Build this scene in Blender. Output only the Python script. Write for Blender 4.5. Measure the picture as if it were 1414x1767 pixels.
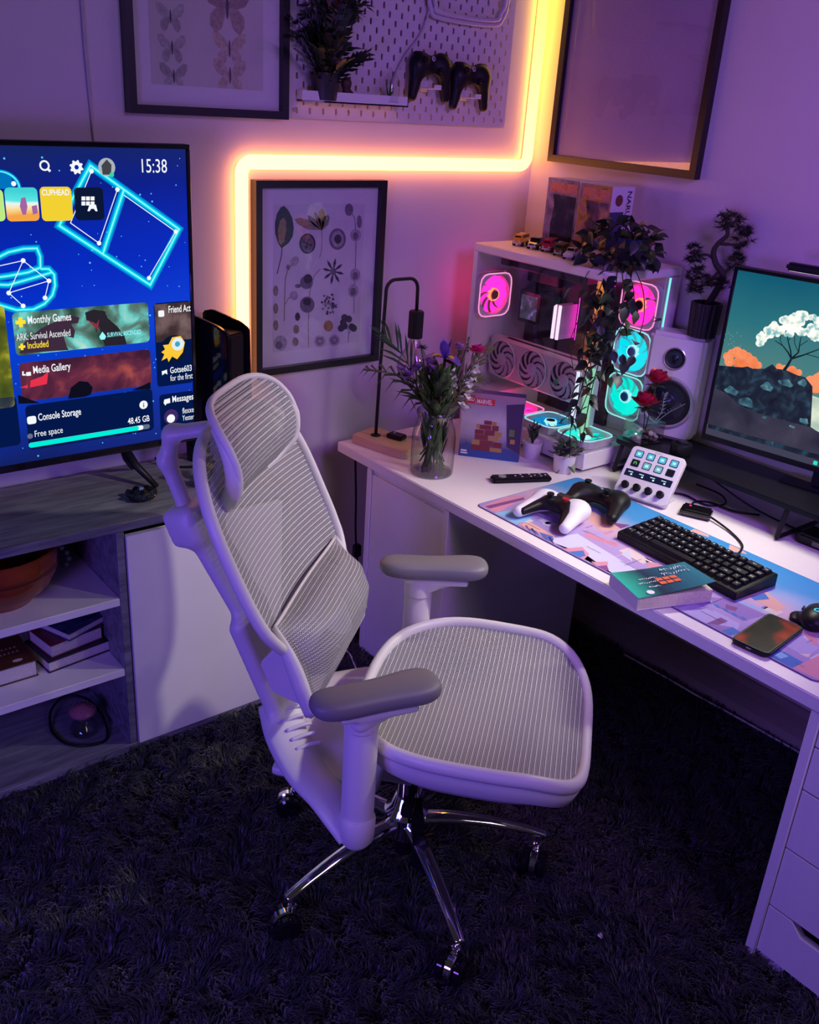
import bpy, bmesh, math, random
import numpy as np
from math import sin, cos, pi, radians, sqrt
from mathutils import Vector, Matrix, Euler
random.seed(7); np.random.seed(7)
for o in list(bpy.data.objects): bpy.data.objects.remove(o)
SC = bpy.context.scene; COL = SC.collection
# ------------------------------------------------------------------ camera
CAM_H = 1.844; FPX = 1630.2444533; CX, CY = 707.0, 883.5
YAW, PITCH, ROLL = radians(39.81943316), radians(23.8008522), radians(3.92338699)
fw = Vector((cos(PITCH)*sin(YAW), cos(PITCH)*cos(YAW), -sin(PITCH)))
rt = Vector((cos(YAW), -sin(YAW), 0)); up = rt.cross(fw)
rt2 = rt*cos(ROLL) + up*sin(ROLL); up2 = -rt*sin(ROLL) + up*cos(ROLL)
cd = bpy.data.cameras.new('camera'); cam = bpy.data.objects.new('camera', cd); COL.objects.link(cam)
cam.matrix_world = Matrix(((rt2.x, up2.x, -fw.x, 0), (rt2.y, up2.y, -fw.y, 0), (rt2.z, up2.z, -fw.z, CAM_H), (0, 0, 0, 1)))
cd.sensor_fit = 'HORIZONTAL'; cd.sensor_width = 36; cd.lens = FPX/1414*36; cd.clip_start = .02
SC.camera = cam
# ------------------------------------------------------------------ view, world, room lights and added fills
SC.view_settings.view_transform = 'Standard'; SC.view_settings.look = 'None'
SC.view_settings.gamma = 1; SC.view_settings.use_curve_mapping = False
SC.view_settings.exposure = 0.1
SC.cycles.transparent_max_bounces = 24; SC.cycles.max_bounces = 10
w = bpy.data.worlds.new('dim_room'); SC.world = w; w.use_nodes = True
bg = w.node_tree.nodes['Background']; bg.inputs[0].default_value = (.62, .50, .60, 1); bg.inputs[1].default_value = .03
def lamp(name, kind, loc, col, energy, size=.2, size_y=None, aim=None, spread=None):
    l = bpy.data.lights.new(name, kind); l.color = col; l.energy = energy
    if kind == 'AREA':
        l.size = size
        if size_y: l.shape = 'RECTANGLE'; l.size_y = size_y
        if spread: l.spread = spread
    else: l.shadow_soft_size = size
    o = bpy.data.objects.new(name, l); COL.objects.link(o); o.location = loc
    if aim is not None: o.rotation_euler = (Vector(aim)-Vector(loc)).to_track_quat('-Z', 'Y').to_euler()
    return o
# unseen violet fill added left of the camera
lamp('violet_fill_left', 'AREA', (-.85, .55, 1.15), (.32, .11, 1.0), 15, .45, aim=(1.4, 1.5, .45))
# dim neutral fill added behind the camera, no lamp seen
lamp('neutral_fill', 'AREA', (1.25, -.85, 2.45), (1.0, .88, .92), 7, .8, aim=(1.3, 1.6, .6))
lamp('violet_fill_wall', 'AREA', (1.55, -.05, 2.45), (.37, .07, 1.0), 11, .6, aim=(2.5, 1.3, 1.3), spread=radians(120))  # unseen violet fill added to wash the right wall
lamp('blue_fill_left', 'AREA', (-.75, 1.15, .95), (.09, .12, 1.0), 9, .4, aim=(.9, 1.2, .1))  # unseen blue fill added low on the left to tint the carpet
# warm white ceiling spot over the near end of the desk, pointing at the chair
sp = lamp('ceiling_spot_light', 'SPOT', (2.25, .35, 2.45), (1.0, .92, .80), 105, .05, aim=(1.35, 1.75, .75)); sp.data.spot_size = radians(37); sp.data.spot_blend = .7
# white screen bar on top of the monitor
lamp('screen_bar_light', 'AREA', (2.455, 1.25, 1.455), (1.0, .93, .78), 5.0, .034, .50, aim=(2.05, 1.45, .735), spread=radians(130))
WX, WY = 2.68, 2.645            # right wall, back wall
# ------------------------------------------------------------------ helpers
def ray(px, py):
    return rt2*((px-CX)/FPX) - up2*((py-CY)/FPX) + fw
CAMP = Vector((0, 0, CAM_H))
def hx(px, py, x): r = ray(px, py); return CAMP + r*(x/r.x)
def hy(px, py, y): r = ray(px, py); return CAMP + r*(y/r.y)
def hz(px, py, z): r = ray(px, py); return CAMP + r*((z-CAM_H)/r.z)
def hpl(px, py, p0, n): r = ray(px, py); return CAMP + r*((Vector(p0)-CAMP).dot(n)/r.dot(n))
MATS = {}
def mat(name, col=(.8, .8, .8), rough=.5, metal=0., bump=0, bscale=200, var=0, vscale=8, coat=0, emis=None, es=0, spec=.5, sheen=0, trans=0):
    if name in MATS: return MATS[name]
    m = bpy.data.materials.new(name); m.use_nodes = True; nt = m.node_tree; b = nt.nodes['Principled BSDF']
    b.inputs['Base Color'].default_value = (*col, 1); b.inputs['Roughness'].default_value = rough; b.inputs['Metallic'].default_value = metal
    b.inputs['Coat Weight'].default_value = coat; b.inputs['Specular IOR Level'].default_value = spec
    b.inputs['Sheen Weight'].default_value = sheen
    if trans: b.inputs['Transmission Weight'].default_value = trans
    if emis: b.inputs['Emission Color'].default_value = (*emis, 1); b.inputs['Emission Strength'].default_value = es
    if bump or var:
        tc = nt.nodes.new('ShaderNodeTexCoord')
    if bump:
        n = nt.nodes.new('ShaderNodeTexNoise'); n.inputs['Scale'].default_value = bscale; n.inputs['Detail'].default_value = 3
        bp = nt.nodes.new('ShaderNodeBump'); bp.inputs['Strength'].default_value = bump; bp.inputs['Distance'].default_value = .002
        nt.links.new(tc.outputs['Object'], n.inputs['Vector']); nt.links.new(n.outputs['Fac'], bp.inputs['Height']); nt.links.new(bp.outputs['Normal'], b.inputs['Normal'])
    if var:
        n = nt.nodes.new('ShaderNodeTexNoise'); n.inputs['Scale'].default_value = vscale; n.inputs['Detail'].default_value = 5
        r = nt.nodes.new('ShaderNodeValToRGB'); r.color_ramp.elements[0].position = .3; r.color_ramp.elements[1].position = .7
        r.color_ramp.elements[0].color = (*[max(0, c*(1-var)) for c in col], 1); r.color_ramp.elements[1].color = (*[min(1, c*(1+var)) for c in col], 1)
        nt.links.new(tc.outputs['Object'], n.inputs['Vector']); nt.links.new(n.outputs['Fac'], r.inputs['Fac']); nt.links.new(r.outputs['Color'], b.inputs['Base Color'])
    MATS[name] = m; return m
def emit(name, col, s=1.0):
    if name in MATS: return MATS[name]
    m = bpy.data.materials.new(name); m.use_nodes = True; nt = m.node_tree; nt.nodes.clear()
    e = nt.nodes.new('ShaderNodeEmission'); e.inputs[0].default_value = (*col, 1); e.inputs[1].default_value = s
    o = nt.nodes.new('ShaderNodeOutputMaterial'); nt.links.new(e.outputs[0], o.inputs[0]); MATS[name] = m; return m
def pane(name, tint=(1, 1, 1), ior=1.45, rough=.0, extra=0., edge=0.):
    """thin glass: straight-through view plus a Schlick mirror that is the same from both sides"""
    if name in MATS: return MATS[name]
    m = bpy.data.materials.new(name); m.use_nodes = True; nt = m.node_tree; nt.nodes.clear(); N = nt.nodes.new; L = nt.links.new
    t = N('ShaderNodeBsdfTransparent'); t.inputs[0].default_value = (*tint, 1); g = N('ShaderNodeBsdfGlossy'); g.inputs['Roughness'].default_value = rough
    ge = N('ShaderNodeNewGeometry'); d = N('ShaderNodeVectorMath'); d.operation = 'DOT_PRODUCT'; L(ge.outputs['Incoming'], d.inputs[0]); L(ge.outputs['Normal'], d.inputs[1])
    def mth(op, a, b=None):
        n = N('ShaderNodeMath'); n.operation = op; n.use_clamp = op in ('ADD', 'MULTIPLY_ADD')
        for i, v in enumerate((a, b)):
            if v is None: continue
            if isinstance(v, (int, float)): n.inputs[i].default_value = v
            else: L(v, n.inputs[i])
        return n.outputs[0]
    f0 = ((ior-1)/(ior+1))**2; c = mth('ABSOLUTE', d.outputs['Value']); s = mth('POWER', mth('SUBTRACT', 1.0, c), 5.0); fac = mth('ADD', mth('MULTIPLY', s, .85*(1-f0)), f0+extra)
    if edge:      # longer way through the wall of a round vessel near its outline
        vm = N('ShaderNodeVectorMath'); vm.operation = 'SCALE'; vm.inputs[0].default_value = tint; L(mth('SUBTRACT', 1.0, mth('MULTIPLY', mth('POWER', mth('SUBTRACT', 1.0, c), 2.5), edge)), vm.inputs['Scale']); L(vm.outputs[0], t.inputs[0])
    mx = N('ShaderNodeMixShader'); o = N('ShaderNodeOutputMaterial'); L(fac, mx.inputs[0]); L(t.outputs[0], mx.inputs[1]); L(g.outputs[0], mx.inputs[2]); L(mx.outputs[0], o.inputs[0])
    MATS[name] = m; return m
def set_ramp(cr, stops):
    while len(cr.elements) < len(stops): cr.elements.new(.5)
    for i, (p, c) in enumerate(stops): cr.elements[i].position = p
    for i, (p, c) in enumerate(stops): cr.elements[i].color = (*c, 1)
def ramp_mat(name, stops, scale=6, kind='NOISE', emis=1.0, detail=4, dist=0, axis=None, rough=.5, space='Object', lo=0., hi=1.):
    """procedural picture: noise (or an axis gradient with noise) through a colour ramp; emis>0 for screens, 0 for printed card"""
    if name in MATS: return MATS[name]
    m = bpy.data.materials.new(name); m.use_nodes = True; nt = m.node_tree; L = nt.links.new; b = nt.nodes['Principled BSDF']
    tc = nt.nodes.new('ShaderNodeTexCoord'); n = nt.nodes.new('ShaderNodeTexNoise'); n.inputs['Scale'].default_value = scale; n.inputs['Detail'].default_value = detail; n.inputs['Distortion'].default_value = dist
    L(tc.outputs[space], n.inputs['Vector']); f = n.outputs['Fac']
    if axis:
        s = nt.nodes.new('ShaderNodeSeparateXYZ'); L(tc.outputs[space], s.inputs[0])
        mr = nt.nodes.new('ShaderNodeMapRange'); mr.inputs['From Min'].default_value = lo; mr.inputs['From Max'].default_value = hi; L(s.outputs[axis], mr.inputs['Value'])
        a = nt.nodes.new('ShaderNodeMath'); a.operation = 'MULTIPLY_ADD'; L(n.outputs['Fac'], a.inputs[0]); a.inputs[1].default_value = .3; a.inputs[2].default_value = -.15
        a2 = nt.nodes.new('ShaderNodeMath'); L(a.outputs[0], a2.inputs[0]); L(mr.outputs[0], a2.inputs[1]); f = a2.outputs[0]
    r = nt.nodes.new('ShaderNodeValToRGB'); cr = r.color_ramp
    set_ramp(cr, stops)
    L(f, r.inputs['Fac'])
    if emis:
        b.inputs['Base Color'].default_value = (.004, .004, .004, 1); b.inputs['Roughness'].default_value = .25; b.inputs['Specular IOR Level'].default_value = .1
        L(r.outputs['Color'], b.inputs['Emission Color']); b.inputs['Emission Strength'].default_value = emis
    else:
        L(r.outputs['Color'], b.inputs['Base Color']); b.inputs['Roughness'].default_value = rough
    MATS[name] = m; return m
def tag(o, label, cat, group=None):
    o['label'] = label; o['category'] = cat
    if group: o['group'] = group
    return o
def thing(name, label, cat, loc=(0, 0, 0), rz=0, group=None):
    o = bpy.data.objects.new(name, None); COL.objects.link(o); o.location = loc; o.rotation_euler = (0, 0, rz); o.empty_display_size = .05
    return tag(o, label, cat, group)
def rootmat(o):
    m = Matrix.Identity(4)
    while o is not None:
        m = Matrix.LocRotScale(o.location, o.rotation_euler, o.scale) @ m; o = o.parent
    return m
def mk(name, V, F, m, parent=None, smooth=False, world=False, uv=None, loc=None, rot=None):
    me = bpy.data.meshes.new(name)
    if world and parent is not None:
        im = rootmat(parent).inverted(); V = [im @ Vector(v) for v in V]
    me.from_pydata([tuple(v) for v in V], [], [tuple(f) for f in F]); me.update()
    if uv is not None:
        ul = me.uv_layers.new(name='UVMap'); li = np.zeros(len(me.loops), int); me.loops.foreach_get('vertex_index', li)
        ul.data.foreach_set('uv', np.asarray(uv, float)[li].ravel())
    if smooth: me.polygons.foreach_set('use_smooth', [True]*len(me.polygons))
    return place(name, me, m, parent, loc, rot)
def place(name, me, m, parent=None, loc=None, rot=None):
    o = bpy.data.objects.new(name, me); COL.objects.link(o)
    if m is not None and len(me.materials) == 0: me.materials.append(m)
    o.parent = parent
    if loc is not None: o.location = loc
    if rot is not None: o.rotation_euler = rot
    return o
def dup(o, parent, loc, rot=None, scale=None):
    c = o.copy(); COL.objects.link(c); c.parent = parent; c.location = loc
    if rot is not None: c.rotation_euler = rot
    if scale is not None: c.scale = scale
    return c
def from_bm(name, bm, m, parent=None, smooth=False, auto=None, loc=None, rot=None):
    me = bpy.data.meshes.new(name); bm.to_mesh(me); bm.free()
    if smooth: me.polygons.foreach_set('use_smooth', [True]*len(me.polygons))
    if auto: me.set_sharp_from_angle(angle=radians(auto))
    return place(name, me, m, parent, loc, rot)
def boxes(name, lst, m, parent=None, bevel=0, seg=2, loc=None, rot=None, smooth=None):
    """one mesh of axis-aligned boxes given as (x0,x1,y0,y1,z0,z1)"""
    bm = bmesh.new()
    for b in lst:
        x0, x1, y0, y1, z0, z1 = b
        v = [bm.verts.new(p) for p in ((x0, y0, z0), (x1, y0, z0), (x1, y1, z0), (x0, y1, z0), (x0, y0, z1), (x1, y0, z1), (x1, y1, z1), (x0, y1, z1))]
        for f in ((3, 2, 1, 0), (4, 5, 6, 7), (0, 1, 5, 4), (1, 2, 6, 5), (2, 3, 7, 6), (3, 0, 4, 7)): bm.faces.new([v[i] for i in f])
    if bevel: bmesh.ops.bevel(bm, geom=bm.edges[:], offset=bevel, segments=seg, affect='EDGES', clamp_overlap=True)
    return from_bm(name, bm, m, parent, smooth=bool(bevel), auto=40 if bevel else None, loc=loc, rot=rot)
def lathe(name, prof, m, parent=None, n=28, loc=None, rot=None, smooth=True, auto=35, cap=True):
    V = []; F = []
    for r, z in prof:
        for i in range(n): a = 2*pi*i/n; V.append((r*cos(a), r*sin(a), z))
    k = len(prof)
    for j in range(k-1):
        for i in range(n): i2 = (i+1) % n; F.append((j*n+i, j*n+i2, (j+1)*n+i2, (j+1)*n+i))
    if cap:
        if prof[0][0] > 1e-6: F.append(tuple(range(n-1, -1, -1)))
        if prof[-1][0] > 1e-6: F.append(tuple((k-1)*n+i for i in range(n)))
    o = mk(name, V, F, m, parent, smooth, loc=loc, rot=rot)
    if smooth and auto: o.data.set_sharp_from_angle(angle=radians(auto))
    return o
def smooth_path(pts, per=8, closed=False):
    P = [Vector(p) for p in pts]; n = len(P); out = []
    rng = n if closed else n-1
    for i in range(rng):
        if closed: p0, p1, p2, p3 = P[i-1], P[i], P[(i+1) % n], P[(i+2) % n]
        else: p0, p1, p2, p3 = P[max(i-1, 0)], P[i], P[i+1], P[min(i+2, n-1)]
        for j in range(per):
            t = j/per
            out.append(.5*((2*p1)+(-p0+p2)*t+(2*p0-5*p1+4*p2-p3)*t*t+(-p0+3*p1-3*p2+p3)*t**3))
    if not closed: out.append(P[-1])
    return out
def tube_vf(pts, rad, n=8, closed=False, flat=1.0, upv=None, caps=True):
    P = [Vector(p) for p in pts]; k = len(P); V = []; F = []
    T = [(P[(i+1) % k]-P[i-1] if closed else P[min(i+1, k-1)]-P[max(i-1, 0)]).normalized() for i in range(k)]
    u = Vector(upv) if upv else (Vector((0, 0, 1)) if abs(T[0].z) < .9 else Vector((1, 0, 0)))
    a = (u-T[0]*u.dot(T[0])).normalized()
    for i in range(k):
        if upv: u = Vector(upv); a = u-T[i]*u.dot(T[i]); a = a.normalized() if a.length > 1e-4 else T[i].orthogonal().normalized()
        else: a = (a-T[i]*a.dot(T[i])).normalized()
        b = T[i].cross(a); r = rad[i] if hasattr(rad, '__len__') else rad
        for j in range(n):
            t = 2*pi*j/n; V.append(P[i]+(a*cos(t)*flat+b*sin(t))*r)
    for i in range(k if closed else k-1):
        i2 = (i+1) % k
        for j in range(n): j2 = (j+1) % n; F.append((i*n+j, i*n+j2, i2*n+j2, i2*n+j))
    if not closed and caps: F.append(tuple(range(n-1, -1, -1))); F.append(tuple((k-1)*n+j for j in range(n)))
    return V, F
def tube(name, pts, rad, m, parent=None, n=8, closed=False, sm=0, flat=1.0, upv=None, world=False, loc=None):
    if sm: pts = smooth_path(pts, sm, closed)
    V, F = tube_vf(pts, rad, n, closed, flat, upv)
    return mk(name, V, F, m, parent, True, world, loc=loc)
class Acc:
    """gathers geometry for one mesh"""
    def __init__(s): s.V = []; s.F = []
    def add(s, V, F): k = len(s.V); s.V += [tuple(v) for v in V]; s.F += [tuple(i+k for i in f) for f in F]; return s
    def tube(s, pts, r, n=6, **k): return s.add(*tube_vf(pts, r, n, **k))
    def out(s, name, m, parent=None, smooth=True, world=False): return mk(name, s.V, s.F, m, parent, smooth, world)
def prism(name, poly, z0, z1, m, parent=None, axes='xyz', loc=None, rot=None, bevel=0, world=False):
    """extrude a 2-D polygon; axes gives which world axis the (u, v, depth) are"""
    bm = bmesh.new(); ix = ['xyz'.index(a) for a in axes]
    def P(u, v, d): p = [0, 0, 0]; p[ix[0]] = u; p[ix[1]] = v; p[ix[2]] = d; return p
    a = [bm.verts.new(P(u, v, z0)) for u, v in poly]; b = [bm.verts.new(P(u, v, z1)) for u, v in poly]; n = len(poly)
    bm.faces.new(a); bm.faces.new(b[::-1])
    for i in range(n): bm.faces.new((a[i], b[i], b[(i+1) % n], a[(i+1) % n]))
    bmesh.ops.recalc_face_normals(bm, faces=bm.faces)
    if bevel: bmesh.ops.bevel(bm, geom=bm.edges[:], offset=bevel, segments=2, affect='EDGES', clamp_overlap=True)
    if world and parent is not None: bm.transform(rootmat(parent).inverted())
    return from_bm(name, bm, m, parent, smooth=bool(bevel), auto=40 if bevel else None, loc=loc, rot=rot)
def rrect(x0, x1, y0, y1, r, n=5):
    P = []
    for cx, cy, a0 in ((x1-r, y1-r, 0), (x0+r, y1-r, 90), (x0+r, y0+r, 180), (x1-r, y0+r, 270)):
        for i in range(n+1): a = radians(a0+90*i/n); P.append((cx+r*cos(a), cy+r*sin(a)))
    return P
# --- signed-distance shapes turned into one continuous surface
def d_ell(c, r, rz=0):
    def f(X, Y, Z):
        x, y, z = X-c[0], Y-c[1], Z-c[2]
        if rz: x, y = x*cos(rz)+y*sin(rz), -x*sin(rz)+y*cos(rz)
        k0 = np.sqrt((x/r[0])**2+(y/r[1])**2+(z/r[2])**2); k1 = np.sqrt((x/r[0]**2)**2+(y/r[1]**2)**2+(z/r[2]**2)**2)+1e-9
        return k0*(k0-1)/k1
    return f
def d_cap(a, b, ra, rb, sc=(1, 1, 1)):
    a = np.array(a, float); b = np.array(b, float); ba = (b-a)/np.array(sc)
    def f(X, Y, Z):
        x, y, z = (X-a[0])/sc[0], (Y-a[1])/sc[1], (Z-a[2])/sc[2]; h = np.clip((x*ba[0]+y*ba[1]+z*ba[2])/(ba@ba), 0, 1)
        return (np.sqrt((x-ba[0]*h)**2+(y-ba[1]*h)**2+(z-ba[2]*h)**2)-(ra+(rb-ra)*h))*min(sc)
    return f
def d_box(c, h, r, M=None):
    def f(X, Y, Z):
        x, y, z = X-c[0], Y-c[1], Z-c[2]
        if M is not None: x, y, z = (M[0][0]*x+M[1][0]*y+M[2][0]*z, M[0][1]*x+M[1][1]*y+M[2][1]*z, M[0][2]*x+M[1][2]*y+M[2][2]*z)
        qx, qy, qz = np.abs(x)-h[0]+r, np.abs(y)-h[1]+r, np.abs(z)-h[2]+r
        return np.sqrt(np.maximum(qx, 0)**2+np.maximum(qy, 0)**2+np.maximum(qz, 0)**2)+np.minimum(np.maximum(qx, np.maximum(qy, qz)), 0)-r
    return f
def d_union(fs, k=.01):
    def f(X, Y, Z):
        d = fs[0](X, Y, Z)
        for g in fs[1:]:
            e = g(X, Y, Z); h = np.clip(.5+.5*(e-d)/k, 0, 1); d = e*(1-h)+d*h-k*h*(1-h)
        return d
    return f
def d_cut(a, b): return lambda X, Y, Z: np.maximum(a(X, Y, Z), -b(X, Y, Z))
def nets(name, f, lo, hi, h, m, parent=None, loc=None, rot=None):
    lo = np.array(lo, float); n = (np.ceil((np.array(hi)-lo)/h)+1).astype(int)
    X, Y, Z = np.meshgrid(*(lo[i]+h*np.arange(n[i]) for i in range(3)), indexing='ij'); D = f(X, Y, Z); S = D < 0
    cnt = np.zeros(n-1); acc = np.zeros((*(n-1), 3)); I = np.stack(np.meshgrid(*(np.arange(k) for k in n), indexing='ij'), -1).astype(float); faces = []
    sl = lambda ax, s: tuple(s if i == ax else slice(None) for i in range(3))
    crosses = []
    for ax in range(3):
        a, b = D[sl(ax, slice(0, -1))], D[sl(ax, slice(1, None))]; cr = (a < 0) != (b < 0)
        t = np.where(cr, a/(a-b+1e-12), 0); p = I[sl(ax, slice(0, -1))].copy(); p[..., ax] += t; o1, o2 = [i for i in range(3) if i != ax]
        for u in (0, 1):
            for v in (0, 1):
                s = [slice(None)]*3; s[o1] = slice(u, u+n[o1]-1); s[o2] = slice(v, v+n[o2]-1); s = tuple(s)
                cnt += cr[s]; acc += p[s]*cr[s][..., None]
        crosses.append((cr, a < 0))
    ids = -np.ones(n-1, int); on = cnt > 0; ids[on] = np.arange(on.sum()); V = lo+h*acc[on]/cnt[on][:, None]
    for ax in range(3):
        cr, neg = crosses[ax]; o1, o2 = (ax+1) % 3, (ax+2) % 3
        idx = np.argwhere(cr); ok = (idx[:, o1] > 0) & (idx[:, o2] > 0) & (idx[:, o1] < n[o1]-1) & (idx[:, o2] < n[o2]-1); idx = idx[ok]
        q = []
        for u, v in ((1, 1), (0, 1), (0, 0), (1, 0)):
            j = idx.copy(); j[:, o1] -= u; j[:, o2] -= v; q.append(ids[j[:, 0], j[:, 1], j[:, 2]])
        q = np.stack(q, 1); fl = ~neg[idx[:, 0], idx[:, 1], idx[:, 2]]; q[fl] = q[fl][:, ::-1]; faces.append(q)
    return mk(name, V.tolist(), np.concatenate(faces).tolist(), m, parent, True, loc=loc, rot=rot)
# --- flat print on a plane
class Board:
    def __init__(s, p0, ex, ey, root, gap=.0004):
        s.p = Vector(p0); s.ex = Vector(ex).normalized(); s.ey = Vector(ey).normalized(); s.n = s.ex.cross(s.ey); s.root = root; s.gap = gap; s.k = 0
    def px(s, x, y):
        q = hpl(x, y, s.p, s.n)-s.p; return (q.dot(s.ex), q.dot(s.ey))
    def W(s, uv, layer): return s.p+s.ex*uv[0]+s.ey*uv[1]+s.n*(s.gap*layer)
    def poly(s, name, P, m, layer=1, parent=None):
        V = [s.W(p, layer) for p in P]; a = sum(P[i-1][0]*P[i][1]-P[i][0]*P[i-1][1] for i in range(len(P)))
        F = [tuple(range(len(P))) if a > 0 else tuple(range(len(P)-1, -1, -1))]
        return mk(name, V, F, m, parent or s.root, world=True)
    def polys(s, name, L, m, layer=1, parent=None):
        A = Acc()
        for i, P in enumerate(L):
            a = sum(P[i-1][0]*P[i][1]-P[i][0]*P[i-1][1] for i in range(len(P)))
            A.add([s.W(p, layer+.02*i) for p in P], [tuple(range(len(P))) if a > 0 else tuple(range(len(P)-1, -1, -1))])
        return A.out(name, m, parent or s.root, False, True)
    def disc(s, name, c, r, m, layer=1, parent=None, n=20, ry=None, rot=0):
        ry = ry or r; P = []
        for i in range(n):
            a = 2*pi*i/n; x, y = r*cos(a), ry*sin(a); P.append((c[0]+x*cos(rot)-y*sin(rot), c[1]+x*sin(rot)+y*cos(rot)))
        return s.poly(name, P, m, layer, parent)
    def circ(s, c, r, n=14, ry=None):
        ry = ry or r; return [(c[0]+r*cos(2*pi*i/n), c[1]+ry*sin(2*pi*i/n)) for i in range(n)]
    def ribbon(s, name, P, wd, m, layer=1, parent=None, closed=False):
        V = []; F = []; k = len(P)
        for i, p in enumerate(P):
            a = Vector(P[i-1] if (closed or i > 0) else P[i]); b = Vector(P[(i+1) % k] if (closed or i < k-1) else P[i]); p = Vector(p)
            d0 = (p-a).normalized() if (p-a).length > 0 else (b-p).normalized(); d1 = (b-p).normalized() if (b-p).length > 0 else d0
            t = (d0+d1); t = t.normalized() if t.length > 1e-6 else d0; nn = Vector((-t.y, t.x)); c = max(.35, nn.dot(Vector((-d0.y, d0.x))))
            ww = (wd[i] if hasattr(wd, '__len__') else wd)/2/c
            V += [s.W(p+nn*ww, layer), s.W(p-nn*ww, layer)]
        for i in range(k if closed else k-1): j = (i+1) % k; F.append((2*i, 2*i+1, 2*j+1, 2*j))
        return mk(name, V, F, m, parent or s.root, world=True)
    def text(s, txt, c, size, m, layer=2, parent=None, align='LEFT', name='lettering', rot=0, sx=1, bold=0., fit=None):
        me = text_mesh(txt, align, bold)
        if fit: sx = fit/max(1e-4, max(v.co.x for v in me.vertices)-min(v.co.x for v in me.vertices))/size
        ca, sa = cos(rot), sin(rot); V = []
        for v in me.vertices:
            x, y = v.co.x*size*sx, v.co.y*size; V.append(s.W((c[0]+x*ca-y*sa, c[1]+x*sa+y*ca), layer))
        return mk(name, V, [tuple(p.vertices) for p in me.polygons], m, parent or s.root, world=True)
TXT = {}
def text_mesh(txt, align='LEFT', bold=0.):
    k = (txt, align, bold)
    if k not in TXT:
        cu = bpy.data.curves.new('t', 'FONT'); cu.body = txt; cu.align_x = align; cu.size = 1; cu.resolution_u = 3; cu.offset = bold
        ob = bpy.data.objects.new('t', cu); COL.objects.link(ob); dg = bpy.context.evaluated_depsgraph_get()
        TXT[k] = bpy.data.meshes.new_from_object(ob.evaluated_get(dg)); bpy.data.objects.remove(ob); bpy.data.curves.remove(cu)
    return TXT[k]
def struct(o): o['kind'] = 'structure'; return o
# ------------------------------------------------------------------ common materials
WHITE = mat('white_plastic', (.74, .72, .70), .38, bump=.02)
LAM = mat('white_laminate', (.80, .77, .76), .32, var=.02)
BLACK = mat('black_plastic', (.008, .008, .010), .40, spec=.22)
BLACKG = mat('black_gloss', (.006, .006, .008), .08)
BLACKM = mat('black_matte_metal', (.010, .010, .012), .5, spec=.3)
CHROME = mat('chrome', (.86, .86, .88), .07, 1.0)
RUBBER = mat('rubber', (.01, .01, .011), .6)
WALLM = mat('wall_paint', (.62, .575, .58), .75, bump=.06, bscale=260, var=.03, vscale=3)
GREYWOOD = None
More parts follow.
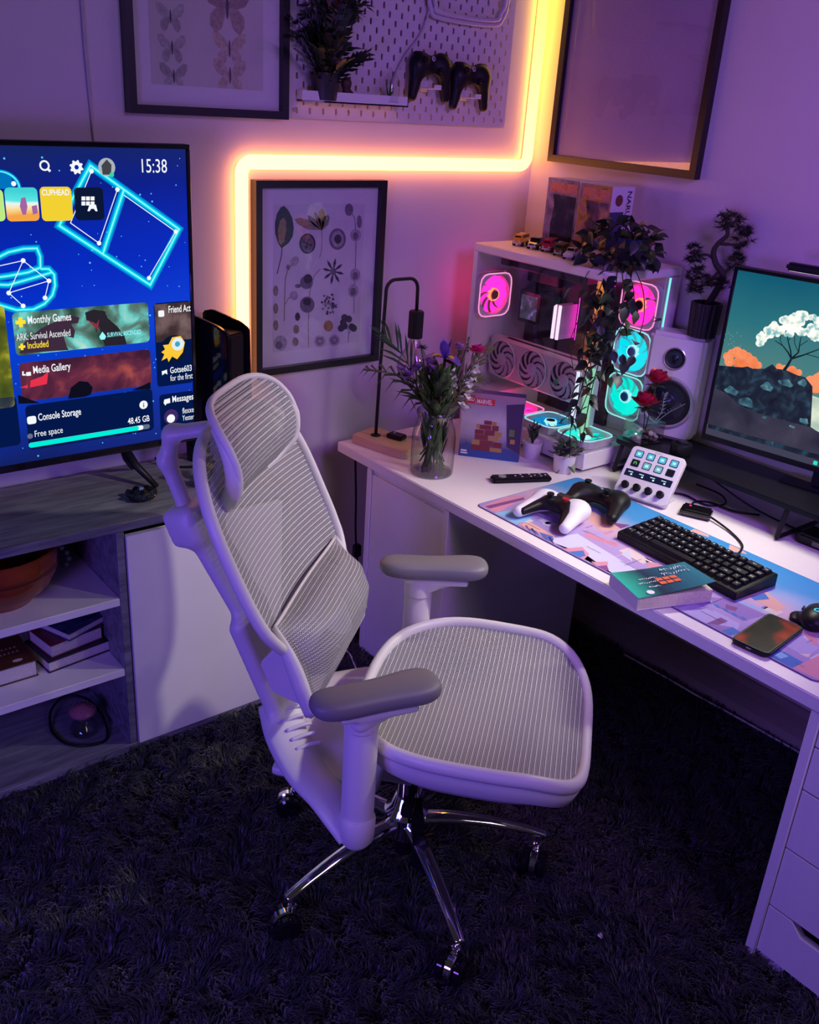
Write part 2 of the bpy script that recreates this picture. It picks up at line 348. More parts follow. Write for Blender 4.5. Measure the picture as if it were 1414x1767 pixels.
# ================================================================== THE ROOM
struct(boxes('floor', [(-1.6, WX+.1, -1.6, WY+.1, -.10, -.03)], mat('floor_underlay', (.012, .012, .014), .9, bump=.1)))
struct(boxes('wall_back', [(-1.6, WX+.1, WY, WY+.1, -.03, 2.75)], WALLM))
struct(boxes('wall_right', [(WX, WX+.1, -1.6, WY, -.03, 2.75)], WALLM))
SKIRT = mat('skirting_paint', (.30, .25, .24), .35)
struct(prism('baseboard_right', [(WX, -.03), (WX-.085, -.03), (WX-.085, .012), (WX-.075, .035), (WX-.05, .055), (WX-.018, .075), (WX-.012, .10), (WX, .10)], -1.5, WY-.015, SKIRT, axes='xzy'))
struct(boxes('baseboard_back', [(1.42, WX-.09, WY-.014, WY, -.03, .07)], mat('white_paint', (.6, .56, .55), .5)))
def carpet():
    nb = 230000; rg = np.random.default_rng(3)
    x = rg.uniform(-.35, 2.6, nb); y = rg.uniform(.25, 2.62, nb)
    d = np.hypot(x, y); keep = (rg.uniform(0, 1, nb) < np.clip(1.75/np.maximum(d, .6), .35, 1)) & (d > .55)
    keep &= ~((x > 1.80) & (x < 2.4) & (((y > .36) & (y < .70)) | ((y > 1.97) & (y < 2.32)))) & ~((y > 2.30) & (x < 1.37))
    x, y = x[keep], y[keep]; n = len(x)
    ph = 2.1*np.sin(7.3*x+2.2*np.sin(5.1*y))+1.7*np.sin(9.1*y+1.9*np.sin(6.3*x+1))+.9*np.sin(23*x+17*y); ph += 1.3*np.sin(41*x-35*y)+.9*np.sin(67*y+52*x); ph += rg.normal(0, .45, n)
    ln = rg.uniform(.028, .050, n); lean = rg.uniform(.4, 1.15, n); wd = rg.uniform(.0012, .0024, n)
    dx, dy = np.cos(ph), np.sin(ph); sx, sy = -dy*wd, dx*wd
    z0 = np.full(n, -.032)
    def ring(t, k):
        h = ln*(np.sin(t*np.pi/2*.9)); out = ln*lean*t*t
        return np.stack([x+dx*out+sx*k, y+dy*out+sy*k, z0+h], 1)
    R = [ring(0, 1), ring(0, -1), ring(.5, .9), ring(.5, -.9), ring(.82, .6), ring(.82, -.6), ring(1, 0)]
    V = np.stack(R, 1).reshape(-1, 3); b = np.arange(n)*7
    q = np.concatenate([np.stack([b, b+1, b+3, b+2], 1), np.stack([b+2, b+3, b+5, b+4], 1)]); tr = np.stack([b+4, b+5, b+6], 1)
    me = bpy.data.meshes.new('carpet_pile'); me.vertices.add(len(V)); me.vertices.foreach_set('co', V.ravel())
    li = np.concatenate([q.ravel(), tr.ravel()]); me.loops.add(len(li)); me.loops.foreach_set('vertex_index', li)
    tot = np.concatenate([np.full(len(q), 4), np.full(len(tr), 3)]); st = np.concatenate([[0], np.cumsum(tot)[:-1]])
    me.polygons.add(len(tot)); me.polygons.foreach_set('loop_start', st)
    me.update(calc_edges=True); me.validate(); me.polygons.foreach_set('use_smooth', [True]*len(me.polygons))
    m = mat('carpet_fibre', (.0085, .0105, .017), .5, var=.5, vscale=60, sheen=.25)
    o = place('carpet_pile', me, m); o['kind'] = 'stuff'; tag(o, 'black shaggy carpet pile covering the whole floor', 'carpet')
carpet()
# thin white cable lying along the wall under the desk, and a scrap on the carpet
tag(tube('floor_cable', [(2.56, 1.78, .004), (2.565, 1.6, .006), (2.57, 1.45, .004), (2.575, 1.3, .007), (2.585, 1.05, .005)], .0035, WHITE, sm=6), 'thin white cable lying along the wall under the desk', 'cable')
tag(tube('charger_cable', [(1.70, 2.40, .006), (1.705, 2.33, .008), (1.68, 2.26, .006), (1.655, 2.2, .008), (1.60, 2.08, .005)], .003, WHITE, sm=6), 'thin white cable on the carpet behind the chair', 'cable')
tag(boxes('paper_scrap', [(-.008, .009, -.006, .007, -.002, .004)], mat('paper', (.85, .85, .85), .8), bevel=.002, loc=(1.499, .964, .004), rot=(.3, .2, .5)), 'tiny white scrap on the dark carpet by the drawers', 'paper scrap')
# ================================================================== TV CABINET
def wood_grey():
    m = mat('grey_oak', (.19, .185, .20), .5); nt = m.node_tree; L = nt.links.new; b = nt.nodes['Principled BSDF']
    tc = nt.nodes.new('ShaderNodeTexCoord'); mp = nt.nodes.new('ShaderNodeMapping'); mp.inputs['Scale'].default_value = (1.2, 9, 9); L(tc.outputs['Object'], mp.inputs[0])
    n = nt.nodes.new('ShaderNodeTexNoise'); n.inputs['Scale'].default_value = 4; n.inputs['Detail'].default_value = 8; n.inputs['Roughness'].default_value = .65; n.inputs['Distortion'].default_value = .4; L(mp.outputs[0], n.inputs['Vector'])
    r = nt.nodes.new('ShaderNodeValToRGB'); r.color_ramp.elements[0].position = .32; r.color_ramp.elements[1].position = .68
    r.color_ramp.elements[0].color = (.085, .085, .105, 1); r.color_ramp.elements[1].color = (.25, .25, .29, 1); L(n.outputs[0], r.inputs[0]); L(r.outputs[0], b.inputs['Base Color'])
    bp = nt.nodes.new('ShaderNodeBump'); bp.inputs['Strength'].default_value = .15; bp.inputs['Distance'].default_value = .002; L(n.outputs[0], bp.inputs['Height']); L(bp.outputs[0], b.inputs['Normal'])
    return m
GREYWOOD = wood_grey()
ZT = .748
c = thing('tv_cabinet', 'long grey oak media cabinet with white shelves and white door', 'cabinet', (.6, 2.43, -.03))
def cb(n, b, m=GREYWOOD, bev=.0015): return boxes(n, [(b[0]-.6, b[1]-.6, b[2]-2.43, b[3]-2.43, b[4]+.03, b[5]+.03)], m, c, bevel=bev, seg=1)
cb('top_board', (-.25, 1.40, 2.243, 2.635, .722, ZT)); cb('bottom_board', (-.25, 1.40, 2.25, 2.62, -.004, .021)); cb('plinth', (-.24, 1.39, 2.262, 2.6, -.03, -.004))
cb('side_panel', (-.25, -.228, 2.25, 2.62, .021, .722)); cb('divider', (.857, .879, 2.252, 2.62, .021, .722)); cb('side_panel', (1.378, 1.40, 2.25, 2.62, .021, .722))
cb('back_panel', (-.25, 1.40, 2.62, 2.633, -.004, .722))
cb('shelf', (-.228, .857, 2.254, 2.62, .493, .517), LAM); cb('shelf', (-.228, .857, 2.254, 2.62, .262, .286), LAM)
cb('door', (.883, 1.374, 2.247, 2.265, .016, .703), LAM)
# ================================================================== DESK AND DRAWER UNITS
DZ = .735
d = thing('desk', 'long white laminate desk top along the right wall', 'desk', (2.2, 1.1, .70))
boxes('top_board', [(1.765-2.2, 2.662-2.2, -.45-1.1, 2.53-1.1, 0, .035)], LAM, d, bevel=.003)
def drawer_unit(label, y1, y0, drawers):
    cy = (y0+y1)/2; r = thing('drawer_unit', label, 'drawer unit', (1.767, cy, -.03), 0); h = .03; hw = (y1-y0)/2; T = .699
    boxes('side_panel', [(0, .655, hw-.024, hw, 0, T+h)], LAM, r, .0015, 1); boxes('side_panel', [(0, .655, -hw, -hw+.024, 0, T+h)], LAM, r, .0015, 1)
    boxes('back_panel', [(.64, .652, -hw+.024, hw-.024, 0, T+h)], LAM, r); boxes('top_panel', [(.01, .64, -hw+.024, hw-.024, T+h-.016, T+h)], LAM, r)
    boxes('base_panel', [(.02, .64, -hw+.024, hw-.024, 0, .04)], LAM, r)
    e = hw-.026
    if drawers:
        zs = [.016, .161, .334, .500, .615, .697]
        for a, b in zip(zs[:-1], zs[1:]):
            z0, z1 = a+.002+h, b-.002+h; dip = min(.028, (z1-z0)*.3)
            P = [(-e, z0), (e, z0), (e, z1), (.118, z1), (.090, z1-dip), (-.090, z1-dip), (-.118, z1), (-e, z1)] if a < .1 else [(-e, z0), (e, z0), (e, z1), (-e, z1)]
            f = prism('drawer', P, .006, .026, LAM, r, axes='yzx', bevel=.0012)
    else:
        boxes('front_panel', [(.004, .022, -e, e, .03, T+h-.017)], LAM, r, .001, 1)
    return r
drawer_unit('white drawer unit with scooped drawer fronts under the near end of the desk', .738, .33, True)
drawer_unit('plain white cabinet unit under the far end of the desk', 2.355, 1.934, False)
# ================================================================== NEON ROPE LIGHT
def neon():
    yy = WY-.022
    pts = [(1.452, yy, .80)]
    def corner(c, a0, a1, r, n=8):
        return [(c[0]+r*cos(radians(a0+(a1-a0)*i/n)), yy, c[1]+r*sin(radians(a0+(a1-a0)*i/n))) for i in range(n+1)]
    r = .035
    pts += [(1.452, yy, 1.0), (1.452, yy, 1.3)] + corner((1.452+r, 1.632-r), 180, 90, r) + [(1.8, yy, 1.632), (2.2, yy, 1.632)] + corner((2.632-r, 1.632+r), 270, 360, r) + [(2.632, yy, 1.9), (2.632, yy, 2.3), (2.632, yy, 2.7)]
    t = thing('neon_rope_light', 'glowing yellow orange neon rope light stepping up the wall', 'neon light', (1.452, yy, .80))
    m = bpy.data.materials.new('neon_glow'); m.use_nodes = True; nt = m.node_tree; nt.nodes.clear(); L = nt.links.new
    e = nt.nodes.new('ShaderNodeEmission'); o = nt.nodes.new('ShaderNodeOutputMaterial'); L(e.outputs[0], o.inputs[0]); e.inputs[1].default_value = 8.5
    g = nt.nodes.new('ShaderNodeNewGeometry'); s = nt.nodes.new('ShaderNodeSeparateXYZ'); L(g.outputs['Position'], s.inputs[0])
    a = nt.nodes.new('ShaderNodeMath'); a.operation = 'SUBTRACT'; L(s.outputs['Z'], a.inputs[0]); a.inputs[1].default_value = 1.60
    b = nt.nodes.new('ShaderNodeMath'); b.operation = 'MULTIPLY_ADD'; L(s.outputs['X'], b.inputs[0]); b.inputs[1].default_value = .55; b.inputs[2].default_value = -1.0
    cc = nt.nodes.new('ShaderNodeMath'); cc.operation = 'ADD'; L(a.outputs[0], cc.inputs[0]); L(b.outputs[0], cc.inputs[1])
    rp = nt.nodes.new('ShaderNodeValToRGB'); L(cc.outputs[0], rp.inputs[0]); cr = rp.color_ramp; set_ramp(cr, [(0, (1, .33, .085)), (.42, (1, .31, .075)), (1, (.95, .50, .03))])
    L(rp.outputs[0], e.inputs[0])
    V, F = tube_vf(pts, .0205, 12, flat=.8, upv=(0, 1, 0)); mk('light_tube', V, F, m, t, True, True)
    ch = [(p[0], WY-.004, p[2]) for p in pts]; V, F = tube_vf(ch, .012, 6, flat=.25, upv=(0, 1, 0)); mk('mounting_channel', V, F, WHITE, t, True, True)
neon()
# ================================================================== FRAMED PRINTS
FRAMEM = mat('black_frame', (.012, .011, .013), .32)
MATTE = mat('mount_board', (.62, .60, .60), .8)
PGLASS = pane('picture_glass', ior=1.4)
def frame_bars(root, W, H, bw, dep, m):
    """four mitred bars; local: x right, z up, y=0 wall, -y front"""
    for k in range(4):
        o = [(-W/2, -H/2), (W/2, -H/2), (W/2, H/2), (-W/2, H/2)]; i = [(-W/2+bw, -H/2+bw), (W/2-bw, -H/2+bw), (W/2-bw, H/2-bw), (-W/2+bw, H/2-bw)]
        P = [o[k], o[(k+1) % 4], i[(k+1) % 4], i[k]]; prism('frame_bar', P, 0, -dep, m, root, axes='xzy')
def pic(name, label, x0, x1, z0, z1, bw=.022, dep=.034):
    r = thing(name, label, 'picture frame', ((x0+x1)/2, WY-.001, (z0+z1)/2)); W, H = x1-x0, z1-z0
    frame_bars(r, W, H, bw, dep, FRAMEM); boxes('mount_board', [(-W/2+bw*.8, W/2-bw*.8, -.012, -.004, -H/2+bw*.8, H/2-bw*.8)], MATTE, r)
    return r
def Pt(b, zx, zy): return b.px(400+zx/4.11, 250+zy/4.11)
# --- botanical print
r = pic('botanical_print', 'black framed print of dried seed pods and leaves below the neon light', 1.494, 1.987, .976, 1.581)
B = Board((1.74, WY-.0135, 1.28), (1, 0, 0), (0, 0, 1), r, .0003)
paper = B.poly('print_sheet', [(1.568-1.74, 1.045-1.28), (1.912-1.74, 1.045-1.28), (1.912-1.74, 1.507-1.28), (1.568-1.74, 1.507-1.28)], mat('print_paper', (.55, .53, .545), .8, var=.06, vscale=9), 1)
def ink(i, c): return mat('ink_%s' % i, c, .85, var=.25, vscale=90)
DK, MD, LT, OC, TN = ink('dark', (.055, .045, .06)), ink('mid', (.16, .14, .17)), ink('light', (.34, .31, .34)), ink('ochre', (.32, .20, .09)), ink('tan', (.24, .20, .15))
def shp(pts, m, ly=2): return B.poly('print_motif', [Pt(B, *p) for p in pts], m, ly, paper)
def ell(cx, cy, rx, ry, m, ly=2, n=18, rot=0):
    return shp([(cx+rx*cos(2*pi*i/n)*cos(rot)-ry*sin(2*pi*i/n)*sin(rot), cy+rx*cos(2*pi*i/n)*sin(rot)+ry*sin(2*pi*i/n)*cos(rot)) for i in range(n)], m, ly)
def line(pts, w, m, ly=2): return B.ribbon('print_motif', [Pt(B, *p) for p in pts], w, m, ly, paper)
shp([(370, 432), (400, 460), (430, 520), (440, 590), (432, 650), (405, 695), (362, 728), (350, 730), (325, 690), (308, 630), (306, 560), (320, 490), (345, 445)], DK)
shp([(362, 515), (382, 530), (388, 600), (372, 680), (350, 712), (332, 690), (328, 600), (342, 540)], OC, 3)
for k in range(6): ell(352+(k % 2)*14, 545+k*27, 10, 12, TN, 4, 10)
line([(357, 720), (352, 790), (335, 860), (322, 915)], .003, DK)
for a, l, wd_ in ((-82, 210, 34), (-50, 150, 20), (-20, 145, 16), (38, 120, 26), (8, 160, 28)):
    t = radians(a-8); bx, by = 640, 605; tx, ty = bx+l*sin(t*.75), by-l*cos(t*.75)*.98
    nx, ny = (ty-by)/l, -(tx-bx)/l; shp([(bx, by), (bx+(tx-bx)*.45+nx*wd_, by+(ty-by)*.45+ny*wd_), (bx+(tx-bx)*.85+nx*wd_*.7, by+(ty-by)*.85+ny*wd_*.7), (tx, ty), (bx+(tx-bx)*.85-nx*wd_*.7, by+(ty-by)*.85-ny*wd_*.7), (bx+(tx-bx)*.45-nx*wd_, by+(ty-by)*.45-ny*wd_)], TN if a % 4 else OC)
line([(638, 600), (642, 680), (635, 760), (622, 800)], .0025, TN)
ell(537, 700, 58, 73, DK); ell(537, 700, 46, 60, MD, 3); 
for a in (20, 110): line([(537-34*cos(radians(a)), 698-40*sin(radians(a))), (537+34*cos(radians(a)), 698+40*sin(radians(a)))], .005, DK, 4)
ell(750, 668, 60, 77, MD); ell(750, 668, 44, 58, LT, 3); ell(752, 668, 26, 33, DK, 4)
for k in range(8):
    a = 2*pi*k/8+.2; shp([(720, 897), (720+52*cos(a)-10*sin(a), 897+62*sin(a)+10*cos(a)), (720+80*cos(a), 897+98*sin(a)), (720+52*cos(a)+10*sin(a), 897+62*sin(a)-10*cos(a))], DK, 2+.1*k)
ell(720, 897, 22, 26, MD, 4)
line([(372, 1250), (375, 1100), (380, 950), (400, 880), (440, 830)], .0035, TN); ell(445, 825, 28, 38, LT, 3, rot=.6); ell(400, 868, 14, 20, TN, 3)
line([(380, 1130), (400, 1090), (440, 1060)], .003, TN); ell(440, 1068, 30, 34, LT, 3)
line([(545, 1435), (543, 1270), (548, 1170), (553, 1050), (565, 980), (590, 920), (628, 880)], .003, TN)
ell(530, 975, 46, 48, MD, 3); ell(540, 950, 30, 34, DK, 4); ell(470, 1000, 22, 14, MD, 3); ell(535, 1133, 52, 58, MD, 3); ell(533, 1112, 28, 28, DK, 4)
for k in range(26):
    a = random.random()*2*pi; q = random.random()**.5; ell(697+62*q*cos(a), 1128+82*q*sin(a), 9, 9, DK if k % 2 else MD, 3+.02*k, 8)
for k in range(6): a = 2*pi*k/6; line([(697, 1130), (697+56*cos(a), 1130+76*sin(a))], .0015, DK)
ell(685, 1284, 34, 40, OC); 
for x, y in ((800, 1225), (830, 1235), (790, 1260), (775, 1300), (800, 1285), (850, 1290), (865, 1300)): ell(x, y, 24, 26, DK, 3+.01*x % 1, 10)
line([(825, 1400), (830, 1330), (812, 1270)], .002, DK); line([(830, 1340), (855, 1300)], .002, DK)
line([(866, 1195), (868, 1080), (875, 930), (880, 760), (882, 640), (872, 520), (830, 450)], .003, MD)
for x, y, rx, ry in ((878, 640, 38, 44), (876, 922, 36, 46), (862, 1035, 36, 48), (832, 460, 30, 44), (905, 545, 18, 46)): ell(x, y, rx, ry, MD if y < 600 else LT, 3); ell(x, y+6, rx*.55, ry*.6, MD, 4)
for y in (1035, 1160, 1280): ell(312, y, 18, 38, TN)
ell(345, 1405, 48, 54, LT); ell(335, 1420, 24, 28, MD, 3); ell(467, 1218, 18, 30, DK); ell(457, 1308, 22, 32, TN); ell(452, 1397, 22, 32, TN); ell(624, 1392, 40, 42, LT); ell(728, 1385, 38, 40, LT)
for x, y in ((624, 1392), (728, 1385)): ell(x, y, 24, 26, MD, 3); ell(x, y, 16, 18, LT, 4)
W_, H_ = .493, .605; boxes('glass_pane', [(-W_/2+.02, W_/2-.02, -.0215, -.0200, -H_/2+.02, H_/2-.02)], PGLASS, r)
# --- butterfly print
r = pic('butterfly_print', 'black framed print of six butterflies at the top left of the wall', 1.112, 1.606, 1.752, 2.357)
B = Board((1.36, WY-.0135, 2.05), (1, 0, 0), (0, 0, 1), r, .0003)
paper = B.poly('print_sheet', [(1.186-1.36, 1.826-2.05), (1.530-1.36, 1.826-2.05), (1.530-1.36, 2.285-2.05), (1.186-1.36, 2.285-2.05)], mat('print_paper_cream', (.50, .48, .42), .8, var=.05, vscale=9), 1)
def butterfly(cx, cy, s, m1, m2, half=0, cut=None):
    up_ = [(0, .1), (.25, .5), (.7, .85), (1.0, .8), (.98, .45), (.75, .1), (.4, -.02), (.08, -.02)]; lo_ = [(.05, 0), (.45, -.02), (.7, -.25), (.72, -.6), (.5, -.85), (.25, -.7), (.08, -.25)]
    for sg in (-1, 1):
        if half and sg != half: continue
        for P, mm, ly in ((up_, m1, 2), (lo_, m2, 3)):
            Q = [(cx+sg*s*x, cy+s*y) for x, y in P]
            if cut is not None: Q = [(x, max(y, cut)) for x, y in Q]
            B.poly('butterfly_print', Q, mm, ly, paper)
    if not half: B.disc('butterfly_print', (cx, cy+s*.05), s*.06, DK, 4, paper, ry=s*.42)
G1, G2, O1, O2, R1 = ink('wing_grey', (.36, .345, .30)), ink('wing_grey_dark', (.30, .285, .25)), ink('wing_ochre', (.42, .345, .23)), ink('wing_tan', (.40, .33, .24)), ink('wing_brown', (.26, .19, .155))
def bpx(x, y): return B.px(x, y)
q = bpx(294, 30); butterfly(q[0], q[1], .041, G1, G2); q = bpx(297, 84); butterfly(q[0], q[1], .041, G1, G2)
q = bpx(300, 133); butterfly(q[0], q[1], .041, G2, G1, cut=1.827-2.05); q = bpx(396, 86); butterfly(q[0], q[1], .052, O1, O2); q = bpx(397, 132); butterfly(q[0], q[1], .052, O2, O1, cut=1.827-2.05)
q = bpx(392, 14); butterfly(q[0], q[1], .075, R1, ink('wing_rust', (.33, .25, .19)))
W_, H_ = .494, .605; boxes('glass_pane', [(-W_/2+.02, W_/2-.02, -.0215, -.0200, -H_/2+.02, H_/2-.02)], PGLASS, r)
# --- big poster frame on the right wall (turned so that local -y faces the room)
r = thing('poster_frame', 'large dark framed poster on the right wall above the computer', 'picture frame', (WX-.001, 2.2185, 2.10), radians(-90))
frame_bars(r, .640, .890, .024, .030, mat('dark_wood_frame', (.014, .006, .006), .35))
boxes('poster_sheet', [(-.30, .30, -.012, -.004, -.425, .425)], mat('poster_paper', (.36, .28, .42), .7, var=.05, vscale=5), r)
boxes('glass_pane', [(-.30, .30, -.0175, -.016, -.425, .425)], pane('poster_glass', ior=1.5), r)
# ================================================================== PEGBOARD
def pegboard():
    x0, x1, z0, z1 = 1.613, 2.505, 1.757, 2.42; r = thing('pegboard', 'white slotted pegboard on the back wall beside the neon light', 'pegboard', ((x0+x1)/2, WY, z0))
    W, H = x1-x0, z1-z0; nx, nz = 36, 27; mx, mz = (W-nx*.0238)/2, (H-nz*.0238)/2; V = []; F = []
    gx = [-W/2]+[-W/2+mx+.0238*i for i in range(nx+1)]+[W/2]; gz = [0]+[mz+.0238*j for j in range(nz+1)]+[H]; y = -.018
    idx = {}
    for i, a in enumerate(gx):
        for j, b in enumerate(gz): idx[i, j] = len(V); V.append((a, y, b))
    for i in range(len(gx)-1):
        for j in range(len(gz)-1):
            c4 = (idx[i, j], idx[i+1, j], idx[i+1, j+1], idx[i, j+1])
            if 0 < i <= nx and 0 < j <= nz and (i+j) % 2 == 0:
                cx, cz = (gx[i]+gx[i+1])/2, (gz[j]+gz[j+1])/2; hw, hh = .0040, .0098; k = len(V)
                hole = [(-hw, -hh*.7), (0, -hh), (hw, -hh*.7), (hw, hh*.7), (0, hh), (-hw, hh*.7)]
                V += [(cx+a, y, cz+b) for a, b in hole]
                F += [(c4[0], c4[1], k+2, k+1, k), (c4[1], c4[2], k+3, k+2), (c4[2], c4[3], k+5, k+4, k+3), (c4[3], c4[0], k, k+5)]
            else: F.append(c4)
    o = mk('slotted_panel', V, F, mat('pegboard_white', (.60, .56, .57), .5), r); so = o.modifiers.new('s', 'SOLIDIFY'); so.thickness = .005; so.offset = -1
    for a in (-W/2+.02, W/2-.02):
        for b in (.022, H-.022): lathe('fixing', [(.007, 0), (.007, .016), (.006, .0185), (.002, .019)], mat('fixing_grey', (.35, .33, .35), .4), r, 12, loc=(a, -.003, b), rot=(pi/2, 0, 0))
    return r
pegboard()
# ================================================================== OFFICE CHAIR (local x forward, y to the sitter's left, z up)
def mesh_fabric():
    m = bpy.data.materials.new('woven_mesh'); m.use_nodes = True; nt = m.node_tree; L = nt.links.new; b = nt.nodes['Principled BSDF']; N = nt.nodes.new
    uvn = N('ShaderNodeUVMap'); mp = N('ShaderNodeMapping'); mp.inputs['Scale'].default_value = (100, 100, 100); L(uvn.outputs[0], mp.inputs[0])
    br = N('ShaderNodeTexBrick'); br.inputs['Scale'].default_value = 1; br.inputs['Brick Width'].default_value = .60; br.inputs['Row Height'].default_value = .373; br.inputs['Mortar Size'].default_value = .088
    br.inputs['Color1'].default_value = (0, 0, 0, 1); br.inputs['Color2'].default_value = (0, 0, 0, 1); br.inputs['Mortar'].default_value = (1, 1, 1, 1); br.inputs['Mortar Smooth'].default_value = .15; L(mp.outputs[0], br.inputs['Vector'])
    s = N('ShaderNodeSeparateXYZ'); L(mp.outputs[0], s.inputs[0])
    fr = N('ShaderNodeMath'); fr.operation = 'MULTIPLY'; fr.inputs[1].default_value = 1/1.12; L(s.outputs['Y'], fr.inputs[0])
    f2 = N('ShaderNodeMath'); f2.operation = 'FRACT'; L(fr.outputs[0], f2.inputs[0])
    ln = N('ShaderNodeMath'); ln.operation = 'LESS_THAN'; ln.inputs[1].default_value = .115; L(f2.outputs[0], ln.inputs[0])
    wv = N('ShaderNodeMath'); wv.operation = 'MULTIPLY'; wv.inputs[1].default_value = 12.0; L(s.outputs['X'], wv.inputs[0])
    sn = N('ShaderNodeMath'); sn.operation = 'SINE'; L(wv.outputs[0], sn.inputs[0])
    ga = N('ShaderNodeMath'); ga.operation = 'GREATER_THAN'; ga.inputs[1].default_value = -.55; L(sn.outputs[0], ga.inputs[0])
    l2 = N('ShaderNodeMath'); l2.operation = 'MULTIPLY'; L(ln.outputs[0], l2.inputs[0]); L(ga.outputs[0], l2.inputs[1])
    cl = N('ShaderNodeMix'); cl.data_type = 'RGBA'; cl.inputs[6].default_value = (.012, .012, .015, 1); cl.inputs[7].default_value = (.36, .36, .37, 1); L(br.outputs['Fac'], cl.inputs[0])
    c2 = N('ShaderNodeMix'); c2.data_type = 'RGBA'; c2.inputs[7].default_value = (.95, .95, .95, 1); L(l2.outputs[0], c2.inputs[0]); L(cl.outputs[2], c2.inputs[6])
    L(c2.outputs[2], b.inputs['Base Color']); b.inputs['Roughness'].default_value = .55
    mx = N('ShaderNodeMath'); mx.operation = 'MAXIMUM'; L(br.outputs['Fac'], mx.inputs[0]); L(l2.outputs[0], mx.inputs[1])
    al = N('ShaderNodeMath'); al.operation = 'MULTIPLY_ADD'; al.inputs[1].default_value = .42; al.inputs[2].default_value = .58; L(mx.outputs[0], al.inputs[0]); L(al.outputs[0], b.inputs['Alpha'])
    bp = N('ShaderNodeBump'); bp.inputs['Strength'].default_value = .4; bp.inputs['Distance'].default_value = .001; L(mx.outputs[0], bp.inputs['Height']); L(bp.outputs[0], b.inputs['Normal'])
    MATS['woven_mesh'] = m; return m
MESHM = mesh_fabric()
CHW = mat('chair_white', (.66, .645, .64), .42, bump=.03, bscale=500)
PAD = mat('armrest_grey', (.17, .165, .18), .5, bump=.03, bscale=600)
ch = thing('office_chair', 'white and grey mesh office chair with headrest on chrome castors', 'chair', (1.248, 1.429, 0), radians(-50))
def superel(cx, cy, a, b, n=3., k=64, nt=None):
    P = []
    for i in range(k):
        t = 2*pi*i/k; c_, s_ = cos(t), sin(t); e = 2/(nt if (nt and s_ > 0) else n)
        P.append((cx+a*abs(c_)**e*(1 if c_ >= 0 else -1), cy+b*abs(s_)**e*(1 if s_ >= 0 else -1)))
    return P
def panel(name, out, surf, parent, rings=14, inset=.0, mname=MESHM, thick=.004):
    """woven sheet filling an outline in (a,b); surf(a,b)->xyz; uv in metres"""
    cx = sum(p[0] for p in out)/len(out); cy = sum(p[1] for p in out)/len(out); k = len(out); V = [surf(cx, cy)]; U = [(cx, cy)]; F = []
    for r in range(1, rings+1):
        t = r/rings
        for a, b in out: p = (cx+(a-cx)*t, cy+(b-cy)*t); V.append(surf(*p)); U.append(p)
    for i in range(k): F.append((0, 1+i, 1+(i+1) % k))
    for r in range(rings-1):
        for i in range(k): a = 1+r*k; F.append((a+i, a+k+i, a+k+(i+1) % k, a+(i+1) % k))
    # true arc length along b for an even weave
    o = mk(name, V, F, mname, parent, True, uv=U)
    return o
def interp(x, xs, ys):
    return float(np.interp(x, xs, ys))
# --- backrest
def bu(v, wz):
    u = interp(wz, [.66, .75, .82, .90, 1.0, 1.10, 1.18], [-.225, -.262, -.303, -.343, -.388, -.432, -.470])
    return (u+.028*(v/.28)**2-.012, v, wz)
bo = superel(0, .922, .283, .248, 2.9, 72, 3.0)
bo = [(a*(1-.10*max(0, (.80-b)/.15)), b) for a, b in bo]
panel('back_mesh', bo, bu, ch)
tube('back_frame', [bu(a, b) for a, b in bo], .0108, CHW, ch, 10, closed=True, flat=1.35)
# --- lumbar pad: a bulging cushion of the same mesh in front of the lower back
def lsurf(v, s):
    # s runs 0 (top, against the back) to 1 (bottom)
    e = abs(v)/.235; f = 1-.95*e**4
    pu = interp(s, [0, .12, .3, .5, .7, .88, 1], [-.278, -.225, -.172, -.150, -.158, -.183, -.205]); pw = interp(s, [0, .12, .3, .5, .7, .88, 1], [.800, .806, .782, .728, .664, .606, .566])
    base = -.285+.085*s
    return (base+(pu-base)*f+.010*e**2, v, pw*f+(.800-.205*s)*(1-f))
def lum():
    ns, nv = 26, 24; V = []; U = []; F = []
    for i in range(ns+1):
        for j in range(nv+1):
            s = i/ns; v = -.232+.464*j/nv; V.append(lsurf(v, s)); U.append((v, .36*(1-s)))
    for i in range(ns):
        for j in range(nv): a = i*(nv+1)+j; F.append((a, a+1, a+nv+2, a+nv+1))
    mk('lumbar_mesh', V, F, MESHM, ch, True, uv=U)
    # side frames, top and bottom edge
    for sg in (-1, 1):
        P = [lsurf(sg*.234, i/16*(1 if sg < 0 else .94)) for i in range(17)]; tube('lumbar_frame', P, [.004+.008*sin(pi*(i/16)*.82) for i in range(17)], CHW, ch, 8, flat=1.7)
    tube('lumbar_edge', [lsurf(-.232+.464*j/20, 1) for j in range(21)], .007, CHW, ch, 8)
    tube('lumbar_edge', [lsurf(-.232+.464*j/20, 0) for j in range(21)], .004, CHW, ch, 8)
lum()
# lumbar bracket plates linking the pad to the spine
for sg in (-1, 1):
    prism('lumbar_bracket', [(-.33, .66), (-.285, .72), (-.225, .66), (-.20, .585), (-.225, .565), (-.30, .59)], sg*.150, sg*.172, CHW, ch, axes='xzy', bevel=.004)
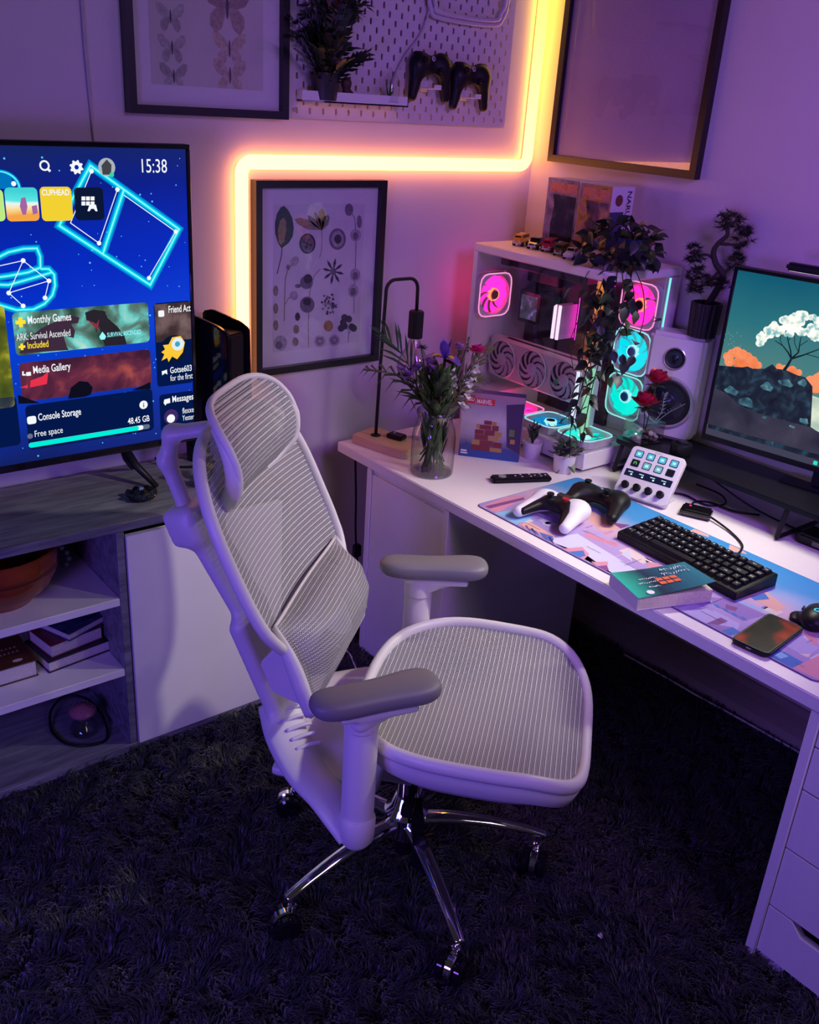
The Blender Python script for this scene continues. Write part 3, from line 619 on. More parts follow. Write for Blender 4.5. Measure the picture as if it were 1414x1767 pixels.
# --- spine, headrest arm, yoke
def rotY(t): return ((cos(t), 0, -sin(t)), (0, 1, 0), (sin(t), 0, cos(t)))
spine = d_union([d_box((-.365, 0, .545), (.022, .085, .155), .018, rotY(radians(23))), d_cap((-.42, 0, .70), (-.545, 0, .915), .030, .030, (1, 2.2, 1)), d_box((-.552, 0, .915), (.040, .075, .045), .016, rotY(radians(22)))], .03)
arm_l = d_union([d_cap((-.556, -.028, .94), (-.60, -.028, 1.06), .016, .018, (1, 1.3, 1)), d_cap((-.60, -.028, 1.06), (-.585, -.028, 1.125), .018, .017, (1, 1.3, 1)), d_cap((-.585, -.028, 1.125), (-.475, -.028, 1.155), .017, .016, (1, 1.6, 1))], .02)
nets('headrest_arm', arm_l, (-.66, -.09, .90), (-.43, .04, 1.20), .006, CHW, ch)
arm_r = d_cap((-.50, .0, .96), (-.47, .0, 1.10), .018, .014, (1, 2.2, 1)); nets('headrest_post', arm_r, (-.56, -.07, .92), (-.43, .07, 1.14), .006, CHW, ch)
# ribs cast into the yoke
yoke = d_union([d_box((-.275, 0, .408), (.07, .105, .022), .018, rotY(radians(-22))), 
                d_box((-.17, 0, .378), (.13, .185, .012), .010), d_box((-.06, 0, .345), (.14, .075, .035), .02)], .055)
nets('back_support', d_union([spine, yoke], .04), (-.66, -.36, .25), (.12, .36, 1.0), .0085, CHW, ch)
for sg in (-1, 1):   # swept wings carrying the arm posts
    sp_ = smooth_path([(-.325, sg*.03, .452), (-.285, sg*.10, .420), (-.215, sg*.185, .400), (-.145, sg*.245, .392), (-.100, sg*.280, .370), (-.068, sg*.300, .345)], 6); n_ = len(sp_)
    tube('support_wing', sp_, [.058-.020*(i/(n_-1)) for i in range(n_)], CHW, ch, 14, flat=.50, upv=(0, 0, 1))
for k in range(5):
    t_ = .10+.085*k; q_ = Vector((-.325+.40*t_*.55, -.03-.40*t_*.62, .474-.050*min(1, t_*1.8)))
    tube('support_rib', [q_+Vector((.030, .024, .000)), q_+Vector((.010, .006, .002)), q_+Vector((-.018, -.016, -.004))], .0050, CHW, ch, 6, sm=4)
# --- arm posts and pads
def arm_pad(a, loc):
    n = 18; half = .142; V = []; F = []; K = 20; X = [-half*cos(pi*i/(2*n)*2) for i in range(n+1)]
    for i, x in enumerate(X):
        t = x/half; end = max(1e-3, 1-abs(t)**5)**.42; wd = (.047+.006*t-.004*cos(pi*t)*1.0)*end; hh = .0225*max(.02, 1-abs(t)**9)**.5; zc = .004*t*t; yo = .006*sin(pi*t*.6)
        for j in range(K):
            q = 2*pi*j/K; c_, s_ = cos(q), sin(q); V.append((x, yo+wd*abs(c_)**.62*(1 if c_ > 0 else -1), zc+hh*abs(s_)**.62*(1 if s_ > 0 else -1)))
    for i in range(n):
        for j in range(K): F.append((i*K+j, i*K+(j+1) % K, (i+1)*K+(j+1) % K, (i+1)*K+j))
    F.append(tuple(range(K-1, -1, -1))); F.append(tuple(n*K+j for j in range(K))); mk('arm_pad', V, F, PAD, ch, True, loc=loc, rot=(0, 0, a))
for v, pu, ang in ((-.30, -.045, 33), (.30, -.035, 12)):
    s = 1 if v > 0 else -1
    lathe('arm_post', [(.030, 0), (.0345, .003), (.0345, .235), (.033, .24)], CHW, ch, 24, loc=(-.06, v, .405)).scale = (1.05, .92, 1)
    lathe('arm_post_collar', [(.034, 0), (.0375, .004), (.0385, .035), (.036, .05)], CHW, ch, 24, loc=(-.06, v, .640))
    lathe('arm_post_foot', [(.010, -.040), (.028, -.034), (.039, -.018), (.041, .010), (.041, .035), (.036, .045)], CHW, ch, 24, loc=(-.06, v, .365))
    a = radians(ang); ca, sa = cos(a), sin(a)
    b = nets('arm_bracket', d_union([d_box((0, 0, -.006), (.085, .026, .010), .008), d_cap((-.035, 0, -.03), (.05, 0, -.008), .024, .010)], .015), (-.10, -.05, -.06), (.10, .05, .02), .005, CHW, ch, loc=(pu+.02*ca, v, .697), rot=(0, 0, a))
    arm_pad(a, (pu+.012, v, .722))
# --- seat
def so_(k=80):
    P = []
    for i in range(k):
        t = 2*pi*i/k; c_, s_ = cos(t), sin(t); n = 4.2 if c_ > 0 else 2.7; e = 2/n
        u = .150+.262*abs(c_)**e*(1 if c_ >= 0 else -1); v = .302*abs(s_)**e*(1 if s_ >= 0 else -1)
        P.append((v*(1-.055*max(0, (u-.15)/.26)**2), u))
    return P
def ssurf(v, u, dz=0):
    z = .548+.026*(abs(v)/.30)**2.4
    z -= .050*max(0, (u-.27)/.14)**2
    z += .012*max(0, (.0-u)/.12)**1.5
    return (u, v, z+dz)
so = so_(); panel('seat_mesh', so, ssurf, ch, 16)
V, F = tube_vf([ssurf(a, b) for a, b in so], .0135, 10, closed=True, flat=1.25, upv=(0, 0, 1)); mk('seat_frame', V, F, CHW, ch, True)
# white skirt under the seat rim
A = Acc(); k = len(so); cyu = .15
ringp = [(1.0, -.008), (1.012, -.028), (.975, -.062), (.86, -.085), (.5, -.095)]
for sc, dz in ringp: A.V += [tuple(ssurf(a*sc, cyu+(b-cyu)*sc)[:2])+(ssurf(a*min(sc, 1), cyu+(b-cyu)*min(sc, 1))[2]*(.6 if sc < .9 else 1)+(.548*.4 if sc < .9 else 0)+dz,) for a, b in so]
for r_ in range(len(ringp)-1):
    for i in range(k): a = r_*k; A.F.append((a+i, a+(i+1) % k, a+k+(i+1) % k, a+k+i))
A.F.append(tuple((len(ringp)-1)*k+i for i in range(k)))
A.out('seat_shell', CHW, ch)
boxes('slide_plate', [(-.04, .30, -.12, .12, .432, .452)], CHW, ch, .006)
boxes('slide_plate', [(.05, .26, -.215, -.15, .440, .462)], CHW, ch, .006)
boxes('tilt_mechanism', [(-.10, .12, -.075, .075, .355, .434)], mat('mechanism_grey', (.30, .29, .29), .45), ch, .012)
boxes('tilt_lever', [(.03, .045, -.20, -.06, .375, .385), (.025, .05, -.24, -.19, .368, .391)], BLACK, ch, .003)
# --- gas lift, star base and castors
lathe('gas_lift', [(.026, .20), (.026, .30), (.0185, .305), (.0185, .37)], CHROME, ch, 20)
lathe('hub', [(.030, .095), (.048, .115), (.052, .165), (.056, .185), (.040, .205), (.030, .232), (.027, .235)], CHROME, ch, 28)
lathe('gas_lift_sleeve', [(.024, .05), (.024, .12)], BLACK, ch, 16)
boxes('lever_blade', [(-.016, .016, -.003, .003, -.14, 0)], BLACK, ch, .002, loc=(.03, -.055, .27), rot=(radians(-24), 0, radians(30)))
prism('lever_blade', [(-.022, -.10), (.030, -.125), (.036, -.06), (.012, 0), (-.010, 0)], -.004, .004, BLACK, ch, axes='xzy', loc=(.055, -.10, .20), bevel=.002)
for k, ang in enumerate((161.5, 233, 302, 14, 88)):
    a = radians(ang); ca, sa = cos(a), sin(a); L_ = .362
    def P(r, z, o=0): return (r*ca-o*sa, r*sa+o*ca, z)
    pts = [P(.035, .158), P(.12, .160), P(.22, .148), P(.31, .128), P(L_+.006, .110)]; sp = smooth_path(pts, 6)
    V, F = tube_vf(sp, [.024-.011*i/(len(sp)-1) for i in range(len(sp))], 12, flat=.62, upv=(0, 0, 1)); mk('base_leg', V, F, CHROME, ch, True)
    lathe('castor_stem', [(.011, .062), (.011, .078), (.007, .08), (.007, .118)], CHROME, ch, 14, loc=P(L_-.012, 0))
    # castor pointing its own way
    ya = radians([200, 215, 255, 262, 60][k]); cx_, cy_ = P(L_-.012, 0)[:2]; wc = (cx_+.016*cos(ya), cy_+.016*sin(ya), .030)
    cs = lathe('castor_hood', [(.001, -.010), (.033, -.010), (.037, -.007), (.037, .007), (.033, .010), (.001, .010)], CHROME, ch, 22, loc=(wc[0], wc[1], wc[2]+.004), rot=(pi/2, 0, ya))
    for sg in (-1, 1):
        lathe('castor_wheel', [(.004, -.010), (.028, -.011), (.034, -.006), (.034, .006), (.028, .011), (.004, .010)], BLACKG, ch, 22, loc=(wc[0]-sg*.021*sin(ya), wc[1]+sg*.021*cos(ya), wc[2]), rot=(pi/2, 0, ya))
# --- headrest
def hsurf(v, wz):
    e = abs(v)/.19
    u = interp(wz, [1.00, 1.03, 1.07, 1.115, 1.16, 1.20, 1.24], [-.425, -.395, -.372, -.372, -.392, -.422, -.462])
    return (u+.018*e*e-.01, v, wz+.012*e*e)
ho = superel(0, 1.122, .192, .112, 2.6, 64, 3.4)
panel('headrest_mesh', ho, hsurf, ch, 12)
P = [hsurf(a, b) for a, b in ho]
tube('headrest_frame', [(p[0]-.004, p[1], p[2]) for p in P], .0075, CHW, ch, 10, closed=True, flat=1.3)
for sg in (-1, 1):   # broad curved side wings of the frame, hooked at the lower end
    Q = [hsurf(sg*v_, z) for v_, z in ((.176, 1.195), (.187, 1.165), (.190, 1.13), (.189, 1.095), (.184, 1.062), (.174, 1.036))]; Q = [(q[0]-.013, q[1], q[2]) for q in Q]+[(-.425, sg*.160, 1.014), (-.452, sg*.140, 1.026)]
    sp = smooth_path(Q, 5); n_ = len(sp); tube('headrest_wing', sp, [.007+.013*sin(pi*min(1, i/n_*1.0)) for i in range(n_)], CHW, ch, 10, flat=.55, upv=(0, 1, 0))
boxes('headrest_bracket', [(-.49, -.425, -.055, .055, 1.08, 1.17)], CHW, ch, .012)
# ================================================================== TELEVISION
TVY = 2.50
def tv():
    x0, x1, z0, z1 = -.225, 1.2255, .845, 1.684
    r = thing('television', 'large flat television showing a blue console menu on the media cabinet', 'television', ((x0+x1)/2, TVY+.02, ZT)); ox, oy, oz = r.location
    def bx(n, a, m, bev=.002): return boxes(n, [(a[0]-ox, a[1]-ox, a[2]-oy, a[3]-oy, a[4]-oz, a[5]-oz)], m, r, bev, 1)
    bx('housing', (x0, x1, TVY, TVY+.03, z0, z1), BLACK, .003); bx('rear_bulge', (x0+.2, x1-.2, TVY+.03, TVY+.07, z0+.05, z0+.5), BLACK, .01)
    for b in ((x0, x1, TVY-.006, TVY, z1-.012, z1), (x0, x1, TVY-.006, TVY, z0, z0+.020), (x0, x0+.012, TVY-.006, TVY, z0+.02, z1-.012), (x1-.011, x1, TVY-.006, TVY, z0+.02, z1-.012)): bx('bezel', b, BLACKG, .0015)
    for fx, sg in ((1.0, 1), (0.0, -1)):
        for dy, ln in ((-.085, 1), (.085, -1)):
            P = [(fx-ox, TVY+.012-oy, z0+.004-oz), (fx+sg*.018-ox, TVY+.012+dy*.35-oy, z0-.040-oz), (fx+sg*.05-ox, TVY+dy-oy, .007)]
            V, F = tube_vf(P, [.016, .014, .009], 6, flat=.7, upv=(0, 0, 1)); mk('foot', V, F, BLACK, r, True)
    # screen picture
    m = bpy.data.materials.new('menu_background'); m.use_nodes = True; nt = m.node_tree; L = nt.links.new; N = nt.nodes.new; b = nt.nodes['Principled BSDF']
    tc = N('ShaderNodeTexCoord'); s = N('ShaderNodeSeparateXYZ'); L(tc.outputs['Object'], s.inputs[0])
    mr = N('ShaderNodeMapRange'); mr.inputs['From Min'].default_value = z0-oz; mr.inputs['From Max'].default_value = z1-oz; L(s.outputs['Z'], mr.inputs['Value'])
    rp = N('ShaderNodeValToRGB'); cr = rp.color_ramp
    set_ramp(cr, [(0, (.004, .012, .11)), (.42, (.0, .045, .62)), (.62, (.0, .022, .50)), (.85, (.002, .012, .24)), (1, (.006, .016, .12))])
    n = N('ShaderNodeTexNoise'); n.inputs['Scale'].default_value = 2.2; L(tc.outputs['Object'], n.inputs['Vector']); ma = N('ShaderNodeMath'); ma.operation = 'MULTIPLY_ADD'; ma.inputs[1].default_value = .3; ma.inputs[2].default_value = -.15; L(n.outputs[0], ma.inputs[0])
    ad = N('ShaderNodeMath'); L(ma.outputs[0], ad.inputs[0]); L(mr.outputs[0], ad.inputs[1]); L(ad.outputs[0], rp.inputs[0])
    b.inputs['Base Color'].default_value = (.004, .004, .006, 1); b.inputs['Roughness'].default_value = .18; b.inputs['Specular IOR Level'].default_value = .25
    L(rp.outputs[0], b.inputs['Emission Color']); b.inputs['Emission Strength'].default_value = 1.0
    S = Board((0, TVY-.0008, 0), (1, 0, 0), (0, 0, 1), r, .0003)
    sc = S.poly('screen', [(x0+.011, z0+.019), (x1-.010, z0+.019), (x1-.010, z1-.011), (x0+.011, z1-.011)], m, 0)
    xr, zb = x1-.0105, z0+.0195
    WH = emit('menu_white', (.85, .88, .92)); CYG = emit('menu_cyan', (.0, .62, .80)); CYD = emit('menu_cyan_dim', (.0, .22, .62)); CYB = emit('menu_cyan_bright', (.30, .95, 1.0)); CARD = emit('menu_card', (.001, .008, .065)); TEAL = emit('menu_teal', (.0, .80, .68)); YEL = emit('menu_yellow', (.95, .72, .03)); NAVY = emit('menu_navy', (.003, .008, .032)); GREY = emit('menu_grey', (.12, .15, .22)); INK = emit('menu_ink', (.004, .004, .012))
    def p1(a, b): return S.px(a*340/1414, 250+b*340/1414)      # crop of the upper half
    def p2(a, b): return S.px(a*345/1414, 500+b*345/1414)      # crop of the lower half
    def glow(P, closed=False, w=.016):
        for wd_, mm, ly in ((w*1.35, CYD, 1), (w*.75, CYG, 2), (w*.22, CYB, 3)): S.ribbon('neon_drawing', P, wd_, mm, ly, sc, closed)
    # star dots
    rs = random.Random(5); A = []
    for k in range(150):
        x = rs.uniform(.55, x1-.02); z = rs.uniform(z0+.03, z1-.02); q = rs.choice((.0012, .0015, .002, .0028)); A.append([(x+q*cos(t*pi/3), z+q*sin(t*pi/3)) for t in range(6)])
    S.polys('star_dots', A, emit('menu_star', (.10, .50, .85)), 1, sc)['kind'] = 'stuff'
    glow([p1(*q) for q in ((648, 148), (1285, 605), (1078, 1005), (425, 580), (480, 460))], True)
    glow([p1(*q) for q in ((888, 325), (738, 780))])
    for P in (((655, 188), (505, 560), (710, 705), (842, 320)), ((888, 360), (1260, 622), (1068, 950))): S.ribbon('constellation_line', [p1(*q) for q in P], .0022, WH, 4, sc)
    for q in ((655, 188), (842, 320), (710, 705), (1260, 622), (1068, 955), (165, 830), (350, 975), (322, 1097), (62, 1062), (165, 1155), (97, 278)): S.disc('constellation_star', p1(*q), .0062, WH, 5, sc, 8)
    glow([p1(*q) for q in ((-120, 860), (60, 770), (170, 745), (265, 742), (288, 800), (290, 880), (200, 915), (60, 940), (-80, 960))], w=.013)
    glow([p1(*q) for q in ((290, 890), (350, 890), (388, 930), (395, 1010), (375, 1080), (320, 1140), (240, 1180), (120, 1185), (0, 1150), (-120, 1090))], w=.013)
    glow([p1(*q) for q in ((-120, 1000), (60, 1005), (220, 960), (370, 915))], w=.013)
    S.ribbon('constellation_line', [p1(*q) for q in ((-60, 880), (165, 830), (350, 975), (62, 1062), (165, 1155))], .002, WH, 4, sc); S.ribbon('constellation_line', [p1(*q) for q in ((165, 830), (62, 1062))], .002, WH, 4, sc); S.ribbon('constellation_line', [p1(*q) for q in ((350, 975), (322, 1097))], .002, WH, 4, sc)
    S.poly('globe_drawing', [p1(60+100*cos(t)-60, 310+115*sin(t)*-1) for t in np.linspace(-.1, pi*.6, 12)]+[p1(-60, 310)], emit('menu_globe', (.0, .16, .48)), 2, sc); glow([p1(-20+160*cos(t), 320-130*sin(t)) for t in np.linspace(.1, 1.7, 10)], w=.007)
    # top row: search, settings, avatar, clock
    q = p1(318, 148); S.ribbon('search_icon', S.circ(q, .0105, 18), .0042, WH, 5, sc, True); S.ribbon('search_icon', [p1(336, 167), p1(360, 190)], .006, WH, 5, sc)
    q = p1(548, 160); S.polys('settings_icon', [[(q[0]+(.0175 if (i//2) % 2 else .0135)*cos(2*pi*i/32), q[1]+(.0175 if (i//2) % 2 else .0135)*sin(2*pi*i/32)) for i in range(32)]], WH, 5, sc); S.disc('settings_icon', q, .0055, emit('menu_blue', (.002, .02, .30)), 6, sc)
    q = p1(765, 160); S.disc('avatar', q, .0225, emit('menu_avatar', (.38, .42, .46)), 5, sc, 24); S.poly('avatar', [(q[0]-.012, q[1]-.018), (q[0]+.010, q[1]-.018), (q[0]+.013, q[1]+.006), (q[0]+.001, q[1]+.019), (q[0]-.014, q[1]+.004)], emit('menu_steel', (.05, .055, .065)), 6, sc); S.disc('status_dot', (q[0]+.012, q[1]-.018), .006, emit('menu_green', (.03, .62, .35)), 7, sc)
    q = p1(1000, 198); S.text('15:38', q, .0345*1.42, WH, 5, sc, fit=p1(1180, 190)[0]-q[0])
    # game tiles
    def tile(name, a, b, c_, d_, m, ly=6, r_=.008):
        ym, xm = (b+d_)/2, (a+c_)/2; X0, X1, Z0_, Z1_ = p1(a, ym)[0], p1(c_, ym)[0], p1(xm, d_)[1], p1(xm, b)[1]; return S.poly(name, rrect(X0+.002, X1-.002, Z0_, Z1_, r_+.003), m, ly, sc)
    TLR = [p1(285, 545), p1(522, 300)]; tw = TLR[1][0]-TLR[0][0]
    tile('game_tile', -220, 318, 35, 550, emit('menu_lime', (.48, .78, .22)))
    t = tile('game_tile', 32, 305, 280, 547, ramp_mat('tile_art', [(.2, (.85, .35, .05)), (.42, (.90, .72, .35)), (.55, (.75, .85, .85)), (.62, (.10, .75, .72)), (.9, (.05, .60, .62))], 9, axis='Z', lo=p1(150, 547)[1]-oz, hi=p1(150, 305)[1]-oz))
    S.polys('tile_figure', [[p1(*q) for q in ((150, 380), (180, 375), (195, 440), (185, 500), (160, 500), (140, 440))], [p1(*q) for q in ((225, 440), (262, 430), (270, 490), (235, 500))]], emit('tile_purple', (.35, .12, .35)), 7, t)
    t = tile('game_tile', 285, 300, 522, 545, emit('tile_yellow', (.83, .60, .03))); S.text('CUPHEAD', p1(298, 362), .0145*1.4, WH, 8, t, fit=p1(495, 355)[0]-p1(298, 362)[0], bold=.015)
    t = tile('game_tile', 530, 305, 748, 540, NAVY)
    S.polys('library_icon', [[p1(583+i*33, 370+j*36), p1(610+i*33, 370+j*36), p1(610+i*33, 398+j*36), p1(583+i*33, 398+j*36)] for i in range(3) for j in range(2)], WH, 7, t); S.poly('library_icon', [p1(*q) for q in ((640, 428), (686, 428), (698, 475), (684, 476), (672, 458), (652, 458), (640, 476), (625, 474))], WH, 8, t)
    # lower cards (their edges run level on the real screen)
    def card(name, P, m, ly=6, r_=.012):
        a, b = p2(*P[0]), p2(*P[1]); x_1 = min(b[0], xr); return S.poly(name, rrect(a[0], x_1, b[1], a[1], min(r_, (x_1-a[0])/3)), m, ly, sc)
    L1, R1, = p2(75, 160)[0]+.002, p2(1045, 100)[0]
    def row(zt_, zb_): return p2(*zt_)[1], p2(*zb_)[1]
    zA, zB = row((560, 125), (560, 420)); zC, zD = row((590, 470), (590, 735)); zE, zF = row((620, 760), (600, 1070))
    art = ramp_mat('dino_art', [(.25, (.012, .03, .03)), (.42, (.04, .10, .07)), (.52, (.10, .20, .17)), (.62, (.12, .55, .50)), (.8, (.55, .78, .70))], 14, detail=6, dist=.6)
    t = S.poly('menu_card', rrect(L1, R1, zB, zA, .012), art, 6, sc)
    DN = emit('dino_dark', (.020, .016, .024)); S.poly('dinosaur_silhouette', [p2(*q) for q in ((135, 450), (170, 370), (290, 270), (420, 210), (500, 180), (560, 195), (550, 235), (500, 240), (530, 290), (520, 340), (480, 330), (440, 300), (470, 400), (485, 425))], emit('dino_violet', (.045, .022, .045)), 7, t)
    S.poly('dinosaur_silhouette', [p2(*q) for q in ((600, 160), (660, 138), (740, 150), (760, 200), (830, 260), (880, 330), (895, 385), (740, 398), (720, 330), (700, 260), (680, 300), (660, 230), (610, 215))], DN, 7, t); S.poly('dinosaur_silhouette', [p2(*q) for q in ((615, 212), (680, 240), (700, 205), (690, 290), (655, 250))], emit('dino_mouth', (.22, .03, .05)), 8, t)
    def plus(q, s, m, ly, par): S.polys('plus_icon', [[(q[0]-s, q[1]-s*.38), (q[0]+s, q[1]-s*.38), (q[0]+s, q[1]+s*.38), (q[0]-s, q[1]+s*.38)], [(q[0]-s*.38, q[1]-s), (q[0]+s*.38, q[1]-s), (q[0]+s*.38, q[1]+s), (q[0]-s*.38, q[1]+s)]], m, ly, par)
    plus(p2(143, 228), .0125, YEL, 9, t); S.text('Monthly Games', p2(193, 240), .0205*1.38, WH, 9, t, fit=p2(500, 215)[0]-p2(193, 240)[0], bold=.012); S.text('ARK: Survival Ascended', p2(115, 360), .0190*1.38, WH, 9, t, fit=p2(497, 325)[0]-p2(115, 360)[0]); plus(p2(153, 402), .0085, YEL, 9, t); S.text('Included', p2(192, 416), .0185*1.38, YEL, 9, t, fit=p2(338, 395)[0]-p2(192, 416)[0], bold=.01)
    S.poly('logo_mark', [p2(*q) for q in ((700, 330), (722, 295), (748, 328), (738, 350), (710, 352))], CYB, 9, t); S.text('SURVIVAL ASCENDED', p2(756, 334), .0125*1.4, CYB, 9, t, fit=p2(996, 310)[0]-p2(756, 334)[0], bold=.01)
    art2 = ramp_mat('gallery_art', [(.25, (.012, .004, .012)), (.45, (.055, .012, .035)), (.58, (.13, .022, .05)), (.75, (.36, .07, .06))], 11, detail=6, dist=.5)
    t = S.poly('menu_card', rrect(L1+.004, R1, zD, zC, .012), art2, 6, sc); S.poly('gallery_figure', [p2(*q) for q in ((480, 770), (500, 690), (560, 645), (620, 650), (655, 690), (640, 740), (600, 755))], INK, 7, t); S.polys('gallery_glow', [[p2(*q) for q in ((210, 690), (215, 640), (300, 610), (340, 575), (330, 665))], [p2(*q) for q in ((140, 690), (195, 670), (195, 695))]], emit('gallery_red', (.75, .03, .07)), 7, t)
    S.polys('gallery_corner', [[p2(*q) for q in ((125, 742), (280, 800), (130, 805))], [p2(*q) for q in ((930, 712), (1062, 650), (1064, 700))]], INK, 7, t)
    S.ribbon('gallery_icon', [p2(*q) for q in ((160, 575), (160, 600), (180, 600))], .004, WH, 9, t); S.poly('gallery_icon', [p2(*q) for q in ((182, 582), (215, 578), (218, 605), (184, 608))], WH, 9, t); S.text('Media Gallery', p2(232, 592), .0210*1.38, WH, 9, t, fit=p2(496, 560)[0]-p2(232, 592)[0], bold=.012)
    t = S.poly('menu_card', rrect(L1+.008, R1, zF, zE, .012), CARD, 6, sc)
    q = p2(222, 920); S.poly('storage_icon', rrect(q[0]-.012, q[0]+.012, q[1]-.011, q[1]+.011, .006), WH, 9, t); S.text('Console Storage', p2(268, 925), .0205*1.38, WH, 9, t, fit=p2(571, 885)[0]-p2(268, 925)[0], bold=.012); q = p2(1013, 812); S.disc('info_icon', q, .0125, WH, 9, t); S.text('i', (q[0]-.002, q[1]-.007), .021, INK, 10, t, bold=.015)
    S.text('48.45 GB', p2(903, 950), .0190*1.38, WH, 9, t, fit=p2(1056, 925)[0]-p2(903, 950)[0], bold=.01); q = p2(211, 1034); S.disc('legend_dot', q, .0075, GREY, 9, t); S.text('Free space', p2(242, 1040), .0185*1.38, WH, 9, t, fit=p2(440, 1010)[0]-p2(242, 1040)[0])
    a, b_ = p2(200, 1092), p2(1058, 970); zc = (a[1]+b_[1])/2; xa, xb = a[0], p2(980, 980)[0]
    S.poly('storage_bar', rrect(xa, b_[0], zc-.007, zc+.007, .0068), GREY, 9, t); S.poly('storage_bar', rrect(xa, p2(1012, 980)[0], zc-.007, zc+.007, .0068), WH, 10, t); S.poly('storage_bar', rrect(xa, xb, zc-.007, zc+.007, .0068), TEAL, 11, t)
    X2 = p2(1095, 300)[0]
    zG, zH = p2(1225, 85)[1], p2(1240, 670)[1]; t = S.poly('menu_card', rrect(X2, xr, zH, zG, .010), CARD, 6, sc)
    S.poly('card_picture', [(X2+.002, (zG+zH)/2+.01), (xr-.001, (zG+zH)/2+.01), (xr-.001, zG-.003), (X2+.002, zG-.003)], ramp_mat('friend_art', [(.3, (.012, .01, .014)), (.5, (.05, .028, .03)), (.65, (.16, .10, .10)), (.85, (.22, .24, .26))], 12), 7, t)
    q = p2(1138, 165); S.poly('activity_icon', rrect(q[0]-.009, q[0]+.009, q[1]-.010, q[1]+.008, .004), WH, 9, t); S.text('Friend Act', p2(1188, 163), .0205*1.38, WH, 9, t, fit=xr-.002-p2(1188, 163)[0], bold=.012)
    q = p2(1225, 420); S.disc('badge', q, .041, NAVY, 9, t, 28); fl = [p2(*v) for v in ((1215, 335), (1275, 325), (1305, 370), (1290, 440), (1250, 490), (1215, 470), (1190, 510), (1180, 480), (1140, 500), (1160, 455), (1138, 440), (1165, 420), (1150, 390), (1190, 385))]; S.poly('badge_flame', fl, emit('flame_orange', (.95, .55, .04)), 10, t); S.disc('badge_ball', p2(1255, 382), .019, emit('ball_white', (.7, .8, .85)), 11, t); S.disc('badge_ball', p2(1252, 382), .008, emit('ball_teal', (.05, .35, .5)), 12, t)
    S.poly('pad_icon', [p2(*v) for v in ((1142, 575), (1160, 570), (1178, 562), (1182, 598), (1165, 588), (1145, 604))], WH, 9, t); S.text('Gotse603', p2(1200, 590), .0190*1.38, WH, 9, t, fit=xr-.004-p2(1200, 590)[0], bold=.01); S.text('for the first', p2(1203, 645), .0185*1.38, WH, 9, t, fit=xr-.001-p2(1203, 645)[0])
    zI, zJ = p2(1240, 728)[1], p2(1250, 985)[1]; t = S.poly('menu_card', rrect(X2+.004, xr, zJ, zI, .010), CARD, 6, sc)
    S.poly('message_icon', [p2(*v) for v in ((1160, 775), (1200, 765), (1202, 798), (1175, 805), (1168, 818), (1155, 800))], WH, 9, t); S.text('Messages', p2(1215, 795), .0200*1.38, WH, 9, t, fit=xr-.002-p2(1215, 795)[0], bold=.012); q = p2(1208, 895); S.disc('avatar', q, .0225, emit('avatar_dark', (.05, .02, .12)), 9, t, 22); S.disc('avatar', (q[0]-.001, q[1]-.006), .013, WH, 10, t); S.text('flexxe', p2(1288, 875), .0185*1.38, WH, 9, t, fit=xr-.001-p2(1288, 875)[0]); S.text('Yester', p2(1288, 925), .0175*1.38, WH, 9, t, fit=xr-.001-p2(1288, 925)[0])
    # cards cut by the left edge of the view
    S.poly('menu_card', rrect(.15, L1-.012, zF+.02, zE+.03, .012), CARD, 6, sc); S.poly('menu_card', rrect(.10, p2(48, 300)[0], zD-.01, zA+.02, .012), ramp_mat('jungle_art', [(.3, (.01, .03, .01)), (.5, (.10, .12, .01)), (.65, (.55, .50, .03)), (.85, (.8, .75, .25))], 10), 6, sc)
    tag(tube('television_cable', [(1.012, WY-.006, 2.7), (1.011, WY-.006, 2.01), (1.013, WY-.006, 1.85), (1.019, WY-.006, 1.69), (1.02, WY-.02, 1.62), (1.0, WY-.04, 1.50)], .0035, mat('cable_white', (.45, .42, .48), .5), sm=6), 'thin pale cable hanging down the wall behind the television', 'cable')
tv()
# ================================================================== THINGS ON AND IN THE CABINET
def console():
    r = thing('game_console', 'glossy black upright game console behind the television', 'game console', (1.312, 2.532, ZT), radians(24)); H = .455
    def plate(x0, x1, lean):
        P = [(-.082, 0), (.082, 0), (.092, H*.55), (.086, H), (.05, H+.010), (-.05, H-.010), (-.086, H-.028), (-.092, H*.5)]
        prism('side_plate', P, x0, x1, BLACKG, r, axes='yzx', bevel=.005)
    plate(-.058, -.040, 0); plate(.040, .056, 0)
    boxes('core', [(-.036, .036, -.078, .078, .006, H-.035)], BLACK, r, .006); boxes('disc_slot', [(-.004, .004, -.0805, -.078, .14, .30)], RUBBER, r); lathe('stand', [(.06, 0), (.06, .006), (.05, .008)], BLACK, r, 24)
    tube('cable', [(-.02, -.079, .20), (-.02, -.10, .19), (0, -.10, .16), (.03, -.085, .15)], .003, BLACK, r, 6, sm=5)
console()
tag(tube('loose_cable', [(1.13, 2.6, ZT+.02), (1.145, 2.57, ZT+.006), (1.18, 2.53, ZT+.004), (1.25, 2.5, ZT+.004)], .004, BLACK, sm=6), 'black cable lying behind the television foot', 'cable')
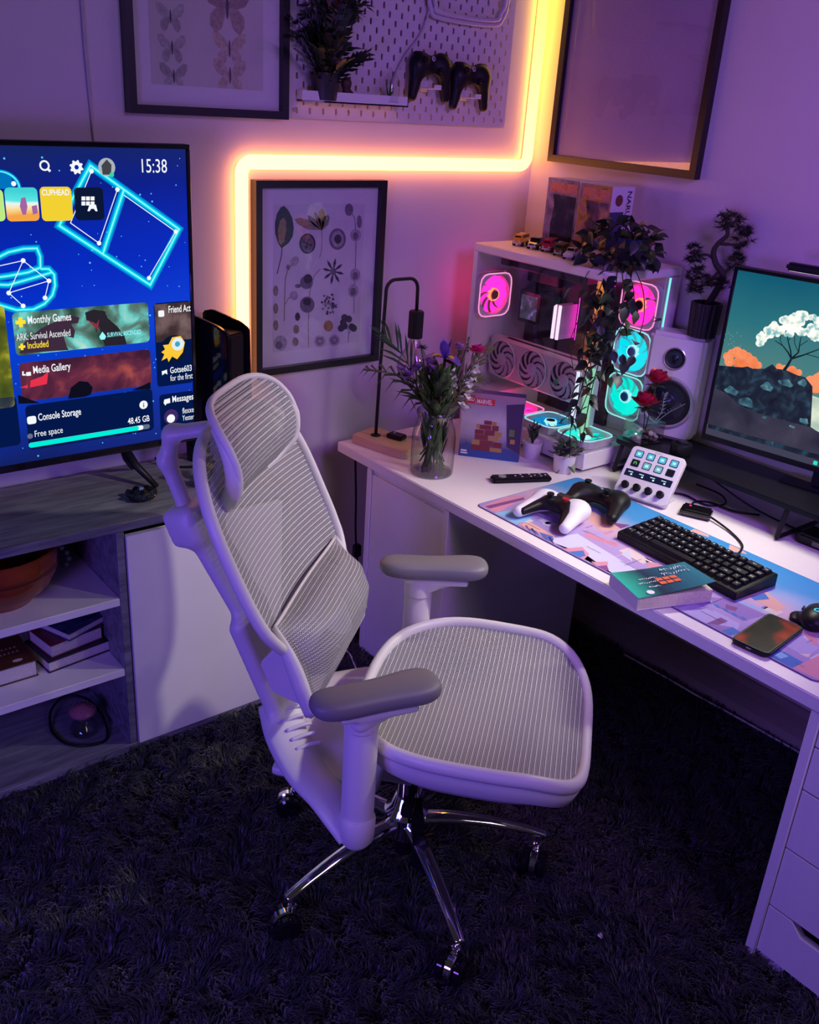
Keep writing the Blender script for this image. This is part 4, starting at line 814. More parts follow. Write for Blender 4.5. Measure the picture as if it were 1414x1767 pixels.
def flowerpot():
    r = thing('yellow_flowers', 'small pot of yellow flowers on the cabinet behind the headrest', 'potted plant', (1.205, 2.33, ZT)); lathe('pot', [(.024, 0), (.032, .05), (.033, .055), (.028, .055), (.026, .04)], BLACK, r, 20)
    rs = random.Random(2); G = Acc(); Ym = mat('yellow_petal', (.72, .60, .02), .5)
    for k in range(9):
        a = rs.uniform(0, 2*pi); d_ = rs.uniform(.01, .055); h = rs.uniform(.07, .115); top = (d_*cos(a), d_*sin(a), h); G.tube(smooth_path([(0, 0, .04), (top[0]*.4, top[1]*.4, h*.7), top], 3), .0018, 5)
        A = Acc()
        for j in range(5):
            t = 2*pi*j/5+a; c_ = Vector(top); e1 = Vector((cos(t), sin(t), .35)); e2 = Vector((-sin(t), cos(t), 0)); A.add([c_, c_+e1*.010+e2*.006, c_+e1*.017, c_+e1*.010-e2*.006], [(0, 1, 2, 3)])
        A.out('flower', Ym, r, False)
    for k in range(14):
        a = rs.uniform(0, 2*pi); e1 = Vector((cos(a), sin(a), rs.uniform(.5, 1.2))); e2 = Vector((-sin(a), cos(a), 0)); c_ = Vector((0, 0, .05)); G.add([c_, c_+e1*.025+e2*.008, c_+e1*.05, c_+e1*.025-e2*.008], [(0, 1, 2, 3)])
    G.out('foliage', mat('leaf_green', (.05, .10, .025), .5, var=.3, vscale=30), r)
flowerpot()
def trinket():
    r = thing('flower_dish', 'small black flower shaped dish on the cabinet top', 'dish', (.985, 2.372, ZT)); n = 48; V = []; F = []
    rings = [(.026, 0), (.034, .006), (.040, .016), (.036, .020), (.022, .015), (.016, .022), (.010, .028), (.004, .029)]
    for q, z in rings:
        for i in range(n): a = 2*pi*i/n; k = 1+(.16*abs(cos(4*a)) if q > .02 else 0); V.append((q*k*cos(a), q*k*sin(a), z+(.003*cos(8*a) if q > .03 else 0)))
    for j in range(len(rings)-1):
        for i in range(n): F.append((j*n+i, j*n+(i+1) % n, (j+1)*n+(i+1) % n, (j+1)*n+i))
    F.append(tuple(range(n-1, -1, -1))); F.append(tuple((len(rings)-1)*n+i for i in range(n))); mk('dish', V, F, BLACKG, r, True)
    lathe('jewel', [(.008, 0), (.007, .005), (.001, .008)], CHROME, r, 12, loc=(0, 0, .027))
trinket()
r = thing('terracotta_bowl', 'large glazed terracotta bowl on the upper cabinet shelf', 'bowl', (.585, 2.425, .517))
TERRA = mat('terracotta_glaze', (.23, .045, .015), .18, var=.25, vscale=12)
lathe('bowl', [(.001, .008), (.075, .006), (.082, 0), (.088, 0), (.095, .012), (.135, .045), (.158, .09), (.164, .135), (.166, .160), (.160, .163), (.154, .135), (.145, .095), (.11, .045), (.001, .02)], TERRA, r, 48)
lathe('rim_band', [(.1595, .100), (.1625, .104), (.1635, .112), (.162, .116)], mat('terracotta_dark', (.12, .025, .012), .25), r, 48, cap=False)
r = thing('pearl_string', 'white bead ornament hanging beside the terracotta bowl', 'ornament', (.80, 2.52, .517))
for k in range(9): lathe('bead', [(.001, -.008), (.006, -.0055), (.008, 0), (.006, .0055), (.001, .008)], mat('bead_white', (.6, .6, .62), .25), r, 10, loc=(.012*sin(k*1.1), -.01*cos(k), .008+.0155*k))
def book(name, label, loc, rz, L_, W_, T_, cover, pages=mat('book_pages', (.62, .58, .50), .8, var=.1, vscale=150), hard=.004, group=None):
    """closed book lying flat; spine on local -x side"""
    r = thing(name, label, 'book', loc, rz, group)
    boxes('page_block', [(-W_/2+.004, W_/2-hard*1.2, -L_/2+hard, L_/2-hard, .003, T_-.003)], pages, r)
    boxes('cover', [(-W_/2, W_/2, -L_/2, L_/2, 0, .003), (-W_/2, W_/2, -L_/2, L_/2, T_-.003, T_), (-W_/2, -W_/2+.004, -L_/2, L_/2, .003, T_-.003)], cover, r, .0008, 1)
    return r
zs = .286
b1 = book('hardback_book', 'black hardback at the bottom of the short book stack', (.762, 2.43, zs), radians(-83), .20, .15, .036, mat('cover_black', (.016, .015, .02), .4))
b2 = book('hardback_book', 'dark red book in the middle of the short book stack', (.757, 2.435, zs+.036), radians(-80), .165, .13, .042, mat('cover_red', (.13, .012, .03), .4))
b3 = book('patterned_book', 'blue patterned book on top of the short book stack', (.790, 2.44, zs+.078), radians(-68), .16, .125, .024, mat('cover_blue', (.03, .045, .12), .45, var=.8, vscale=40))
b4 = book('thick_paperback', 'thick dark brown paperback with a small oval crest on the cover', (.545, 2.43, zs), radians(-90), .20, .16, .052, mat('cover_brown', (.075, .022, .012), .4))
B = Board((.545, 2.43, zs+.0525), (1, 0, 0), (0, 1, 0), b4); gold = mat('cover_print', (.36, .24, .18), .5)

for k in range(11): x_ = -.05+.0115*k; B.polys('worn_lettering', [[(x_, .012+.002*(k % 3)), (x_+.007, .012+.002*(k % 2)), (x_+.006, .022), (x_+.001, .021)], [(x_, -.012), (x_+.008, -.012+.002*(k % 2)), (x_+.006, -.002), (x_+.002, -.003)]], gold, 1)
B.disc('crest', (.055, -.055), .014, mat('crest_white', (.5, .46, .46), .5), 1, ry=.008)
r = thing('glass_bauble', 'small glass jar with a pierced pink lid on the bottom shelf', 'jar', (.765, 2.375, .021))
lathe('jar', [(.001, .0), (.030, .0), (.040, .012), (.041, .028), (.030, .045), (.020, .055), (.020, .060)], pane('jar_glass', (.75, .75, .78), extra=.08), r, 28)
lathe('lid', [(.018, .058), (.026, .066), (.038, .076), (.040, .084), (.030, .096), (.012, .102), (.001, .103)], mat('lid_pink', (.34, .11, .16), .3), r, 28)
A = Acc(); 
for ring, (q, z) in enumerate(((.0372, .088), (.031, .0955), (.022, .0995), (.012, .1022))):
    n_ = (22, 18, 12, 7)[ring]
    for i in range(n_): a = 2*pi*i/n_; c_ = Vector((q*cos(a), q*sin(a), z)); A.add([c_+Vector((.0018, 0, .0012)), c_+Vector((0, .0018, .0012)), c_+Vector((-.0018, 0, .0012)), c_+Vector((0, -.0018, .0012)), c_+Vector((0, 0, .003))], [(0, 1, 4), (1, 2, 4), (2, 3, 4), (3, 0, 4)])
A.out('lid_studs', mat('stud_silver', (.6, .5, .55), .2, 1), r, False)
tag(tube('cable_loop', [(.69, 2.45, .027), (.688, 2.41, .026), (.70, 2.355, .026), (.745, 2.312, .026), (.80, 2.303, .026), (.825, 2.35, .030), (.83, 2.42, .05), (.81, 2.48, .07), (.76, 2.52, .07), (.71, 2.5, .05)], .0042, BLACK, closed=True, sm=6), 'loop of black cable around the pink lidded jar', 'cable')
# ================================================================== GAME CONTROLLERS (local x right, y away from the player, z up)
def pad_body(name, m, parent, s=1.0, spread=.060, hl=.098):
    f = d_union([d_box((0, .018, .030), (.058, .030, .016), .015), d_ell((-.048, .022, .030), (.034, .036, .021)), d_ell((.048, .022, .030), (.034, .036, .021)),
                 d_cap((-.056, .012, .028), (-spread-.012, .018-hl, .016), .027, .016, (1, 1, .95)), d_cap((.056, .012, .028), (spread+.012, .018-hl, .016), .027, .016, (1, 1, .95))], .022)
    return nets(name, f, (-.12, -.12, -.02), (.12, .075, .065), .0036, m, parent)
def stick(parent, x, y, z, m):
    lathe('stick_well', [(.0145, -.004), (.0145, .001), (.0125, .0025), (.011, .0)], BLACK, parent, 18, loc=(x, y, z))
    lathe('thumb_stick', [(.005, 0), (.005, .009), (.0095, .011), (.0105, .013), (.0095, .0155), (.006, .0145), (.001, .0143)], m, parent, 18, loc=(x, y, z))
def controller(label, loc, rot, kind, scale=1.0, group=None):
    r = thing('game_controller', label, 'game controller', loc, 0, group); r.rotation_euler = rot; r.scale = (scale,)*3
    if kind == 'two_tone':
        W = mat('pad_white', (.74, .74, .77), .4); pad_body('shell', W, r)
        core = d_union([d_box((0, .010, .034), (.042, .036, .0165), .014), d_cap((-.036, .0, .034), (-.060, -.078, .020), .018, .0105), d_cap((.036, .0, .034), (.060, -.078, .020), .018, .0105)], .014)
        nets('inner_shell', core, (-.10, -.11, -.01), (.10, .07, .06), .0032, BLACK, r)
        boxes('touchpad', [(-.026, .026, .020, .048, .046, .0515)], mat('touchpad_grey', (.02, .02, .025), .35), r, .002)
        stick(r, -.024, -.006, .049, BLACK); stick(r, .024, -.006, .049, mat('stick_red', (.35, .01, .015), .4))
    else:
        pad_body('shell', mat('pad_black', (.008, .008, .009), .42, spec=.25), r)
        stick(r, -.045, .030, .048, BLACK); stick(r, .022, .0, .047, BLACK)
        lathe('logo_button', [(.008, 0), (.008, .002), (.006, .003)], mat('logo_silver', (.45, .45, .48), .3), r, 18, loc=(0, .036, .0455))
        A = Acc()
        for a in (45, 135):
            t = radians(a); A.add([(.0055*cos(t)+.0012*sin(t), .036+.0055*sin(t)-.0012*cos(t), .0489), (.0055*cos(t)-.0012*sin(t), .036+.0055*sin(t)+.0012*cos(t), .0489), (-.0055*cos(t)-.0012*sin(t), .036-.0055*sin(t)+.0012*cos(t), .0489), (-.0055*cos(t)+.0012*sin(t), .036-.0055*sin(t)-.0012*cos(t), .0489)], [(0, 1, 2, 3)])
        A.out('logo_cross', BLACK, r, False)
    for k in range(4):
        a = pi/2*k; lathe('face_button', [(.0048, 0), (.0048, .003), (.0036, .0042), (.001, .0045)], mat('button_grey', (.045, .045, .05), .3), r, 12, loc=(.052+.012*cos(a), .026+.012*sin(a), .0485))
    boxes('direction_pad', [(-.048, -.026, -.003, .003, .044, .0495), (-.040, -.034, -.011, .011, .044, .0495)] if kind != 'two_tone' else [(-.063, -.041, .023, .029, .044, .0515), (-.055, -.049, .015, .037, .044, .0515)], mat('button_grey', (.045, .045, .05), .3), r, .001, 1)
    for sg in (-1, 1): nets('shoulder_button', d_box((sg*.050, .048, .030), (.022, .010, .012), .007), (sg*.05-.03, .03, .01), (sg*.05+.03, .065, .05), .004, BLACK, r)
    return r
# ================================================================== ON THE PEGBOARD
PY = WY-.023
r = thing('peg_shelf', 'small white tray shelf hooked on the pegboard', 'shelf', (1.827, PY, 1.806))
P = [(-.187, 0), (-.187, -.030), (-.13, -.062), (.187, -.062), (.187, 0)]; prism('tray_floor', P, 0, .004, WHITE, r)
A = Acc(); Q = P+[P[0]]
for a, b in zip(P, P[1:]):
    dv = Vector((b[0]-a[0], b[1]-a[1], 0)); nn = Vector((-dv.y, dv.x, 0)).normalized()*.003; a3, b3 = Vector((*a, 0)), Vector((*b, 0)); V = [a3, b3, b3+nn, a3+nn]; V += [v+Vector((0, 0, .030)) for v in V]; A.add(V, [(3, 2, 1, 0), (4, 5, 6, 7), (0, 1, 5, 4), (1, 2, 6, 5), (2, 3, 7, 6), (3, 0, 4, 7)])
A.out('tray_wall', WHITE, r, False); boxes('hook', [(-.12, -.112, 0, .012, .02, .034), (.112, .12, 0, .012, .02, .034)], WHITE, r)
LEAFD = mat('leaf_dark', (.020, .035, .018), .45, var=.5, vscale=25)
def fern():
    r = thing('shelf_plant', 'dark leafy plant in a black pot on the pegboard shelf', 'potted plant', (1.715, PY-.036, 1.812)); lathe('pot', [(.036, 0), (.044, .072), (.046, .075), (.041, .075), (.038, .06), (.001, .06)], mat('pot_charcoal', (.018, .018, .024), .45), r, 28)
    rs = random.Random(4)
    for k in range(48):
        a = rs.uniform(-pi, pi) if k > 12 else rs.uniform(-2.4, -.7); rch = rs.uniform(.03, .15)*(1 if abs(sin(a)) < .7 or a < 0 else .18); h = rs.uniform(.11, .30)-.3*rch*.4
        cx, cy = rch*cos(a), min(.03, rch*sin(a)*.55); path = smooth_path([(0, 0, .06), (cx*.3, cy*.3, h*.55), (cx*.75, cy*.75, h*.95), (cx, cy, h*.9+.02)], 4); A = Acc(); A.tube(path, .0018, 4)
        for i in range(3, len(path)):
            p = path[i]; t = (path[i]-path[i-1]).normalized(); sd = t.cross(Vector((0, -.4, 1))).normalized()
            for sg in (-1, 1):
                e = (sd*sg+t*.9).normalized(); n2 = e.cross(t).normalized(); wv = e.cross(n2).normalized()*.0068; l_ = rs.uniform(.028, .046)
                A.add([p, p+e*l_*.5+wv, p+e*l_, p+e*l_*.5-wv], [(0, 1, 2, 3)])
        A.out('frond', mat('leaf_rust', (.10, .025, .015), .5) if k in (3, 11) else (LEAFD if k % 3 else mat('leaf_mid', (.035, .055, .022), .45)), r, False)
fern()
r = thing('wood_ornament', 'small brown carved ornament beside the black pot on the shelf', 'ornament', (1.795, PY-.036, 1.812))
nets('carving', d_union([d_ell((0, 0, .016), (.020, .014, .016)), d_ell((-.003, 0, .050), (.017, .015, .020)), d_cap((.012, -.004, .02), (.024, -.006, .006), .008, .006)], .012), (-.04, -.03, -.01), (.045, .03, .09), .004, mat('carved_wood', (.055, .022, .015), .6, var=.3, vscale=60), r)
r = thing('glass_cloche', 'tiny glass cloche with a green sprig on the pegboard shelf', 'cloche', (1.957, PY-.036, 1.811))
lathe('base', [(.034, 0), (.034, .006), (.030, .008)], WHITE, r, 24); lathe('glass_dome', [(.031, .008), (.032, .05), (.028, .075), (.016, .092), (.005, .098), (.005, .104), (.001, .106)], pane('cloche_glass', (.95, .95, .95), extra=.03), r, 24)
A = Acc()
for k in range(9):
    a = k*2.4; e = Vector((cos(a)*.35, sin(a)*.35, 1)).normalized(); sd = Vector((-sin(a), cos(a), 0))*.003; b0 = Vector((0, 0, .01)); l_ = .035+.04*((k*37) % 10)/10; A.add([b0, b0+e*l_*.5+sd, b0+e*l_, b0+e*l_*.5-sd], [(0, 1, 2, 3)])
A.out('sprig', mat('sprig_green', (.03, .13, .035), .5), r, False)
for lab, x, z, tilt in (('black game controller hanging next to the glass cloche on the pegboard', 2.122, 1.912, -8), ('black game controller hanging at the right end of the pegboard', 2.297, 1.893, -14)):
    controller(lab, (x, PY-.004, z), (radians(82), radians(0), radians(0)), 'black', .95, 'black controllers on the pegboard')
    rr = thing('controller_hook', 'white hook under the %s hanging controller' % ('left' if x < 2.2 else 'right'), 'hook', (x, PY, z-.045), 0, 'controller hooks')
    boxes('hook_plate', [(-.014, .014, -.004, 0, -.012, .02)], WHITE, rr, .001, 1); boxes('hook_arm', [(-.014, .014, -.072, -.004, -.004, 0), (-.014, .014, -.075, -.072, -.004, .010)], WHITE, rr, .001, 1)
# loop of white rope light and cable on the pegboard, dark shelf bracket above
r = thing('rope_light_coil', 'unlit white rope light coiled on the upper pegboard', 'rope light', (2.28, PY, 2.06))
for k, g in enumerate((0, .014)):
    pts = [(-.17+g, -.015-g*.3, .30), (-.172+g, -.015-g*.3, .10), (-.16+g, -.015-g*.3, .035+g), (-.12, -.015-g*.3, .012+g), (.10, -.015-g*.3, .010+g), (.15-g, -.015-g*.3, .035+g), (.168-g, -.015-g*.3, .10), (.17-g, -.015-g*.3, .30)]
    tube('rope_loop', pts, .0075, mat('rope_white', (.55, .50, .56), .35), r, 8, sm=6)
tag(tube('cloche_cable', [(1.985, PY-.006, 1.87), (2.03, PY-.008, 1.95), (2.09, PY-.008, 2.02), (2.12, PY-.01, 2.10), (2.125, PY-.01, 2.2)], .0035, mat('cable_white', (.45, .42, .48), .5), sm=6), 'thin pale cable running up the pegboard from the glass cloche', 'cable')
r = thing('upper_shelf', 'black shelf at the top edge of the pegboard', 'shelf', (1.98, PY, 2.145)); boxes('board', [(-.20, .12, -.09, 0, 0, .012)], BLACK, r, .001, 1); boxes('bracket', [(-.012, .012, -.05, 0, -.018, 0)], WHITE, r)
# ================================================================== DESK LAMP
def lamp_thing():
    r = thing('desk_lamp', 'black arched desk lamp with a bare globe bulb on a wood base', 'lamp', (1.89, 2.405, DZ), radians(-77)); rm = rootmat(r)
    m = mat('light_oak', (.52, .33, .22), .45); nt = m.node_tree; L = nt.links.new; tc = nt.nodes.new('ShaderNodeTexCoord'); mp = nt.nodes.new('ShaderNodeMapping'); mp.inputs['Scale'].default_value = (3, 30, 30); n = nt.nodes.new('ShaderNodeTexNoise'); n.inputs['Scale'].default_value = 4; n.inputs['Detail'].default_value = 6
    rp = nt.nodes.new('ShaderNodeValToRGB'); rp.color_ramp.elements[0].color = (.42, .25, .16, 1); rp.color_ramp.elements[1].color = (.62, .42, .29, 1); L(tc.outputs['Object'], mp.inputs[0]); L(mp.outputs[0], n.inputs['Vector']); L(n.outputs[0], rp.inputs[0]); L(rp.outputs[0], nt.nodes['Principled BSDF'].inputs['Base Color'])
    prism('base', rrect(-.118, .118, -.065, .065, .018), 0, .028, m, r, bevel=.002)
    b = Vector((1.872, 2.455, DZ+.028)); l = rm.inverted() @ b
    lathe('pole_flange', [(.017, 0), (.017, .003), (.008, .005)], BLACKM, r, 20, loc=l)
    W = lambda x, z: (x, 2.455, z); pts = [W(1.872, DZ+.03), W(1.876, 1.0)]+[W(1.884, 1.24)]
    for i in range(7): a = radians(180-90*i/6); pts.append(W(1.884+.036+.036*cos(a), 1.255+.036*sin(a)))
    pts.append(W(1.975, 1.291))
    for i in range(7): a = radians(90-90*i/6); pts.append(W(1.980+.036*cos(a), 1.255+.036*sin(a)))
    pts.append(W(2.018, 1.178)); tube('pole', pts, .0058, BLACKM, r, 10, world=True)
    sx = rm.inverted() @ Vector((2.018, 2.455, 1.09)); lathe('socket', [(.0245, 0), (.0255, .002), (.0255, .088), (.022, .092), (.008, .094)], BLACKM, r, 28, loc=sx)
    bl = rm.inverted() @ Vector((2.018, 2.455, .985)); lathe('bulb', [(.001, -.056), (.022, -.052), (.042, -.036), (.054, -.010), (.056, .006), (.050, .034), (.034, .062), (.022, .085), (.016, .106)], pane('bulb_glass', (.92, .88, .88), 1.5, extra=.08, edge=.75), r, 32, loc=bl, cap=False)
    A = Acc(); base = bl
    for k in range(4): a = k*pi/2; A.tube([base+Vector((.006*cos(a), .006*sin(a), .095)), base+Vector((.012*cos(a), .012*sin(a), .04)), base+Vector((.004*cos(a+1), .004*sin(a+1), -.02))], .0009, 4)
    A.out('filament', mat('filament', (.45, .25, .12), .3, 1), r, True)
    boxes('switch_block', [(-.032, .028, -.02, .02, 0, .016)], BLACK, r, .003, loc=(rm.inverted() @ Vector((1.918, 2.395, DZ+.028))), rot=(0, 0, radians(6))); lathe('switch_button', [(.004, 0), (.004, .003), (.001, .004)], CHROME, r, 12, loc=(rm.inverted() @ Vector((1.915, 2.405, DZ+.0435))))
    t = tag(tube('lamp_cable', [(1.83, 2.515, .70), (1.824, 2.50, .64), (1.832, 2.50, .52), (1.835, 2.50, .42), (1.842, 2.50, .33), (1.86, 2.505, .22)], .0038, BLACK, sm=6), 'black cable hanging from the far end of the desk', 'cable')
    t = thing('cable_plug', 'black plug block on the cable hanging under the desk end', 'plug', (1.845, 2.498, .315)); boxes('plug_body', [(-.014, .014, -.012, .012, -.03, .018)], BLACK, t, .004)
lamp_thing()
r = thing('grey_coaster', 'grey round coaster on the desk behind the vase', 'coaster', (2.00, 2.40, DZ)); lathe('disc', [(.045, 0), (.046, .002), (.046, .006), (.045, .007)], mat('coaster_grey', (.32, .28, .32), .6), r, 32)
# ================================================================== VASE AND BOUQUET
VX, VY = 1.868, 2.145
GLASSV = pane('vase_glass', (.93, .94, .95), 1.5, extra=.05, edge=.7)
r = thing('glass_vase', 'clear glass jar vase half filled with water near the desk edge', 'vase', (VX, VY, DZ))
lathe('jar', [(.001, .004), (.060, .003), (.066, .0), (.069, .006), (.070, .03), (.070, .125), (.066, .150), (.058, .168), (.055, .180), (.057, .196), (.0605, .203), (.0605, .209), (.057, .211)], GLASSV, r, 40, cap=False)
lathe('jar_lip', [(.0545, .185), (.0545, .208), (.058, .2115), (.061, .207), (.061, .200), (.057, .194)], GLASSV, r, 40, cap=False)
lathe('jar_base', [(.001, .002), (.064, .002), (.066, .006), (.063, .011), (.001, .009)], pane('vase_base_glass', (.80, .78, .82), extra=.08), r, 40)
lathe('water', [(.001, .010), (.0665, .010), (.068, .03), (.068, .098), (.001, .098)], pane('water', (.93, .95, .95), 1.33), r, 36)
STEM = mat('stem_green', (.050, .105, .030), .45, var=.3, vscale=40); STEMD = mat('stem_brown', (.09, .018, .02), .5)
LEAFB = mat('leaf_bouquet', (.045, .095, .028), .45, var=.5, vscale=30); OLIVE = mat('leaf_olive', (.12, .12, .035), .5, var=.3, vscale=30)
rs = random.Random(11)
def stem_to(root, top, foot=None, m=STEM, rad=.0028, bow=0):
    """stem from inside the water through the neck to the flower; coordinates in the vase frame"""
    tx, ty, tz = top; a = rs.uniform(0, 2*pi); f = foot or (-.035*cos(a)*.9, -.035*sin(a), .014); nk = (tx*.22+f[0]*.15, ty*.22+f[1]*.15, .20)
    tube('stem', [f, ((f[0]*.6+nk[0])*.6, (f[1]*.6+nk[1])*.6, .10), nk, ((nk[0]+tx)*.52, (nk[1]+ty)*.52, (.2+tz)*.5), (tx, ty, tz)], rad, m, root, 6, sm=4)
def flower_root(name, label, cat='flower', group='flowers in the glass vase'): return thing(name, label, cat, (VX, VY, DZ), 0, group)
def vtop(px, py, x=None): p = hpl(px, py, (VX, VY, DZ), Vector((.657, .754, 0))); return (p.x-VX, p.y-VY, p.z-DZ)
def petal(A, c, d, L_, W_, cup=.2, up=(0, 0, 1), seg=4):
    d = Vector(d).normalized(); s = d.cross(Vector(up)); s = s.normalized() if s.length > 1e-3 else d.orthogonal().normalized(); n = s.cross(d); V = []; c = Vector(c)
    for i in range(seg+1):
        t = i/seg; wd = W_*sin(pi*(.08+.86*t))**.8; b = c+d*L_*t+n*cup*L_*(t*t-.2*t); V += [b-s*wd+n*wd*.25, b-n*wd*.12, b+s*wd+n*wd*.25]
    F = []
    for i in range(seg):
        for j in range(2): a = i*3+j; F.append((a, a+1, a+4, a+3))
    A.add(V, F)
# iris
IRIS = mat('iris_violet', (.16, .085, .44), .5, var=.3, vscale=50); IY = mat('iris_yellow', (.75, .55, .06), .5)
for k, (px, py) in enumerate(((768, 618), (760, 598))):
    if k: break
    r = flower_root('iris', 'violet iris with yellow throats standing tallest in the bouquet'); T = vtop(px, py); stem_to(r, T, m=STEM, rad=.0045)
    for j in range(3):
        a = j*2*pi/3+.5; A = Acc(); petal(A, T, (cos(a), sin(a), .35), .066, .021, -.55); A.out('petal', IRIS, r); A = Acc(); petal(A, (T[0]+.010*cos(a), T[1]+.01*sin(a), T[2]+.008), (cos(a), sin(a), .3), .028, .009, -.4); A.out('petal_throat', IY, r)
        A = Acc(); a += pi/3; petal(A, T, (cos(a)*.45, sin(a)*.45, 1), .060, .017, .15); A.out('petal', IRIS, r)
    A = Acc(); petal(A, (T[0], T[1], T[2]-.06), (.1, -.1, 1), .065, .009, .1); A.out('sheath_leaf', mat('iris_leaf', (.09, .16, .04), .45), r)
# ruffled pink blooms
def carnation(label, px, py, rad, m):
    r = flower_root('carnation', label); T = vtop(px, py); stem_to(r, T)
    for ring, (n_, el, L_) in enumerate(((9, .15, 1), (8, .6, .9), (6, 1.3, .8), (4, 3, .65))):
        for j in range(n_):
            a = 2*pi*j/n_+ring*.4; A = Acc(); petal(A, (T[0], T[1], T[2]-.006), (cos(a), sin(a), el), rad*L_, rad*.38, .25, seg=3); A.out('petal', m, r)
    lathe('calyx', [(.002, -.022), (.007, -.012), (.009, 0)], STEM, r, 10, loc=T)
PINK = mat('petal_pink', (.62, .02, .20), .5, var=.25, vscale=60); CRIM = mat('petal_crimson', (.22, .006, .03), .5)
carnation('bright pink ruffled carnation at the right of the bouquet', 825, 605, .032, PINK)
carnation('dark crimson bloom tucked below the violet iris', 784, 625, .030, CRIM)
carnation('pale mauve bloom behind the violet iris', 795, 600, .028, mat('petal_mauve', (.42, .22, .42), .5))
# statice
STAT = mat('statice_lilac', (.36, .20, .56), .55, var=.3, vscale=80)
for lab, pts in (('lilac statice cluster at the left of the bouquet', ((693, 640), (705, 648), (717, 640), (722, 635), (700, 655))), ('lilac statice sprig above the leaves in mid bouquet', ((742, 628), (745, 640), (738, 645)))):
    r = flower_root('statice', lab); T0 = vtop(*pts[0])
    for q in pts:
        T = vtop(*q); stem_to(r, T, rad=.0016)
        for j in range(5):
            a = j*2*pi/5+q[0]; A = Acc()
            for i in range(3): petal(A, (T[0]+.004*cos(a*i), T[1]+.004*sin(a*i), T[2]+.002*i), (cos(a+i), sin(a+i), .6), .020, .010, .2, seg=2)
            A.out('floret', STAT, r)
# thistle
r = flower_root('thistle', 'dark spiky thistle head in front of the lamp bulb'); T = vtop(728, 600); stem_to(r, T); A = Acc()
for k in range(70):
    z = rs.uniform(-.3, 1); a = rs.uniform(0, 2*pi); q = sqrt(max(0, 1-z*z)); d_ = Vector((q*cos(a), q*sin(a), z)); s = d_.orthogonal().normalized()*.0014; b = Vector(T); A.add([b-s, b+s, b+d_*rs.uniform(.018, .028)], [(0, 1, 2)])
A.out('spines', mat('thistle_dark', (.045, .05, .07), .6), r, False)['kind'] = 'stuff'
# snapdragons: white blossoms up a stem
WHB = mat('petal_white', (.70, .70, .60), .5, var=.1, vscale=60)
for lab, pts, top in (('white snapdragon stem leaning to the right of the bouquet', ((812, 660), (818, 648), (805, 652), (808, 678), (797, 690), (822, 636)), (808, 592)), ('white snapdragon stem in the front of the bouquet', ((783, 645), (776, 652), (785, 660), (779, 668), (775, 680)), (790, 630))):
    r = flower_root('snapdragon', lab); T = vtop(*top); stem_to(r, T, rad=.003)
    for q in pts:
        c_ = vtop(*q); A = Acc(); out = Vector((-.5, -.6, -.15)).normalized(); a0 = rs.uniform(0, 6)
        for j in range(5): a = a0+2*pi*j/5; petal(A, c_, (out.x*.6+.7*cos(a), out.y*.6+.3*cos(a), .8*sin(a)), .021, .011, .2, seg=2)
        A.out('blossom', WHB, r)
    A = Acc()
    for i in range(9): petal(A, (T[0], T[1], T[2]-.030+.005*i), (cos(i*2.4), sin(i*2.4), 1.6), .011, .004, .1, seg=2)
    A.out('bud_tip', mat('bud_green', (.10, .17, .05), .5), r)
# palm fronds
def frond(label, base, tip, n_, l_, m, droop=.0, sgn=None):
    r = flower_root('palm_frond', label, 'leaf'); b = Vector(base); t = Vector(tip); mid = b*.5+t*.5+Vector((0, 0, .03)); nk = Vector((b.x*.3, b.y*.3, .19)); path = smooth_path([(-.02, .01, .02), nk, b, mid, t], 6); tube('rib', path, [.0028-.0018*i/(len(path)-1) for i in range(len(path))], m, r, 5)
    ax = (t-b).normalized(); sd = ax.cross(Vector((.657, .754, 0))).normalized(); k0 = 10
    for i in range(n_):
        f = i/(n_-1); p = path[min(len(path)-1, int(k0+f*(len(path)-1-k0)))]
        for sg in (-1, 1):
            e = (ax*1.0+sd*sg*(.75-.45*f)+Vector((rs.uniform(-.1, .1), rs.uniform(-.1, .1), 0))).normalized(); L_ = l_*(.55+.6*sin(pi*(.2+.7*f))); q1 = p+e*L_*.55; q2 = p+e*L_+Vector((0, 0, -droop*L_)); wv = e.cross(Vector((.657, .754, 0))).normalized()*.0042
            mk('leaflet', [p-wv*.5, p+wv*.5, q1+wv, q1-wv, q2], [(0, 1, 2, 3), (3, 2, 4)], m, r)
frond('dark green palm frond spreading to the upper left of the vase', (-.03, .04, .25), vtop(668, 585), 10, .10, LEAFB, .1)
frond('olive palm frond drooping out to the left of the vase', (-.03, .05, .24), vtop(640, 640), 8, .055, OLIVE, .7)
frond('olive palm frond at the right side of the bouquet', (.04, -.05, .26), vtop(842, 608), 9, .06, OLIVE, .1)
frond('brown green palm frond low on the right of the bouquet', (.035, -.04, .24), vtop(826, 660), 8, .06, OLIVE, .4)
